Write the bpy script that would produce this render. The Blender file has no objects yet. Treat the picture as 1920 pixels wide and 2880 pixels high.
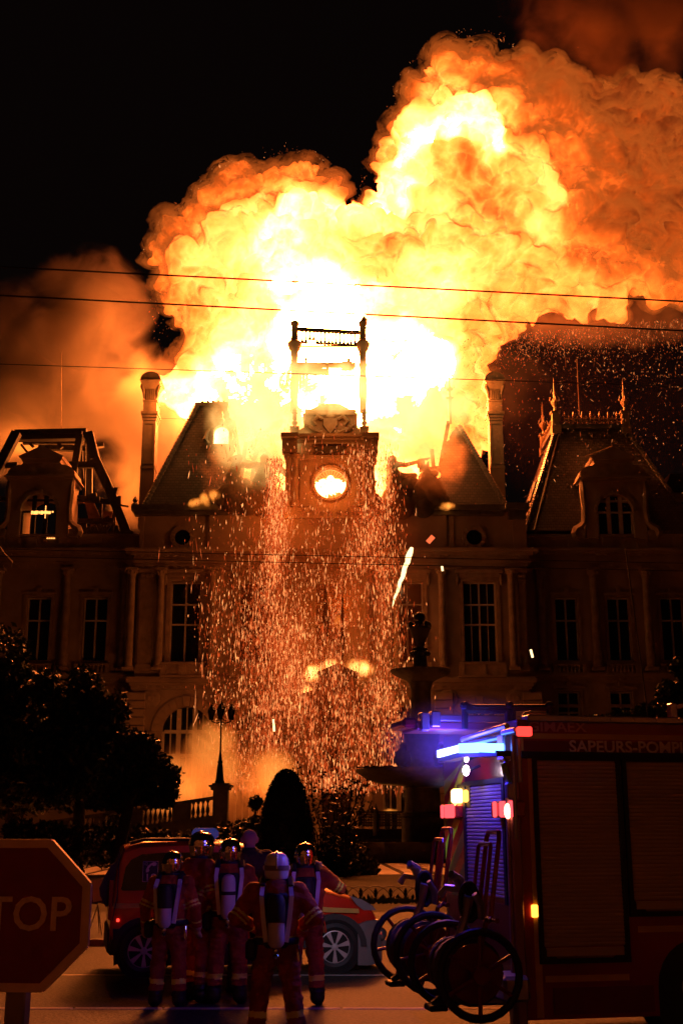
import bpy, bmesh, math, random
import numpy as np
from math import radians, sin, cos, tan, pi, atan, sqrt
from mathutils import Vector, Matrix, Euler

random.seed(7)
RNG = np.random.default_rng(11)
SC = bpy.context.scene
COL = SC.collection

# ------------------------------------------------------------------ camera, world, exposure
CAM_H = 2.0
FPX = 3348.0                      # focal length in pixels of a 1920 x 2880 frame
PITCH = atan(880.0 / FPX)
cd = bpy.data.cameras.new('camera')
cam = bpy.data.objects.new('camera', cd)
COL.objects.link(cam)
cam.location = (0, 0, CAM_H)
cam.rotation_euler = (pi / 2 + PITCH, 0, 0)
cd.sensor_fit = 'VERTICAL'
cd.sensor_height = 36.0
cd.sensor_width = 24.0
cd.lens = FPX / 2880.0 * 36.0
cd.clip_start = 0.1
cd.clip_end = 2000.0
SC.camera = cam

w = bpy.data.worlds.new('World')
SC.world = w
w.use_nodes = True
bg = w.node_tree.nodes['Background']
bg.inputs['Color'].default_value = (0.0020, 0.0010, 0.0009, 1)
bg.inputs['Strength'].default_value = 1.0

SC.view_settings.view_transform = 'Standard'
SC.view_settings.look = 'None'
SC.view_settings.exposure = 0.0
SC.view_settings.gamma = 1.0
SC.view_settings.use_curve_mapping = False

SC.render.engine = 'CYCLES'
cy = SC.cycles
cy.max_bounces = 4
cy.diffuse_bounces = 2
cy.glossy_bounces = 3
cy.transmission_bounces = 3
cy.volume_bounces = 0
cy.transparent_max_bounces = 12
cy.sample_clamp_indirect = 4.0
cy.sample_clamp_direct = 0.0
cy.use_denoising = True
cy.use_adaptive_sampling = True
cy.adaptive_threshold = 0.02
cy.caustics_reflective = False
cy.caustics_refractive = False
cy.volume_max_steps = 128

# ------------------------------------------------------------------ photo pixels <-> the place
CP, SP = cos(PITCH), sin(PITCH)


def ray(u, v):
    x = (u - 960.0) / FPX
    y = (1440.0 - v) / FPX
    return Vector((x, CP - y * SP, SP + y * CP))


def at(u, v, Y):
    """the point on the vertical plane Y that shows at photo pixel (u, v)"""
    d = ray(u, v)
    t = Y / d.y
    return Vector((d.x * t, Y, CAM_H + d.z * t))


def gnd(u, v, z=0.0):
    d = ray(u, v)
    t = (z - CAM_H) / d.z
    return Vector((d.x * t, d.y * t, z))


def rect(u0, u1, v0, v1, Y):
    """x0, x1, z0, z1 of an upright rectangle on plane Y"""
    vm = (v0 + v1) / 2
    return at(u0, vm, Y).x, at(u1, vm, Y).x, at(0, v1, Y).z, at(0, v0, Y).z


# ------------------------------------------------------------------ mesh helpers
class MB:
    """collects shapes, then links them as one mesh object"""

    def __init__(self):
        self.v = []
        self.f = []
        self.m = []

    def add(self, vs, fs, mi=0):
        o = len(self.v)
        self.v += [tuple(p) for p in vs]
        self.f += [tuple(i + o for i in f) for f in fs]
        self.m += [mi] * len(fs)
        return self

    def box(self, x0, x1, y0, y1, z0, z1, mi=0):
        vs = [(x0, y0, z0), (x1, y0, z0), (x1, y1, z0), (x0, y1, z0), (x0, y0, z1), (x1, y0, z1), (x1, y1, z1), (x0, y1, z1)]
        fs = [(0, 3, 2, 1), (4, 5, 6, 7), (0, 1, 5, 4), (1, 2, 6, 5), (2, 3, 7, 6), (3, 0, 4, 7)]
        return self.add(vs, fs, mi)

    def bbox(self, x0, x1, y0, y1, z0, z1, b=0.02, mi=0):
        """box with chamfered vertical and horizontal edges (24-vertex chamfer)"""
        b = min(b, (x1 - x0) * .45, (y1 - y0) * .45, (z1 - z0) * .45)
        bm = bmesh.new()
        bmesh.ops.create_cube(bm, size=1.0)
        for p in bm.verts:
            p.co = Vector(((x0 + x1) / 2 + p.co.x * (x1 - x0), (y0 + y1) / 2 + p.co.y * (y1 - y0), (z0 + z1) / 2 + p.co.z * (z1 - z0)))
        bmesh.ops.bevel(bm, geom=bm.edges[:], offset=b, segments=1, affect='EDGES')
        bm.verts.index_update()
        self.add([p.co for p in bm.verts], [[p.index for p in f.verts] for f in bm.faces], mi)
        bm.free()
        return self

    def beam(self, p0, p1, w, h, mi=0, up=(0, 0, 1)):
        p0, p1 = Vector(p0), Vector(p1)
        d = (p1 - p0).normalized()
        s = d.cross(Vector(up))
        if s.length < 1e-4:
            s = d.cross(Vector((1, 0, 0)))
        s.normalize()
        t = s.cross(d).normalized()
        vs = []
        for p in (p0, p1):
            for a, b in ((-1, -1), (1, -1), (1, 1), (-1, 1)):
                vs.append(p + s * (a * w / 2) + t * (b * h / 2))
        return self.add(vs, [(0, 1, 2, 3), (7, 6, 5, 4), (0, 4, 5, 1), (1, 5, 6, 2), (2, 6, 7, 3), (3, 7, 4, 0)], mi)

    def tube(self, pts, r, n=8, mi=0, cap=True):
        pts = [Vector(p) for p in pts]
        rs = r if isinstance(r, (list, tuple)) else [r] * len(pts)
        vs, fs = [], []
        ref = None
        for i, p in enumerate(pts):
            a = pts[max(i - 1, 0)]
            b = pts[min(i + 1, len(pts) - 1)]
            d = (b - a).normalized()
            if ref is None:
                ref = Vector((0, 0, 1)) if abs(d.z) < .9 else Vector((1, 0, 0))
            s = d.cross(ref)
            if s.length < 1e-5:
                s = d.cross(Vector((0, 1, 0)))
            s.normalize()
            ref = s.cross(d).normalized()
            for k in range(n):
                an = 2 * pi * k / n
                vs.append(p + (s * cos(an) + ref * sin(an)) * rs[i])
        for i in range(len(pts) - 1):
            for k in range(n):
                k2 = (k + 1) % n
                fs.append((i * n + k, i * n + k2, (i + 1) * n + k2, (i + 1) * n + k))
        if cap:
            fs.append(tuple(range(n - 1, -1, -1)))
            fs.append(tuple((len(pts) - 1) * n + k for k in range(n)))
        return self.add(vs, fs, mi)

    def lathe(self, prof, c, n=16, mi=0, axis='z', sx=1.0, sy=1.0, cap=True):
        """prof: [(r, h)] along the axis from point c"""
        c = Vector(c)
        vs, fs = [], []
        for r, h in prof:
            for k in range(n):
                a = 2 * pi * k / n
                x, y = r * cos(a) * sx, r * sin(a) * sy
                if axis == 'z':
                    p = Vector((x, y, h))
                elif axis == 'y':
                    p = Vector((x, h, y))
                else:
                    p = Vector((h, x, y))
                vs.append(c + p)
        for i in range(len(prof) - 1):
            for k in range(n):
                k2 = (k + 1) % n
                q = (i * n + k, i * n + k2, (i + 1) * n + k2, (i + 1) * n + k)
                fs.append(q if axis != 'y' else q[::-1])
        if cap:
            fs.append(tuple(range(n - 1, -1, -1)))
            fs.append(tuple((len(prof) - 1) * n + k for k in range(n)))
        return self.add(vs, fs, mi)

    def sphere(self, c, r, n=12, m=8, mi=0, s=(1, 1, 1)):
        prof = [(max(r * sin(pi * i / m), 1e-4), -r * cos(pi * i / m)) for i in range(m + 1)]
        vs, fs = [], []
        for q, h in prof:
            for k in range(n):
                a = 2 * pi * k / n
                vs.append((c[0] + q * cos(a) * s[0], c[1] + q * sin(a) * s[1], c[2] + h * s[2]))
        for i in range(m):
            for k in range(n):
                k2 = (k + 1) % n
                fs.append((i * n + k, i * n + k2, (i + 1) * n + k2, (i + 1) * n + k))
        return self.add(vs, fs, mi)

    def prism(self, poly, y0, y1, mi=0, axis='y'):
        """poly of (x, z) corners pushed from y0 to y1 (axis y), or (y, z) pushed along x (axis x)"""
        n = len(poly)
        if axis == 'y':
            vs = [(x, y0, z) for x, z in poly] + [(x, y1, z) for x, z in poly]
        elif axis == 'x':
            vs = [(y0, a, z) for a, z in poly] + [(y1, a, z) for a, z in poly]
        else:
            vs = [(a, b, y0) for a, b in poly] + [(a, b, y1) for a, b in poly]
        fs = [tuple(range(n)), tuple(range(2 * n - 1, n - 1, -1))]
        fs += [(i, i + n, (i + 1) % n + n, (i + 1) % n) for i in range(n)]
        return self.add(vs, fs, mi)

    def build(self, name, mat, parent=None, smooth=False, world=True, recenter=True):
        me = bpy.data.meshes.new(name)
        if not self.v:
            self.v = [(0, 0, 0)]
        a = np.array(self.v, dtype=float)
        c = (a.min(0) + a.max(0)) / 2 if recenter else np.zeros(3)
        me.from_pydata((a - c).tolist(), [], self.f)
        mats = mat if isinstance(mat, (list, tuple)) else [mat]
        for m in mats:
            me.materials.append(m)
        if len(mats) > 1:
            me.polygons.foreach_set('material_index', self.m)
        bm = bmesh.new()
        bm.from_mesh(me)
        bmesh.ops.recalc_face_normals(bm, faces=bm.faces)
        bm.to_mesh(me)
        bm.free()
        if smooth:
            me.shade_smooth()
            try:
                me.set_sharp_from_angle(angle=radians(40))
            except Exception:
                pass
        o = bpy.data.objects.new(name, me)
        COL.objects.link(o)
        loc = Vector(c)
        if parent is not None:
            o.parent = parent
            if world:
                p = parent
                off = Vector((0, 0, 0))
                while p is not None:
                    off += p.location
                    p = p.parent
                loc = loc - off
        o.location = loc
        return o


def empty(name, loc, rz=0.0):
    o = bpy.data.objects.new(name, None)
    COL.objects.link(o)
    o.location = loc
    o.rotation_euler = (0, 0, rz)
    o.empty_display_size = .2
    return o


def tag(o, label=None, cat=None, group=None, kind=None):
    if label:
        o['label'] = label
    if cat:
        o['category'] = cat
    if group:
        o['group'] = group
    if kind:
        o['kind'] = kind
    return o


def thing(name, loc, label, cat, group=None, rz=0.0):
    return tag(empty(name, loc, rz), label, cat, group)


def put(o, parent, loc, name=None, rot=None, scale=None):
    """a copy of a finished part that shares its mesh, at loc (parent space)"""
    c = o.copy()
    COL.objects.link(c)
    c.parent = parent
    c.location = loc
    if rot is not None:
        c.rotation_euler = rot
    if scale is not None:
        c.scale = scale
    return c


def kids(o):
    return [c for c in COL.objects if c.parent == o]


def copy_tree(o, parent=None):
    c = o.copy()
    COL.objects.link(c)
    c.parent = parent
    for ch in kids(o):
        copy_tree(ch, c)
    return c


# ------------------------------------------------------------------ materials
def nodes(m):
    m.use_nodes = True
    return m.node_tree.nodes, m.node_tree.links


def mat(name, col, rough=.7, metal=0.0, var=.25, scale=6.0, bump=.0, bscale=30.0, emit=None, es=0.0, coat=0.0, trans=0.0, spec=None):
    m = bpy.data.materials.new(name)
    N, L = nodes(m)
    b = N['Principled BSDF']
    b.inputs['Roughness'].default_value = rough
    b.inputs['Metallic'].default_value = metal
    b.inputs['Coat Weight'].default_value = coat
    if trans:
        b.inputs['Transmission Weight'].default_value = trans
    if spec is not None:
        b.inputs['Specular IOR Level'].default_value = spec
    if emit:
        b.inputs['Emission Color'].default_value = (*emit, 1)
        b.inputs['Emission Strength'].default_value = es
    tc = N.new('ShaderNodeTexCoord')
    if var > 0:
        n = N.new('ShaderNodeTexNoise')
        n.inputs['Scale'].default_value = scale
        n.inputs['Detail'].default_value = 5
        L.new(tc.outputs['Object'], n.inputs['Vector'])
        r = N.new('ShaderNodeValToRGB')
        r.color_ramp.elements[0].position = .3
        r.color_ramp.elements[1].position = .72
        r.color_ramp.elements[0].color = (*[c * (1 - var) for c in col], 1)
        r.color_ramp.elements[1].color = (*[min(1, c * (1 + var)) for c in col], 1)
        L.new(n.outputs['Fac'], r.inputs['Fac'])
        L.new(r.outputs['Color'], b.inputs['Base Color'])
    else:
        b.inputs['Base Color'].default_value = (*col, 1)
    if bump > 0:
        n2 = N.new('ShaderNodeTexNoise')
        n2.inputs['Scale'].default_value = bscale
        n2.inputs['Detail'].default_value = 4
        L.new(tc.outputs['Object'], n2.inputs['Vector'])
        bp = N.new('ShaderNodeBump')
        bp.inputs['Strength'].default_value = bump
        bp.inputs['Distance'].default_value = .05
        L.new(n2.outputs['Fac'], bp.inputs['Height'])
        L.new(bp.outputs['Normal'], b.inputs['Normal'])
    return m


def ramp(node, stops):
    """fill a colour ramp with (position, colour) stops"""
    cr = node.color_ramp
    while len(cr.elements) > 1:
        cr.elements.remove(cr.elements[-1])
    cr.elements[0].position = stops[0][0]
    cr.elements[0].color = (*stops[0][1], 1)
    for p, c in stops[1:]:
        e = cr.elements.new(p)
        e.color = (*c, 1)


def emat(name, col, strength, sample=True):
    m = bpy.data.materials.new(name)
    N, L = nodes(m)
    N.remove(N['Principled BSDF'])
    e = N.new('ShaderNodeEmission')
    e.inputs['Color'].default_value = (*col, 1)
    e.inputs['Strength'].default_value = strength
    L.new(e.outputs[0], N['Material Output'].inputs['Surface'])
    m.cycles.emission_sampling = 'AUTO' if sample else 'NONE'
    return m


def lamp(name, kind, loc, col, power, size=.1, parent=None, rot=None):
    d = bpy.data.lights.new(name, kind)
    d.color = col
    d.energy = power
    if kind == 'POINT' or kind == 'SPOT':
        d.shadow_soft_size = size
    if kind == 'AREA':
        d.size = size
    o = bpy.data.objects.new(name, d)
    COL.objects.link(o)
    o.location = loc
    if rot:
        o.rotation_euler = rot
    return o
# ------------------------------------------------------------------ materials of the place
M_STONE = mat('limestone', (.27, .20, .15), .85, var=.22, scale=.7, bump=.35, bscale=3.0)
M_STONE2 = mat('carved_limestone', (.25, .185, .135), .85, var=.28, scale=1.6, bump=.5, bscale=5.0)
M_CHAR = mat('charred_timber', (.018, .013, .011), .75, var=.5, scale=5, bump=.8, bscale=9)
M_ZINC = mat('zinc', (.16, .15, .14), .45, metal=.6, var=.3, scale=2)
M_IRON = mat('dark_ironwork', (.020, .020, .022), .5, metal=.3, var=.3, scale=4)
M_LIT_IRON = mat('lit_ironwork', (.26, .18, .10), .5, metal=.3, var=.3, scale=4)  # lighter iron tone: the fire's light is put into its colour
M_WFRAME = mat('window_paint', (.45, .40, .34), .6, var=.15, scale=4)
M_GLASS = mat('dark_glass', (.010, .010, .012), .08, var=0, spec=.6)
M_DARK = mat('dark_interior', (.012, .010, .010), .9, var=0)
M_BRONZE = mat('weathered_bronze', (.045, .042, .038), .6, metal=.35, var=.35, scale=3, bump=.3, bscale=8)
M_GRANITE = mat('fountain_granite', (.09, .085, .085), .75, var=.3, scale=3, bump=.3, bscale=14)
M_BARK = mat('bark', (.05, .038, .028), .9, var=.4, scale=8, bump=.6, bscale=14)


def leaf_mat(name, col, rough=.42):
    m = bpy.data.materials.new(name)
    N, L = nodes(m)
    b = N['Principled BSDF']
    b.inputs['Roughness'].default_value = rough
    g = N.new('ShaderNodeNewGeometry')
    r = N.new('ShaderNodeValToRGB')
    ramp(r, [(0, [c * .5 for c in col]), (.6, col), (1, [col[0] * 1.9, col[1] * 1.6, col[2] * 1.2])])
    L.new(g.outputs['Random Per Island'], r.inputs['Fac'])
    L.new(r.outputs['Color'], b.inputs['Base Color'])
    return m


M_LEAF = leaf_mat('leaves', (.045, .075, .018))
M_LEAF2 = leaf_mat('clipped_leaves', (.030, .055, .016))
M_LEAF3 = leaf_mat('rose_leaves', (.045, .06, .02))


def slate_mat():
    m = mat('slate', (.055, .048, .045), .62, var=0)
    N, L = nodes(m)
    b = N['Principled BSDF']
    tc = N.new('ShaderNodeTexCoord')
    mp = N.new('ShaderNodeMapping')
    mp.inputs['Rotation'].default_value = (pi / 2, 0, 0)
    L.new(tc.outputs['Object'], mp.inputs['Vector'])
    br = N.new('ShaderNodeTexBrick')
    br.inputs['Scale'].default_value = 1.0
    br.inputs['Brick Width'].default_value = .34
    br.inputs['Row Height'].default_value = .24
    br.inputs['Mortar Size'].default_value = .022
    br.inputs['Mortar Smooth'].default_value = .4
    br.inputs['Color1'].default_value = (.070, .060, .055, 1)
    br.inputs['Color2'].default_value = (.040, .035, .033, 1)
    br.inputs['Mortar'].default_value = (.010, .009, .008, 1)
    L.new(mp.outputs[0], br.inputs['Vector'])
    L.new(br.outputs['Color'], b.inputs['Base Color'])
    bp = N.new('ShaderNodeBump')
    bp.inputs['Strength'].default_value = .9
    bp.inputs['Distance'].default_value = .05
    inv = N.new('ShaderNodeMath')
    inv.operation = 'SUBTRACT'
    inv.inputs[0].default_value = 1
    L.new(br.outputs['Fac'], inv.inputs[1])
    L.new(inv.outputs[0], bp.inputs['Height'])
    L.new(bp.outputs['Normal'], b.inputs['Normal'])
    return m


M_SLATE = slate_mat()


def ground_mat(name, c1, c2, scale, bump=.4, rough=.85):
    m = bpy.data.materials.new(name)
    N, L = nodes(m)
    b = N['Principled BSDF']
    b.inputs['Roughness'].default_value = rough
    b.inputs['Specular IOR Level'].default_value = .12
    tc = N.new('ShaderNodeTexCoord')
    n1 = N.new('ShaderNodeTexNoise')
    n1.inputs['Scale'].default_value = scale
    n1.inputs['Detail'].default_value = 8
    n2 = N.new('ShaderNodeTexNoise')
    n2.inputs['Scale'].default_value = .35
    n2.inputs['Detail'].default_value = 4
    L.new(tc.outputs['Object'], n1.inputs['Vector'])
    L.new(tc.outputs['Object'], n2.inputs['Vector'])
    ad = N.new('ShaderNodeMath')
    ad.operation = 'MULTIPLY_ADD'
    L.new(n1.outputs['Fac'], ad.inputs[0])
    ad.inputs[1].default_value = .6
    mu = N.new('ShaderNodeMath')
    mu.operation = 'MULTIPLY'
    mu.inputs[1].default_value = .4
    L.new(n2.outputs['Fac'], mu.inputs[0])
    L.new(mu.outputs[0], ad.inputs[2])
    r = N.new('ShaderNodeValToRGB')
    ramp(r, [(.36, c1), (.64, c2)])
    L.new(ad.outputs[0], r.inputs['Fac'])
    L.new(r.outputs['Color'], b.inputs['Base Color'])
    bp = N.new('ShaderNodeBump')
    bp.inputs['Strength'].default_value = bump
    bp.inputs['Distance'].default_value = .02
    L.new(n1.outputs['Fac'], bp.inputs['Height'])
    L.new(bp.outputs['Normal'], b.inputs['Normal'])
    return m


M_ASPHALT = ground_mat('asphalt', (.020, .018, .016), (.075, .066, .058), 22, .9, .7)
M_LAWN = ground_mat('lawn', (.022, .022, .008), (.062, .052, .018), 14, .9)
M_GRAVEL = ground_mat('gravel', (.05, .042, .032), (.11, .09, .07), 30, .7)
M_KERB = mat('kerb_granite', (.30, .27, .24), .8, var=.2, scale=4, bump=.3)
M_SLAB = mat('pale_paving_slab', (.80, .72, .60), .8, var=.15, scale=1.5, bump=.25)
M_ROADPAINT = mat('road_paint', (.42, .40, .36), .7, var=.3, scale=9)
# ------------------------------------------------------------------ the ground
def sheet(name, x0, x1, y0, y1, z, m, nx=1, ny=1):
    b = MB()
    for i in range(nx):
        for j in range(ny):
            xa, xb = x0 + (x1 - x0) * i / nx, x0 + (x1 - x0) * (i + 1) / nx
            ya, yb = y0 + (y1 - y0) * j / ny, y0 + (y1 - y0) * (j + 1) / ny
            b.add([(xa, ya, z), (xb, ya, z), (xb, yb, z), (xa, yb, z)], [(0, 1, 2, 3)])
    return tag(b.build(name, m), kind='structure')


sheet('ground', -400, 400, -60, 700, -.16, M_GRAVEL)
Y_KERB_A = gnd(960, 2837).y        # kerb line nearest the camera
Y_KERB_B = gnd(960, 2660).y        # far kerb of the street, behind the car
sheet('road', -60, 60, Y_KERB_A, Y_KERB_B, -.004, M_ASPHALT)
sheet('pavement', -60, 60, -20, Y_KERB_A - .14, .012, M_ASPHALT)
Y_LAWN0 = gnd(960, 2575).y
Y_LAWN1 = gnd(960, 2467).y
Y_PATH1 = gnd(960, 2428).y
sheet('footpath', -60, 60, Y_KERB_B + .18, Y_LAWN0, .08, M_ASPHALT)
sheet('lawn', -60, 60, Y_LAWN0, Y_LAWN1, .085, M_LAWN)
sheet('garden_ground', -80, 80, Y_LAWN1, 87, .078, M_GRAVEL)


def kerb(name, y, x0, x1, wdt, z0, z1, n):
    root = empty(name, (0, y, 0))
    tag(root, kind='structure')
    proto = None
    step = (x1 - x0) / n
    for i in range(n):
        xa = x0 + i * step
        if proto is None:
            proto = MB().bbox(xa + .006, xa + step - .006, y, y + wdt, z0, z1, .015).build('kerbstone', M_KERB, root)
        else:
            c = put(proto, root, proto.location + Vector((i * step, 0, 0)))
    return root


kerb('near_kerb', Y_KERB_A - .14, -7, 9, .14, -.1, .018, 16)
kerb('far_kerb', Y_KERB_B, -9, 9, .18, -.1, .10, 18)
# thin road lines
rl = MB()
ya = gnd(960, 2742).y
rl.box(-9, 9, ya - .05, ya + .05, -.003, .001)
tag(rl.build('road_line', M_ROADPAINT), kind='structure')

# slabs of the garden path, laid on the skew
slabs = empty('slab_path', (0, Y_LAWN1, 0))
tag(slabs, kind='structure')
proto = None
ym = (Y_LAWN1 + Y_PATH1) / 2
rows = [(Y_LAWN1 + .1, ym - .15), (ym + .1, Y_PATH1 - .1)]
skew = (gnd(1070, 2432).x - gnd(1145, 2467).x) / (Y_PATH1 - Y_LAWN1)
stepx = gnd(1240, 2466).x - gnd(1150, 2466).x
x_first = gnd(1062, 2466).x
for i in range(-16, 12):
    for j, (y0, y1) in enumerate(rows):
        xa = x_first + i * stepx
        b = MB()
        sx0 = skew * (y0 - Y_LAWN1)
        sx1 = skew * (y1 - Y_LAWN1)
        wd = stepx * .74
        poly = [(xa + sx0, y0), (xa + wd + sx0, y0), (xa + wd + sx1, y1), (xa + sx1, y1)]
        b.prism(poly, .05, .10 + random.uniform(-.006, .006), axis='z')
        b.build('slab', M_SLAB, slabs)

# unseen house fronts, added behind the camera to throw the fire's light back
M_RENDER = mat('bounce_house_render', (.11, .09, .08), .85, var=.12, scale=.5)
b = MB()
for i in range(7):
    xa = -42 + i * 12
    zt_ = 11 + (i * 37 % 5)
    b.box(xa + .05, xa + 11.95, -16, -9, -.1, zt_)
    for j in range(3):
        for k in range(3):
            b.box(xa + 1.6 + j * 3.4, xa + 3.0 + j * 3.4, -8.99, -8.94, 1.2 + k * 3.3, 3.2 + k * 3.3, 1)
tag(b.build('bounce_house_fronts', [M_RENDER, M_DARK]), kind='structure')
# ------------------------------------------------------------------ the town hall
YW, YC, YT = 92.0, 90.0, 88.4            # fronts of the wings, the middle block, the clock tower
hall = thing('town_hall', (at(930, 2300, YC).x, YC, 0), 'grand stone town hall on fire, with a clock tower between steep slate roofs', 'town hall')


def P(name, b, m, parent=None, smooth=False):
    return b.build(name, m, parent or hall, smooth)


def wall_holes(b, x0, x1, z0, z1, yf, th, holes):
    """a wall front with rectangular openings; th is how deep their sides go"""
    xs = sorted({x0, x1, *[min(max(h[0], x0), x1) for h in holes], *[min(max(h[1], x0), x1) for h in holes]})
    zs = sorted({z0, z1, *[min(max(h[2], z0), z1) for h in holes], *[min(max(h[3], z0), z1) for h in holes]})

    def inside(x, z):
        return any(h[0] < x < h[1] and h[2] < z < h[3] for h in holes)
    for i in range(len(xs) - 1):
        for j in range(len(zs) - 1):
            if not inside((xs[i] + xs[i + 1]) / 2, (zs[j] + zs[j + 1]) / 2):
                b.add([(xs[i], yf, zs[j]), (xs[i + 1], yf, zs[j]), (xs[i + 1], yf, zs[j + 1]), (xs[i], yf, zs[j + 1])], [(0, 1, 2, 3)])
    for h in holes:
        a, c, d, e = h
        b.add([(a, yf, d), (c, yf, d), (c, yf + th, d), (a, yf + th, d)], [(0, 1, 2, 3)])
        b.add([(a, yf, e), (c, yf, e), (c, yf + th, e), (a, yf + th, e)], [(3, 2, 1, 0)])
        b.add([(a, yf, d), (a, yf, e), (a, yf + th, e), (a, yf + th, d)], [(0, 1, 2, 3)])
        b.add([(c, yf, d), (c, yf, e), (c, yf + th, e), (c, yf + th, d)], [(3, 2, 1, 0)])


def window(x0, x1, z0, z1, yf, mull, trans, parent=None, lit=None, fw=.10, deep=.45, glass=True):
    """framed window set back in its opening: mull = thick upright positions 0..1, trans = crossbar heights 0..1; panes are sub-parts"""
    y = yf + deep
    b = MB()
    b.box(x0, x0 + fw, y - .05, y + .06, z0, z1).box(x1 - fw, x1, y - .05, y + .06, z0, z1)
    b.box(x0 + fw, x1 - fw, y - .05, y + .06, z0, z0 + fw).box(x0 + fw, x1 - fw, y - .05, y + .06, z1 - fw, z1)
    W, Hh = x1 - x0, z1 - z0
    for m_ in mull:
        b.box(x0 + W * m_ - fw * .6, x0 + W * m_ + fw * .6, y - .09, y + .05, z0 + fw, z1 - fw)
    for t_ in trans:
        b.box(x0 + fw, x1 - fw, y - .075, y + .055, z0 + Hh * t_ - fw * .6, z0 + Hh * t_ + fw * .6)
    o = P('window', b, M_WFRAME, parent)
    if glass:
        us = [0, *mull, 1]
        ts = [0, *trans, 1]
        for i in range(len(us) - 1):
            for j in range(len(ts) - 1):
                xa, xb = x0 + W * us[i] + fw * .8, x0 + W * us[i + 1] - fw * .8
                za, zb = z0 + Hh * ts[j] + fw * .8, z0 + Hh * ts[j + 1] - fw * .8
                g = MB()
                g.box(xa, xb, y + .0, y + .02, za, zb)
                if xb - xa > 1.1:
                    xm = (xa + xb) / 2
                    g.box(xm - .03, xm + .03, y - .03, y, za, zb, 1)
                g.build('pane', [M_GLASS, M_WFRAME], o)
    return o


def cornice(x0, x1, y, z0, z1, out, name='cornice', m=None, parent=None):
    """stepped moulding that grows outwards towards its top"""
    h = z1 - z0
    b = MB()
    for k, (a, c, o_) in enumerate(((0, .3, .35), (.3, .55, .6), (.55, .86, 1.0), (.86, 1.0, .9))):
        b.box(x0 - out * o_, x1 + out * o_, y - out * o_, y + .5, z0 + h * a, z0 + h * c)
    # dentils below the crown
    n = int((x1 - x0) / .62)
    for i in range(n):
        xa = x0 + (i + .2) * (x1 - x0) / n
        b.box(xa, xa + .28, y - out * .58, y - out * .3, z0 + h * .12, z0 + h * .3 - .002)
    return P(name, b, m or M_STONE, parent)


def column(x, y, z0, z1, r, name='column', parent=None):
    b = MB()
    b.box(x - r * 1.35, x + r * 1.35, y - r * 1.35, y + r * 1.2, z0, z0 + r * .7)
    b.lathe([(r * 1.25, z0 + r * .7), (r * 1.3, z0 + r * 1.0), (r * 1.05, z0 + r * 1.25), (r, z0 + r * 1.5), (r * .99, z0 + (z1 - z0) * .4), (r * .86, z1 - r * 2.4), (r * .95, z1 - r * 2.3), (r * .9, z1 - r * 2.0), (r * 1.0, z1 - r * 1.5), (r * 1.35, z1 - r * .5)], (x, y, 0), 16)
    for a in range(8):
        an = a * pi / 4
        b.sphere((x + cos(an) * r * 1.08, y + sin(an) * r * 1.08, z1 - r * .95), r * .34, 6, 4, s=(1, 1, 1.7))
    b.box(x - r * 1.5, x + r * 1.5, y - r * 1.5, y + r * 1.2, z1 - r * .5 + .002, z1)
    return P(name, b, M_STONE2, parent, smooth=True)


def pilaster(x0, x1, y, z0, z1, out=.22, name='pilaster', parent=None):
    b = MB()
    w_ = x1 - x0
    b.box(x0, x1, y - out, y + .02, z0 + .5, z1 - .9)
    b.box(x0 - .1, x1 + .1, y - out - .1, y + .02, z0, z0 + .5)
    b.box(x0 - .06, x1 + .06, y - out - .06, y + .02, z1 - .9, z1 - .75)
    b.box(x0 - .03, x1 + .03, y - out - .03, y + .02, z1 - .75, z1 - .3)
    b.box(x0 - .14, x1 + .14, y - out - .14, y + .02, z1 - .3, z1)
    for i in range(3):
        b.sphere((x0 + w_ * (i + .5) / 3, y - out - .08, z1 - .52), .16, 6, 4, s=(1, 1, 1.3))
    return P(name, b, M_STONE2, parent)


def Z(v, Y):
    return at(0, v, Y).z


def baluster_prof(h, r):
    return [(r * .9, 0), (r * .9, h * .08), (r * .5, h * .14), (r * .55, h * .2), (r * 1.0, h * .34), (r * .85, h * .48), (r * .42, h * .72), (r * .4, h * .82), (r * .75, h * .88), (r * .85, h * .92), (r * .85, h)]


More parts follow.
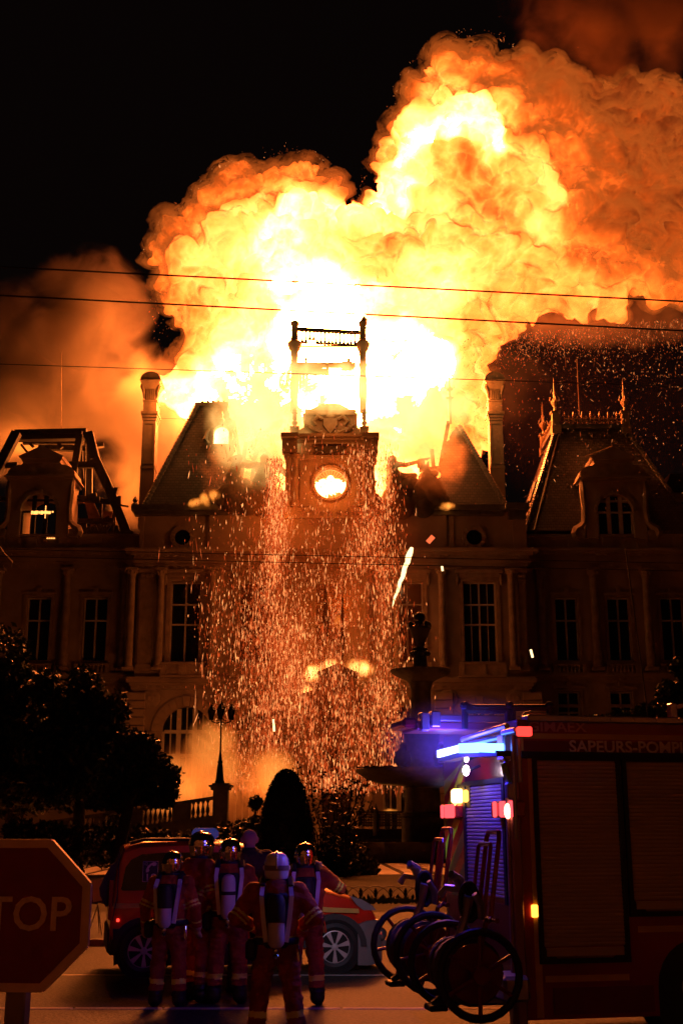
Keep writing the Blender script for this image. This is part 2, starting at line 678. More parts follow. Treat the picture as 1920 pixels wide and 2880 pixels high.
# ---- wings
EAVE_W = 1545        # photo rows of the main horizontals
for side in (-1, 1):
    if side < 0:
        ua, ub = -260, 392
        wins = [(72, 140), (232, 300), (-90, -22)]
        cols = [(-22, 4), (176, 200), (340, 356)]
    else:
        ua, ub = 1478, 2180
        wins = [(1562, 1626), (1710, 1774), (1860, 1926), (2010, 2076)]
        cols = [(1508, 1532), (1658, 1682), (1806, 1830), (1955, 1978)]
    x0, x1, zb, zt = rect(ua, ub, 1508, 2345, YW)
    zb = -.1
    holes, gw = [], []
    for a, c in wins:
        h1 = rect(a, c, 1680, 1858, YW)
        h2 = rect(a + 8, c + 6, 1945, 2075, YW)
        holes += [h1, h2]
        gw.append((h1, h2))
    b = MB()
    wall_holes(b, x0, x1, zb, Z(EAVE_W, YW), YW, .5, holes)
    b.box(x0, x1, YW + .52, YW + .6, zb, Z(EAVE_W, YW))
    wallw = P('wall', b, M_STONE)
    for h1, h2 in gw:
        window(*h1, YW, [.5], [.64])
        window(*h2, YW, [.5], [.55])
        # stone surround with a small hood
        for h in (h1, h2):
            s = MB()
            f_ = .22
            s.box(h[0] - f_, h[0], YW - .09, YW, h[2], h[3] + f_).box(h[1], h[1] + f_, YW - .09, YW, h[2], h[3] + f_)
            s.box(h[0], h[1], YW - .09, YW, h[3], h[3] + f_)
            s.box(h[0] - .35, h[1] + .35, YW - .22, YW, h[3] + f_ + .003, h[3] + f_ + .2)
            s.box((h[0] + h[1]) / 2 - .18, (h[0] + h[1]) / 2 + .18, YW - .2, YW - .003, h[3] + .01, h[3] + f_ + .5)
            P('window_surround', s, M_STONE2)
        # balustrade panel under the upper window
        bl = MB()
        za, zc = Z(1900, YW), Z(1868, YW)
        bl.box(h1[0] - .4, h1[1] + .4, YW - .42, YW - .1, zc - .12, zc)
        bl.box(h1[0] - .4, h1[1] + .4, YW - .42, YW - .1, za, za + .12)
        bl.box(h1[0] - .4, h1[0] - .1, YW - .38, YW - .1, za + .12, zc - .12).box(h1[1] + .1, h1[1] + .4, YW - .38, YW - .1, za + .12, zc - .12)
        bal = P('window_balustrade', bl, M_STONE2)
        n = 6
        proto = None
        for i in range(n):
            x = h1[0] + (h1[1] - h1[0]) * (i + .5) / n
            if proto is None:
                proto = MB().lathe([(r, z + za + .12) for r, z in baluster_prof(zc - za - .24, .11)], (x, YW - .25, 0), 8).build('baluster', M_STONE2, bal, True)
            else:
                put(proto, bal, proto.location + Vector((x - (h1[0] + (h1[1] - h1[0]) * .5 / n), 0, 0)))
    for a, c in cols:
        q = rect(a, c, 1600, 1880, YW)
        column((q[0] + q[1]) / 2, YW - .38, Z(1888, YW), Z(1602, YW), (q[1] - q[0]) / 2)
    cornice(x0, x1, YW, Z(1600, YW), Z(1566, YW), .35, 'architrave')
    cornice(x0, x1, YW, Z(1566, YW) + .003, Z(1545, YW), .8)
    b = MB()
    b.box(x0, x1, YW - .25, YW + .45, Z(1545, YW) + .003, Z(1512, YW)).box(x0 - .1, x1 + .1, YW - .4, YW + .5, Z(1512, YW), Z(1505, YW))
    for i in range(7):
        xx = x0 + (x1 - x0) * (i + .5) / 7
        b.box(xx - .4, xx + .4, YW - .36, YW - .25, Z(1545, YW) + .01, Z(1512, YW) - .01)
    P('parapet', b, M_STONE)
    cornice(x0, x1, YW, Z(1918, YW), Z(1893, YW), .4, 'string_course')
    for k in range(4):
        vv = 1990 + k * 95
        P('plinth_band', MB().box(x0, x1, YW - .07, YW, Z(vv, YW), Z(vv - 9, YW)), M_STONE)

# ---- middle block
x0, x1, _, _ = rect(385, 1480, 1500, 1960, YC)
ZR = Z(1428, YC)
arches = [(452, 590), (660, 800), (1075, 1210), (1282, 1420)]
mids = [(478, 562), (670, 750), (884, 960), (1100, 1190), (1303, 1396)]
holes = []
mid_h, arch_h = [], []
for a, c in mids:
    h = rect(a, c, 1636, 1862, YC)
    holes.append(h)
    mid_h.append(h)
for a, c in arches:
    h = rect(a, c, 1988, 2300, YC)
    h = (h[0], h[1], .3, h[3])
    holes.append(h)
    arch_h.append(h)
door_h = rect(905, 985, 2060, 2330, YC)
holes.append((door_h[0], door_h[1], 0.2, door_h[3]))
b = MB()
wall_holes(b, x0, x1, -.1, ZR, YC, .55, holes)
b.box(x0, x1, YC + .57, YC + .6, -.1, ZR)
b.add([(x0, YC, -.1), (x0, YC, ZR), (x0, YC + 12, ZR), (x0, YC + 12, -.1)], [(0, 1, 2, 3)])
b.add([(x1, YC, -.1), (x1, YC, ZR), (x1, YC + 12, ZR), (x1, YC + 12, -.1)], [(3, 2, 1, 0)])
# arch heads fill the square corners of the openings
for h in arch_h:
    r = (h[1] - h[0]) / 2
    cx, cz = (h[0] + h[1]) / 2, h[3] - r
    for s in (-1, 1):
        poly = [(cx + s * r, cz), (cx + s * r, h[3])]
        for k in range(9):
            an = pi / 2 * k / 8
            poly.append((cx + s * r * sin(an) * .999, cz + r * cos(an) * .999))
        b.prism(poly, YC + .003, YC + .52)
P('wall', b, M_STONE)
for h in mid_h:
    window(*h, YC, [.5], [.47, .72])
    s = MB()
    f_ = .3
    s.box(h[0] - f_, h[0], YC - .14, YC, h[2], h[3] + f_).box(h[1], h[1] + f_, YC - .14, YC, h[2], h[3] + f_).box(h[0], h[1], YC - .14, YC, h[3], h[3] + f_)
    s.box(h[0] - .55, h[1] + .55, YC - .35, YC, h[3] + f_ + .35, h[3] + f_ + .6)
    s.box(h[0] - .3, h[1] + .3, YC - .2, YC - .002, h[3] + f_, h[3] + f_ + .35)
    for sx in (h[0] - .42, h[1] + .42):
        s.sphere((sx, YC - .18, h[3] + .1), .2, 8, 6, s=(.7, .8, 2.2))
    P('window_surround', s, M_STONE2)
    bb = MB()
    za, zc = Z(1902, YC), Z(1866, YC)
    bb.box(h[0] - .5, h[1] + .5, YC - .75, YC - .45, zc - .14, zc).box(h[0] - .5, h[1] + .5, YC - .8, YC, za - .14, za)
    bb.box(h[0] - .5, h[0] - .1, YC - .72, YC - .45, za, zc - .14).box(h[1] + .1, h[1] + .5, YC - .72, YC - .45, za, zc - .14)
    bb.box(h[0] - .08, (h[0] + h[1]) / 2 - .25, YC - .62, YC - .55, za, zc - .14).box((h[0] + h[1]) / 2 + .25, h[1] + .08, YC - .62, YC - .55, za, zc - .14)
    bb.box((h[0] + h[1]) / 2 - .25, (h[0] + h[1]) / 2 + .25, YC - .72, YC - .45, za, zc - .14)
    P('balcony', bb, M_STONE2)
for h in arch_h:
    r = (h[1] - h[0]) / 2
    cx, cz = (h[0] + h[1]) / 2, h[3] - r
    ro = r * 1.42
    # voussoirs of the arch, each a stone of its own
    n = 13
    P('arch_impost', MB().box(cx - ro - .15, cx - r, YC - .2, YC, cz - .35, cz - .01), M_STONE2)
    P('arch_impost', MB().box(cx + r, cx + ro + .15, YC - .2, YC, cz - .35, cz - .01), M_STONE2)
    for k in range(n):
        a0, a1 = pi * k / n + .006, pi * (k + 1) / n - .006
        poly = [(cx + q * cos(a), cz + q * sin(a)) for q, a in ((r, a0), (ro, a0), (ro, (a0 + a1) / 2), (ro, a1), (r, a1), (r, (a0 + a1) / 2))]
        MB().prism(poly, YC - (.30 if k == n // 2 else .17), YC - .004).build('voussoir', M_STONE, hall)
    # tall window behind, with a round head
    y = YC + .42
    g = MB()
    fw = .16
    g.box(h[0], h[0] + fw, y - .05, y + .06, h[2], cz).box(h[1] - fw, h[1], y - .05, y + .06, h[2], cz)
    W = h[1] - h[0]
    for t in (.335, .665):
        xx = h[0] + W * t
        hh = cz + sqrt(max(r * r - (xx - cx) ** 2, 0)) - .02
        g.box(xx - .17, xx + .17, y - .12, y + .05, h[2], hh)
    for t in (.167, .5, .833):
        xx = h[0] + W * t
        hh = cz + sqrt(max(r * r - (xx - cx) ** 2, 0)) - .02
        g.box(xx - .05, xx + .05, y - .07, y + .03, h[2], hh)
    for zz in (cz, cz - 1.75, cz - 3.5):
        g.box(h[0] + fw, h[1] - fw, y - .14, y + .055, zz - .13, zz + .13)
    wo = P('window', g, M_WFRAME)
    xs = [h[0] + W * t for t in (0, .167, .335, .5, .665, .833, 1)]
    zs = [h[2], cz - 3.5, cz - 1.75, cz]
    for i in range(6):
        for j in range(3):
            MB().box(xs[i] + .06, xs[i + 1] - .06, y, y + .02, zs[j] + .1, zs[j + 1] - .1).build('pane', M_GLASS, wo)
        poly = [(xs[i] + .05, cz + .1), (xs[i + 1] - .05, cz + .1)]
        for k in range(5):
            xx = xs[i + 1] - .05 + (xs[i] - xs[i + 1] + .1) * k / 4
            zz = cz + sqrt(max(r * r - (xx - cx) ** 2, 0))
            if zz > cz + .12:
                poly.append((xx, zz))
        if len(poly) > 2:
            MB().prism(poly, y, y + .02).build('pane', M_GLASS, wo)
# engaged columns and pilasters of the first floor
for a, c in ((362, 378), (442, 462), (588, 606), (760, 790), (1018, 1042), (1106, 1126), (1232, 1252), (1430, 1446)):
    q = rect(a, c, 1600, 1880, YC)
    column((q[0] + q[1]) / 2, YC - .45, Z(1888, YC), Z(1602, YC), max((q[1] - q[0]) / 2, .3))
for a, c in ((392, 430), (1458, 1478)):
    q = rect(a, c, 1600, 1880, YC)
    pilaster(q[0], q[1], YC, Z(1888, YC), Z(1602, YC))
# rusticated corner piers of the ground floor: one stone per course
for a, c in ((352, 408), (600, 652), (1222, 1274), (1470, 1526)):
    q = rect(a, c, 1950, 2100, YC)
    zc_ = Z(1948, YC)
    k = 0
    while zc_ > .5:
        d = .62
        MB().bbox(q[0], q[1], YC - .32, YC + .1, zc_ - d + .05, zc_, .05).build('rusticated_stone', M_STONE, hall)
        zc_ -= d
        k += 1
# medallions between the arches
for u in (425, 632, 1260, 1450):
    p = at(u, 1964, YC)
    m_ = MB()
    m_.lathe([(.62, -.16), (.72, -.1), (.72, .05)], (p.x, YC, p.z), 20, axis='y')
    m_.lathe([(.0, -.2), (.2, -.24), (.34, -.16), (.48, -.17), (.5, -.1)], (p.x, YC, p.z), 16, axis='y')
    P('medallion', m_, M_STONE2, smooth=True)
cornice(x0, x1, YC, Z(1602, YC), Z(1572, YC), .4, 'architrave')
cornice(x0, x1, YC, Z(1572, YC) + .003, Z(1546, YC), .95)
cornice(x0, x1, YC, Z(1940, YC), Z(1905, YC), .5, 'string_course')
# attic with its oculus windows
for u in (514, 1332):
    p = at(u, 1512, YC)
    m_ = MB()
    for k in range(14):
        a0, a1 = 2 * pi * k / 14 + .02, 2 * pi * (k + 1) / 14 - .02
        poly = [(p.x + q * cos(a), p.z + q * sin(a)) for q, a in ((.62, a0), (.95, a0), (.95, a1), (.62, a1))]
        m_.prism(poly, YC - .2, YC - .004)
    oc = P('oculus', m_, M_STONE2)
    MB().lathe([(.60, -.05), (.60, -.01)], (p.x, YC, p.z), 20, axis='y').build('pane', M_GLASS, oc)
for a, c in ((395, 405), (585, 600), (1262, 1275), (1440, 1478)):
    q = rect(a, c, 1450, 1540, YC)
    P('attic_pilaster', MB().box(q[0], q[1], YC - .16, YC, Z(1542, YC), Z(1452, YC)), M_STONE)
# roof gutter
b = MB()
for a, c in ((374, 778), (1082, 1420)):
    q = rect(a, c, 1426, 1440, YC)
    b.box(q[0], q[1], YC - .8, YC + .3, Z(1441, YC), Z(1426, YC))
    b.box(q[0] + .2, q[1] - .2, YC - .5, YC + .2, Z(1452, YC), Z(1441, YC) - .003)
q = rect(1416, 1482, 1424, 1440, YC)
b.box(q[0], q[1], YC - 1.1, YC + .3, Z(1440, YC), Z(1423, YC))
b.box(q[0] + .3, q[1] - .2, YC - .7, YC + .2, Z(1462, YC), Z(1440, YC) - .003)
P('gutter', b, M_ZINC)

# ---- slate pavilion roofs either side of the tower
def hip_roof(base, top, yb, yt, ydeep, m=M_SLATE, name='pavilion_roof'):
    """base and top: (x0, x1, z); yb / yt front edges, ydeep back"""
    b = MB()
    vs = [(base[0], yb, base[2]), (base[1], yb, base[2]), (base[1], ydeep, base[2]), (base[0], ydeep, base[2]),
          (top[0], yt, top[2]), (top[1], yt, top[2]), (top[1], ydeep - (yt - yb), top[2]), (top[0], ydeep - (yt - yb), top[2])]
    b.add(vs, [(0, 1, 5, 4), (1, 2, 6, 5), (2, 3, 7, 6), (3, 0, 4, 7), (4, 5, 6, 7)])
    return P(name, b, m), vs


ROOF_BACK = YC + 9.5
zb = Z(1428, YC)
YTOP = YC + 3.2
xl0 = at(404, 1428, YC).x
xl1 = at(556, 1140, YTOP).x
xr0 = at(1424, 1426, YC).x
xr1 = at(1268, 1140, YTOP).x
zt = at(0, 1140, YTOP).z
def roof_pt(u, v, back=0.0):
    """point on the front slope of the pavilion roofs that shows at a photo pixel"""
    t = (1428 - v) / (1428 - 1140)
    Y = YC + 3.2 * t
    p = at(u, v, Y)
    return Vector((p.x, p.y + back, p.z))


def ragged_roof(outline, hip_bottom, hip_top, crown_len):
    """slate slope burnt away along a ragged edge, with the thickness of its boards, and the whole side slope behind its hip"""
    b = MB()
    F = [roof_pt(u, v) for u, v in outline]
    K = [roof_pt(u, v, .28) for u, v in outline]
    n = len(F)
    b.add(F + K, [tuple(range(n)), tuple(range(2 * n - 1, n - 1, -1))] + [(i, i + n, (i + 1) % n + n, (i + 1) % n) for i in range(n)])
    B0, T0 = roof_pt(*hip_bottom), roof_pt(*hip_top)
    s = 1 if hip_bottom[0] > 900 else -1
    B1, T1 = Vector((B0.x, ROOF_BACK, B0.z)), Vector((T0.x, ROOF_BACK - 3.2, T0.z))
    off = Vector((s * .004, 0, 0))
    b.add([B0 + off, B1 + off, T1 + off, T0 + off], [(0, 1, 2, 3)])
    P('pavilion_roof', b, M_SLATE)
    return B0, T0


rnd = random.Random(4)


def jag(p, q, n, amp):
    return [(p[0] + (q[0] - p[0]) * (i + .5) / n + rnd.uniform(-amp, amp), p[1] + (q[1] - p[1]) * (i + .5) / n + rnd.uniform(-3, 3)) for i in range(n)]


l_out = [(404, 1428), (556, 1140), (640, 1140)] + jag((642, 1150), (664, 1215), 7, 5) + jag((668, 1220), (650, 1290), 8, 7) + jag((652, 1295), (672, 1360), 7, 7) + [(676, 1428)]
lB, lT = ragged_roof(l_out, (404, 1428), (556, 1140), 1)
r_out = [(1424, 1426), (1290, 1198)] + jag((1284, 1200), (1268, 1222), 4, 4) + jag((1266, 1226), (1240, 1268), 6, 7) + jag((1250, 1275), (1232, 1330), 7, 8) + jag((1236, 1335), (1222, 1392), 7, 6) + [(1226, 1428)]
rB, rT = ragged_roof(r_out, (1424, 1426), (1290, 1198), 1)
lv = [lB, None, None, None, lT, roof_pt(640, 1140)]
rv = [None, rB, None, None, None, rT]


def hip_flashing(p0, p1, w_, n=24, name='hip_flashing', m=None):
    """ridged lead roll down a hip"""
    b = MB()
    p0, p1 = Vector(p0), Vector(p1)
    b.tube([p0, p1], w_, 6)
    for i in range(n):
        p = p0.lerp(p1, (i + .5) / n)
        d = (p1 - p0) / n * .3
        b.tube([p - d, p + d], w_ * 1.28, 6)
    return P(name, b, m or M_ZINC)


hip_flashing(lv[0], lv[4], .18, 30)
hip_flashing(rv[1], rv[5], .18, 30)
# flat crown moulding, only on the standing end of each roof
b = MB()
b.box(lv[4][0] - .2, lv[5][0] + .1, YTOP - .25, YTOP + .3, zt - .1, zt + .22)
for i in range(5):
    xx = lv[4][0] + .3 + i * .45
    b.box(xx, xx + .2, YTOP - .2, YTOP + .1, zt + .22, zt + .36)
P('roof_crown', b, M_ZINC)
for a, c in (((655, 1180), (676, 1300)), ((690, 1240), (668, 1400)), ((716, 1270), (700, 1420)), ((1262, 1180), (1240, 1300)), ((1215, 1260), (1232, 1420)), ((1190, 1290), (1196, 1420)), ((672, 1290), (730, 1300)), ((1180, 1316), (1240, 1310))):
    P('charred_rafter', MB().beam(roof_pt(*a, .6), roof_pt(*c, .6), .3, .3, up=(0, 1, 0)), M_CHAR)
# finial of the right roof
p = at(1264, 1130, YTOP)
b = MB()
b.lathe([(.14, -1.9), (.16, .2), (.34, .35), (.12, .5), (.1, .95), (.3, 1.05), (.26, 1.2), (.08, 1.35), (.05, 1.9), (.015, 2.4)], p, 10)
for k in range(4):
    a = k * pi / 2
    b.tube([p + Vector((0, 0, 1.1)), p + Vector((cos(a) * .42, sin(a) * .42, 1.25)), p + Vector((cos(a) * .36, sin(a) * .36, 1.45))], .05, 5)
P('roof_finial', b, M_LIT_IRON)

# round dormer on the left roof
p = at(622, 1222, YC)
ydz = YC + 1.2
c = at(622, 1216, ydz)
b = MB()
r = .62
for k in range(12):
    a0, a1 = pi * k / 12 + .02, pi * (k + 1) / 12 - .02
    b.prism([(c.x + q * cos(a), c.z + q * sin(a)) for q, a in ((r, a0), (r * 1.5, a0), (r * 1.5, a1), (r, a1))], ydz, ydz + 1.6)
b.box(c.x - r * 1.5, c.x - r, ydz, ydz + 1.6, c.z - 1.0, c.z).box(c.x + r, c.x + r * 1.5, ydz, ydz + 1.6, c.z - 1.0, c.z)
b.box(c.x - r * 1.7, c.x + r * 1.7, ydz - .1, ydz + 1.6, c.z - 1.2, c.z - 1.0)
for s in (-1, 1):
    b.tube([(c.x + s * r * 1.6, ydz, c.z - 1.0), (c.x + s * r * 2.0, ydz, c.z - .6), (c.x + s * r * 1.8, ydz, c.z - .1), (c.x + s * r * 1.5, ydz, c.z + .3)], [.2, .24, .16, .1], 6)
b.lathe([(.18, 0), (.25, .2), (.1, .4), (.14, .55), (.03, .9)], (c.x, ydz + .2, c.z + r * 1.5), 8)
dormer = P('round_dormer', b, M_ZINC)
M_FLAMEWIN = emat('flame_behind_window', (1.0, .45, .14), 9.0)
MB().lathe([(r * .98, .5), (r * .98, .52)], (c.x, ydz, c.z), 20, axis='y').build('burning_opening', M_FLAMEWIN, dormer)
MB().box(c.x - r * .98, c.x + r * .98, ydz + .5, ydz + .52, c.z - 1.0, c.z - .003).build('burning_opening', M_FLAMEWIN, dormer)

# ---- chimneys
def chimney(u, flip):
    ych = YC + 4.0
    mid = at(u, 1270, ych)
    k = ych / FPX * 1.06
    zf = lambda v: at(u, v, ych).z
    xw = lambda px: px * k
    root = empty('chimney', (mid.x, ych, zf(1440)))
    root.parent = hall
    root.location = Vector((mid.x, ych, zf(1440))) - hall.location
    cx = mid.x
    d = .75
    b = MB()
    h = xw(19)
    b.box(cx - h, cx + h, ych - d, ych + d, zf(1490), zf(1325))
    b.box(cx - h * 1.06, cx + h * 1.06, ych - d * 1.06, ych + d * 1.06, zf(1325) - .0, zf(1318))
    b.box(cx - h * .95, cx + h * .95, ych - d * .95, ych + d * .95, zf(1318), zf(1190))
    # raised margins leave a sunk panel
    for (a0, a1) in ((-.95, -.62), (.62, .95)):
        b.box(cx + h * a0, cx + h * a1, ych - d * 1.02, ych - d * .95, zf(1312), zf(1194))
    b.box(cx - h * .62, cx + h * .62, ych - d * 1.02, ych - d * .95, zf(1200), zf(1194)).box(cx - h * .62, cx + h * .62, ych - d * 1.02, ych - d * .95, zf(1312), zf(1306))
    b.build('shaft', M_STONE, root)
    b = MB()
    for v0, v1, f in ((1190, 1182, 1.02), (1182, 1174, 1.12), (1174, 1166, 1.25), (1166, 1138, .98), (1138, 1133, 1.08)):
        b.box(cx - h * f, cx + h * f, ych - d * f, ych + d * f, zf(v0), zf(v1))
    b.build('moulding', M_STONE2, root)
    b = MB()
    prof = [(.85, 1133), (.84, 1112), (.98, 1100), (1.35, 1086), (1.5, 1082)]
    vs, fs = [], []
    for f, v in prof:
        z = zf(v)
        vs += [(cx - h * f, ych - d * f, z), (cx + h * f, ych - d * f, z), (cx + h * f, ych + d * f, z), (cx - h * f, ych + d * f, z)]
    for i in range(len(prof) - 1):
        for q in range(4):
            fs.append((i * 4 + q, i * 4 + (q + 1) % 4, (i + 1) * 4 + (q + 1) % 4, (i + 1) * 4 + q))
    b.add(vs, fs)
    for s in (-.55, -.28, 0, .28, .55):
        b.box(cx + h * s - .05, cx + h * s + .05, ych - d * .98, ych - d * .80, zf(1131), zf(1104))
    for s in (-1, 1):
        b.tube([(cx + s * h * .95, ych - d * .8, zf(1128)), (cx + s * h * 1.02, ych - d * .9, zf(1110)), (cx + s * h * 1.3, ych - d * 1.0, zf(1096)), (cx + s * h * 1.25, ych - d, zf(1088))], [.08, .13, .17, .1], 6)
    b.build('scrolled_head', M_STONE2, root)
    b = MB()
    b.box(cx - h * 1.55, cx + h * 1.55, ych - d * 1.5, ych + d * 1.5, zf(1082), zf(1079))
    rr = h * 1.5
    n = 10
    poly = [(cx + rr * cos(pi * k_ / n), zf(1079) + (zf(1057) - zf(1079)) * sin(pi * k_ / n)) for k_ in range(n + 1)]
    b.prism(poly, ych - d * 1.4, ych + d * 1.4)
    b.build('rounded_cap', M_STONE2, root)
    return root


chimney(421, 1)
chimney(1393, -1)
# ---- clock tower
ZT = lambda v: at(0, v, YT).z


def tx(u, v):
    return at(u, v, YT).x


tower = empty('clock_tower', (tx(930, 1400), YT, ZT(1460)))
tower.parent = hall
tower.location = Vector((tx(930, 1400), YT, ZT(1460))) - hall.location
TC = tx(928, 1340)
hw = (tx(1052, 1340) - tx(806, 1340)) / 2
TD = 7.0
clk = at(929, 1360, YT)
cr = 42 / FPX * 97
b = MB()
za, zc = ZT(1440), ZT(1245)
# body with a round clock opening: ring of quads between circle and square
n = 32
sq = []
for k in range(n):
    a = 2 * pi * k / n
    c_, s_ = cos(a), sin(a)
    f = 1 / max(abs(c_), abs(s_))
    sq.append((c_ * f, s_ * f))
vs = [(clk.x + cr * cos(2 * pi * k / n), YT, clk.z + cr * sin(2 * pi * k / n)) for k in range(n)]
R2 = cr * 1.25
vs += [(clk.x + R2 * q[0], YT, clk.z + R2 * q[1]) for q in sq]
vs += [(clk.x + cr * cos(2 * pi * k / n), YT + .9, clk.z + cr * sin(2 * pi * k / n)) for k in range(n)]
fs = [(k, (k + 1) % n, n + (k + 1) % n, n + k) for k in range(n)] + [(k, 2 * n + k, 2 * n + (k + 1) % n, (k + 1) % n) for k in range(n)]
b.add(vs, fs)
xa, xb = TC - hw, TC + hw
for r4 in ((xa, clk.x - R2, za, zc), (clk.x + R2, xb, za, zc), (clk.x - R2, clk.x + R2, za, clk.z - R2), (clk.x - R2, clk.x + R2, clk.z + R2, zc)):
    b.add([(r4[0], YT, r4[2]), (r4[1], YT, r4[2]), (r4[1], YT, r4[3]), (r4[0], YT, r4[3])], [(0, 1, 2, 3)])
b.add([(xa, YT, za), (xa, YT, zc), (xa, YT + TD, zc), (xa, YT + TD, za)], [(0, 1, 2, 3)])
b.add([(xb, YT, za), (xb, YT, zc), (xb, YT + TD, zc), (xb, YT + TD, za)], [(3, 2, 1, 0)])
b.add([(xa, YT, zc), (xb, YT, zc), (xb, YT + TD, zc), (xa, YT + TD, zc)], [(0, 1, 2, 3)])
b.build('wall', M_STONE, tower)
# clock: stone ring, burnt dial with rays, numerals gone; flames fill the hole
b = MB()
b.lathe([(cr * .98, -.02), (cr * 1.02, -.22), (cr * 1.16, -.26), (cr * 1.24, -.1), (cr * 1.24, .02)], (clk.x, YT, clk.z), 40, axis='y', cap=False)
rg = b.build('clock_ring', M_STONE2, tower, True)
M_DIAL = mat('scorched_glowing_dial', (.55, .38, .22), .6, var=.3, scale=3, emit=(1.0, .36, .06), es=.9)  # scorched tone, with firelight put in as a glow of its own
b = MB()
# what is left of the dial: an upper crescent and a lower shard
for k in range(24):
    a0, a1 = radians(12 + 156 * k / 24), radians(12 + 156 * (k + 1) / 24)
    am = (a0 + a1) / 2
    ri = cr * (.50 + .12 * sin(am * 5) + .18 * abs(cos(am)))
    b.prism([(clk.x + q * cos(a), clk.z + q * sin(a)) for q, a in ((ri, a0), (cr * .97, a0), (cr * .97, a1), (ri, a1))], YT + .32, YT + .36)
for k in range(9):
    a0, a1 = radians(258 + 62 * k / 9), radians(258 + 62 * (k + 1) / 9)
    ri = cr * (.62 + .06 * ((k * 7) % 3))
    b.prism([(clk.x + q * cos(a), clk.z + q * sin(a)) for q, a in ((ri, a0), (cr * .97, a0), (cr * .97, a1), (ri, a1))], YT + .32, YT + .36)
dial = b.build('clock_face', M_DIAL, tower)
b = MB()
for k in range(13):
    a = radians(15 + 150 * k / 12)
    b.beam((clk.x + cr * .66 * cos(a), YT + .31, clk.z + cr * .66 * sin(a)), (clk.x + cr * .93 * cos(a), YT + .31, clk.z + cr * .93 * sin(a)), .035, .05, up=(0, 1, 0))
b.build('dial_rays', M_CHAR, tower)
MB().lathe([(cr * .99, .0), (cr * .99, .02)], (clk.x, YT + .75, clk.z), 24, axis='y').build('burning_opening', emat('flame_in_clock', (1.0, .42, .12), 16.0), tower)
# plinth, cornice, plaque
b = MB()
for v0, v1, f in ((1462, 1445, 1.16), (1445, 1432, 1.08)):
    b.box(TC - hw * f, TC + hw * f, YT - .5 * f, YT + TD, ZT(v0), ZT(v1))
b.box(TC - hw * 1.12, TC + hw * 1.12, YT - .3, YT + TD, ZT(1545), ZT(1462) - .003)
b.build('plinth', M_STONE, tower)
b = MB()
for k in range(9):
    xx = TC - hw * .7 + hw * 1.4 * k / 8
    b.box(xx - .16, xx + .16, YT - .75, YT - .46, ZT(1446), ZT(1435))
b.build('bracket_row', M_STONE2, tower)
b = MB()
for v0, v1, f, o_ in ((1290, 1282, 1.03, .2), (1250, 1240, 1.04, .35), (1240, 1234, 1.08, .6), (1234, 1228, 1.12, .8)):
    b.box(TC - hw * f, TC + hw * f, YT - o_, YT + TD, ZT(v0), ZT(v1))
for s in (-1, 1):
    # the cornice breaks forward over the paired columns
    xa_, xb_ = sorted((TC + s * hw * .72, TC + s * hw * 1.12))
    b.box(xa_, xb_, YT - 1.25, YT - .3, ZT(1242), ZT(1230) - .002)
    b.box(xa_ + .1, xb_ - .1, YT - 1.0, YT - .2, ZT(1282), ZT(1242) - .002)
b.build('cornice', M_STONE, tower)
q0, q1 = tx(886, 1267), tx(970, 1267)
b = MB().box(q0, q1, YT - .26, YT - .2, ZT(1277), ZT(1258))
b.build('plaque', mat('dark_plaque', (.03, .028, .026), .5, var=.3), tower)
# panels beside the clock and paired columns
for s in (-1, 1):
    for d_ in (.80, .94):
        x = TC + s * hw * d_
        r = .27
        z0_, z1_ = ZT(1430), ZT(1284)
        c_ = MB()
        c_.box(x - r * 1.3, x + r * 1.3, YT - .98, YT - .3, z0_, z0_ + .3)
        c_.lathe([(r * 1.2, z0_ + .3), (r * 1.2, z0_ + .42), (r, z0_ + .55), (r * .98, z0_ + 2), (r * .84, z1_ - .6), (r * .95, z1_ - .5), (r * 1.35, z1_ - .14)], (x, YT - .62, 0), 14)
        for k in range(6):
            an = k * pi / 3
            c_.sphere((x + cos(an) * r * 1.05, YT - .62 + sin(an) * r * 1.05, z1_ - .3), r * .36, 5, 4, s=(1, 1, 1.5))
        c_.box(x - r * 1.45, x + r * 1.45, YT - .62 - r * 1.45, YT - .3, z1_ - .14, z1_)
        c_.build('column', M_STONE2, tower, True)
    xx = TC + s * hw * .58
    MB().box(xx - .35, xx + .35, YT - .12, YT, ZT(1425), ZT(1300)).build('pilaster', M_STONE, tower)
# attic storey with coat of arms
b = MB()
Xa = lambda f: TC + hw * f
zz = [ZT(v) for v in (1228, 1218, 1196, 1165, 1150)]
prof = [(-.95, zz[0]), (.95, zz[0]), (.93, zz[1]), (.62, zz[2]), (.58, zz[3]), (.58, zz[4]), (-.58, zz[4]), (-.58, zz[3]), (-.62, zz[2]), (-.93, zz[1])]
b.prism([(Xa(f), z) for f, z in prof], YT + .5, YT + TD - .5)
b.box(Xa(-.64), Xa(.64), YT + .25, YT + TD, ZT(1163), ZT(1158))
b.box(Xa(-.6), Xa(.6), YT + .35, YT + TD, ZT(1150), ZT(1146))
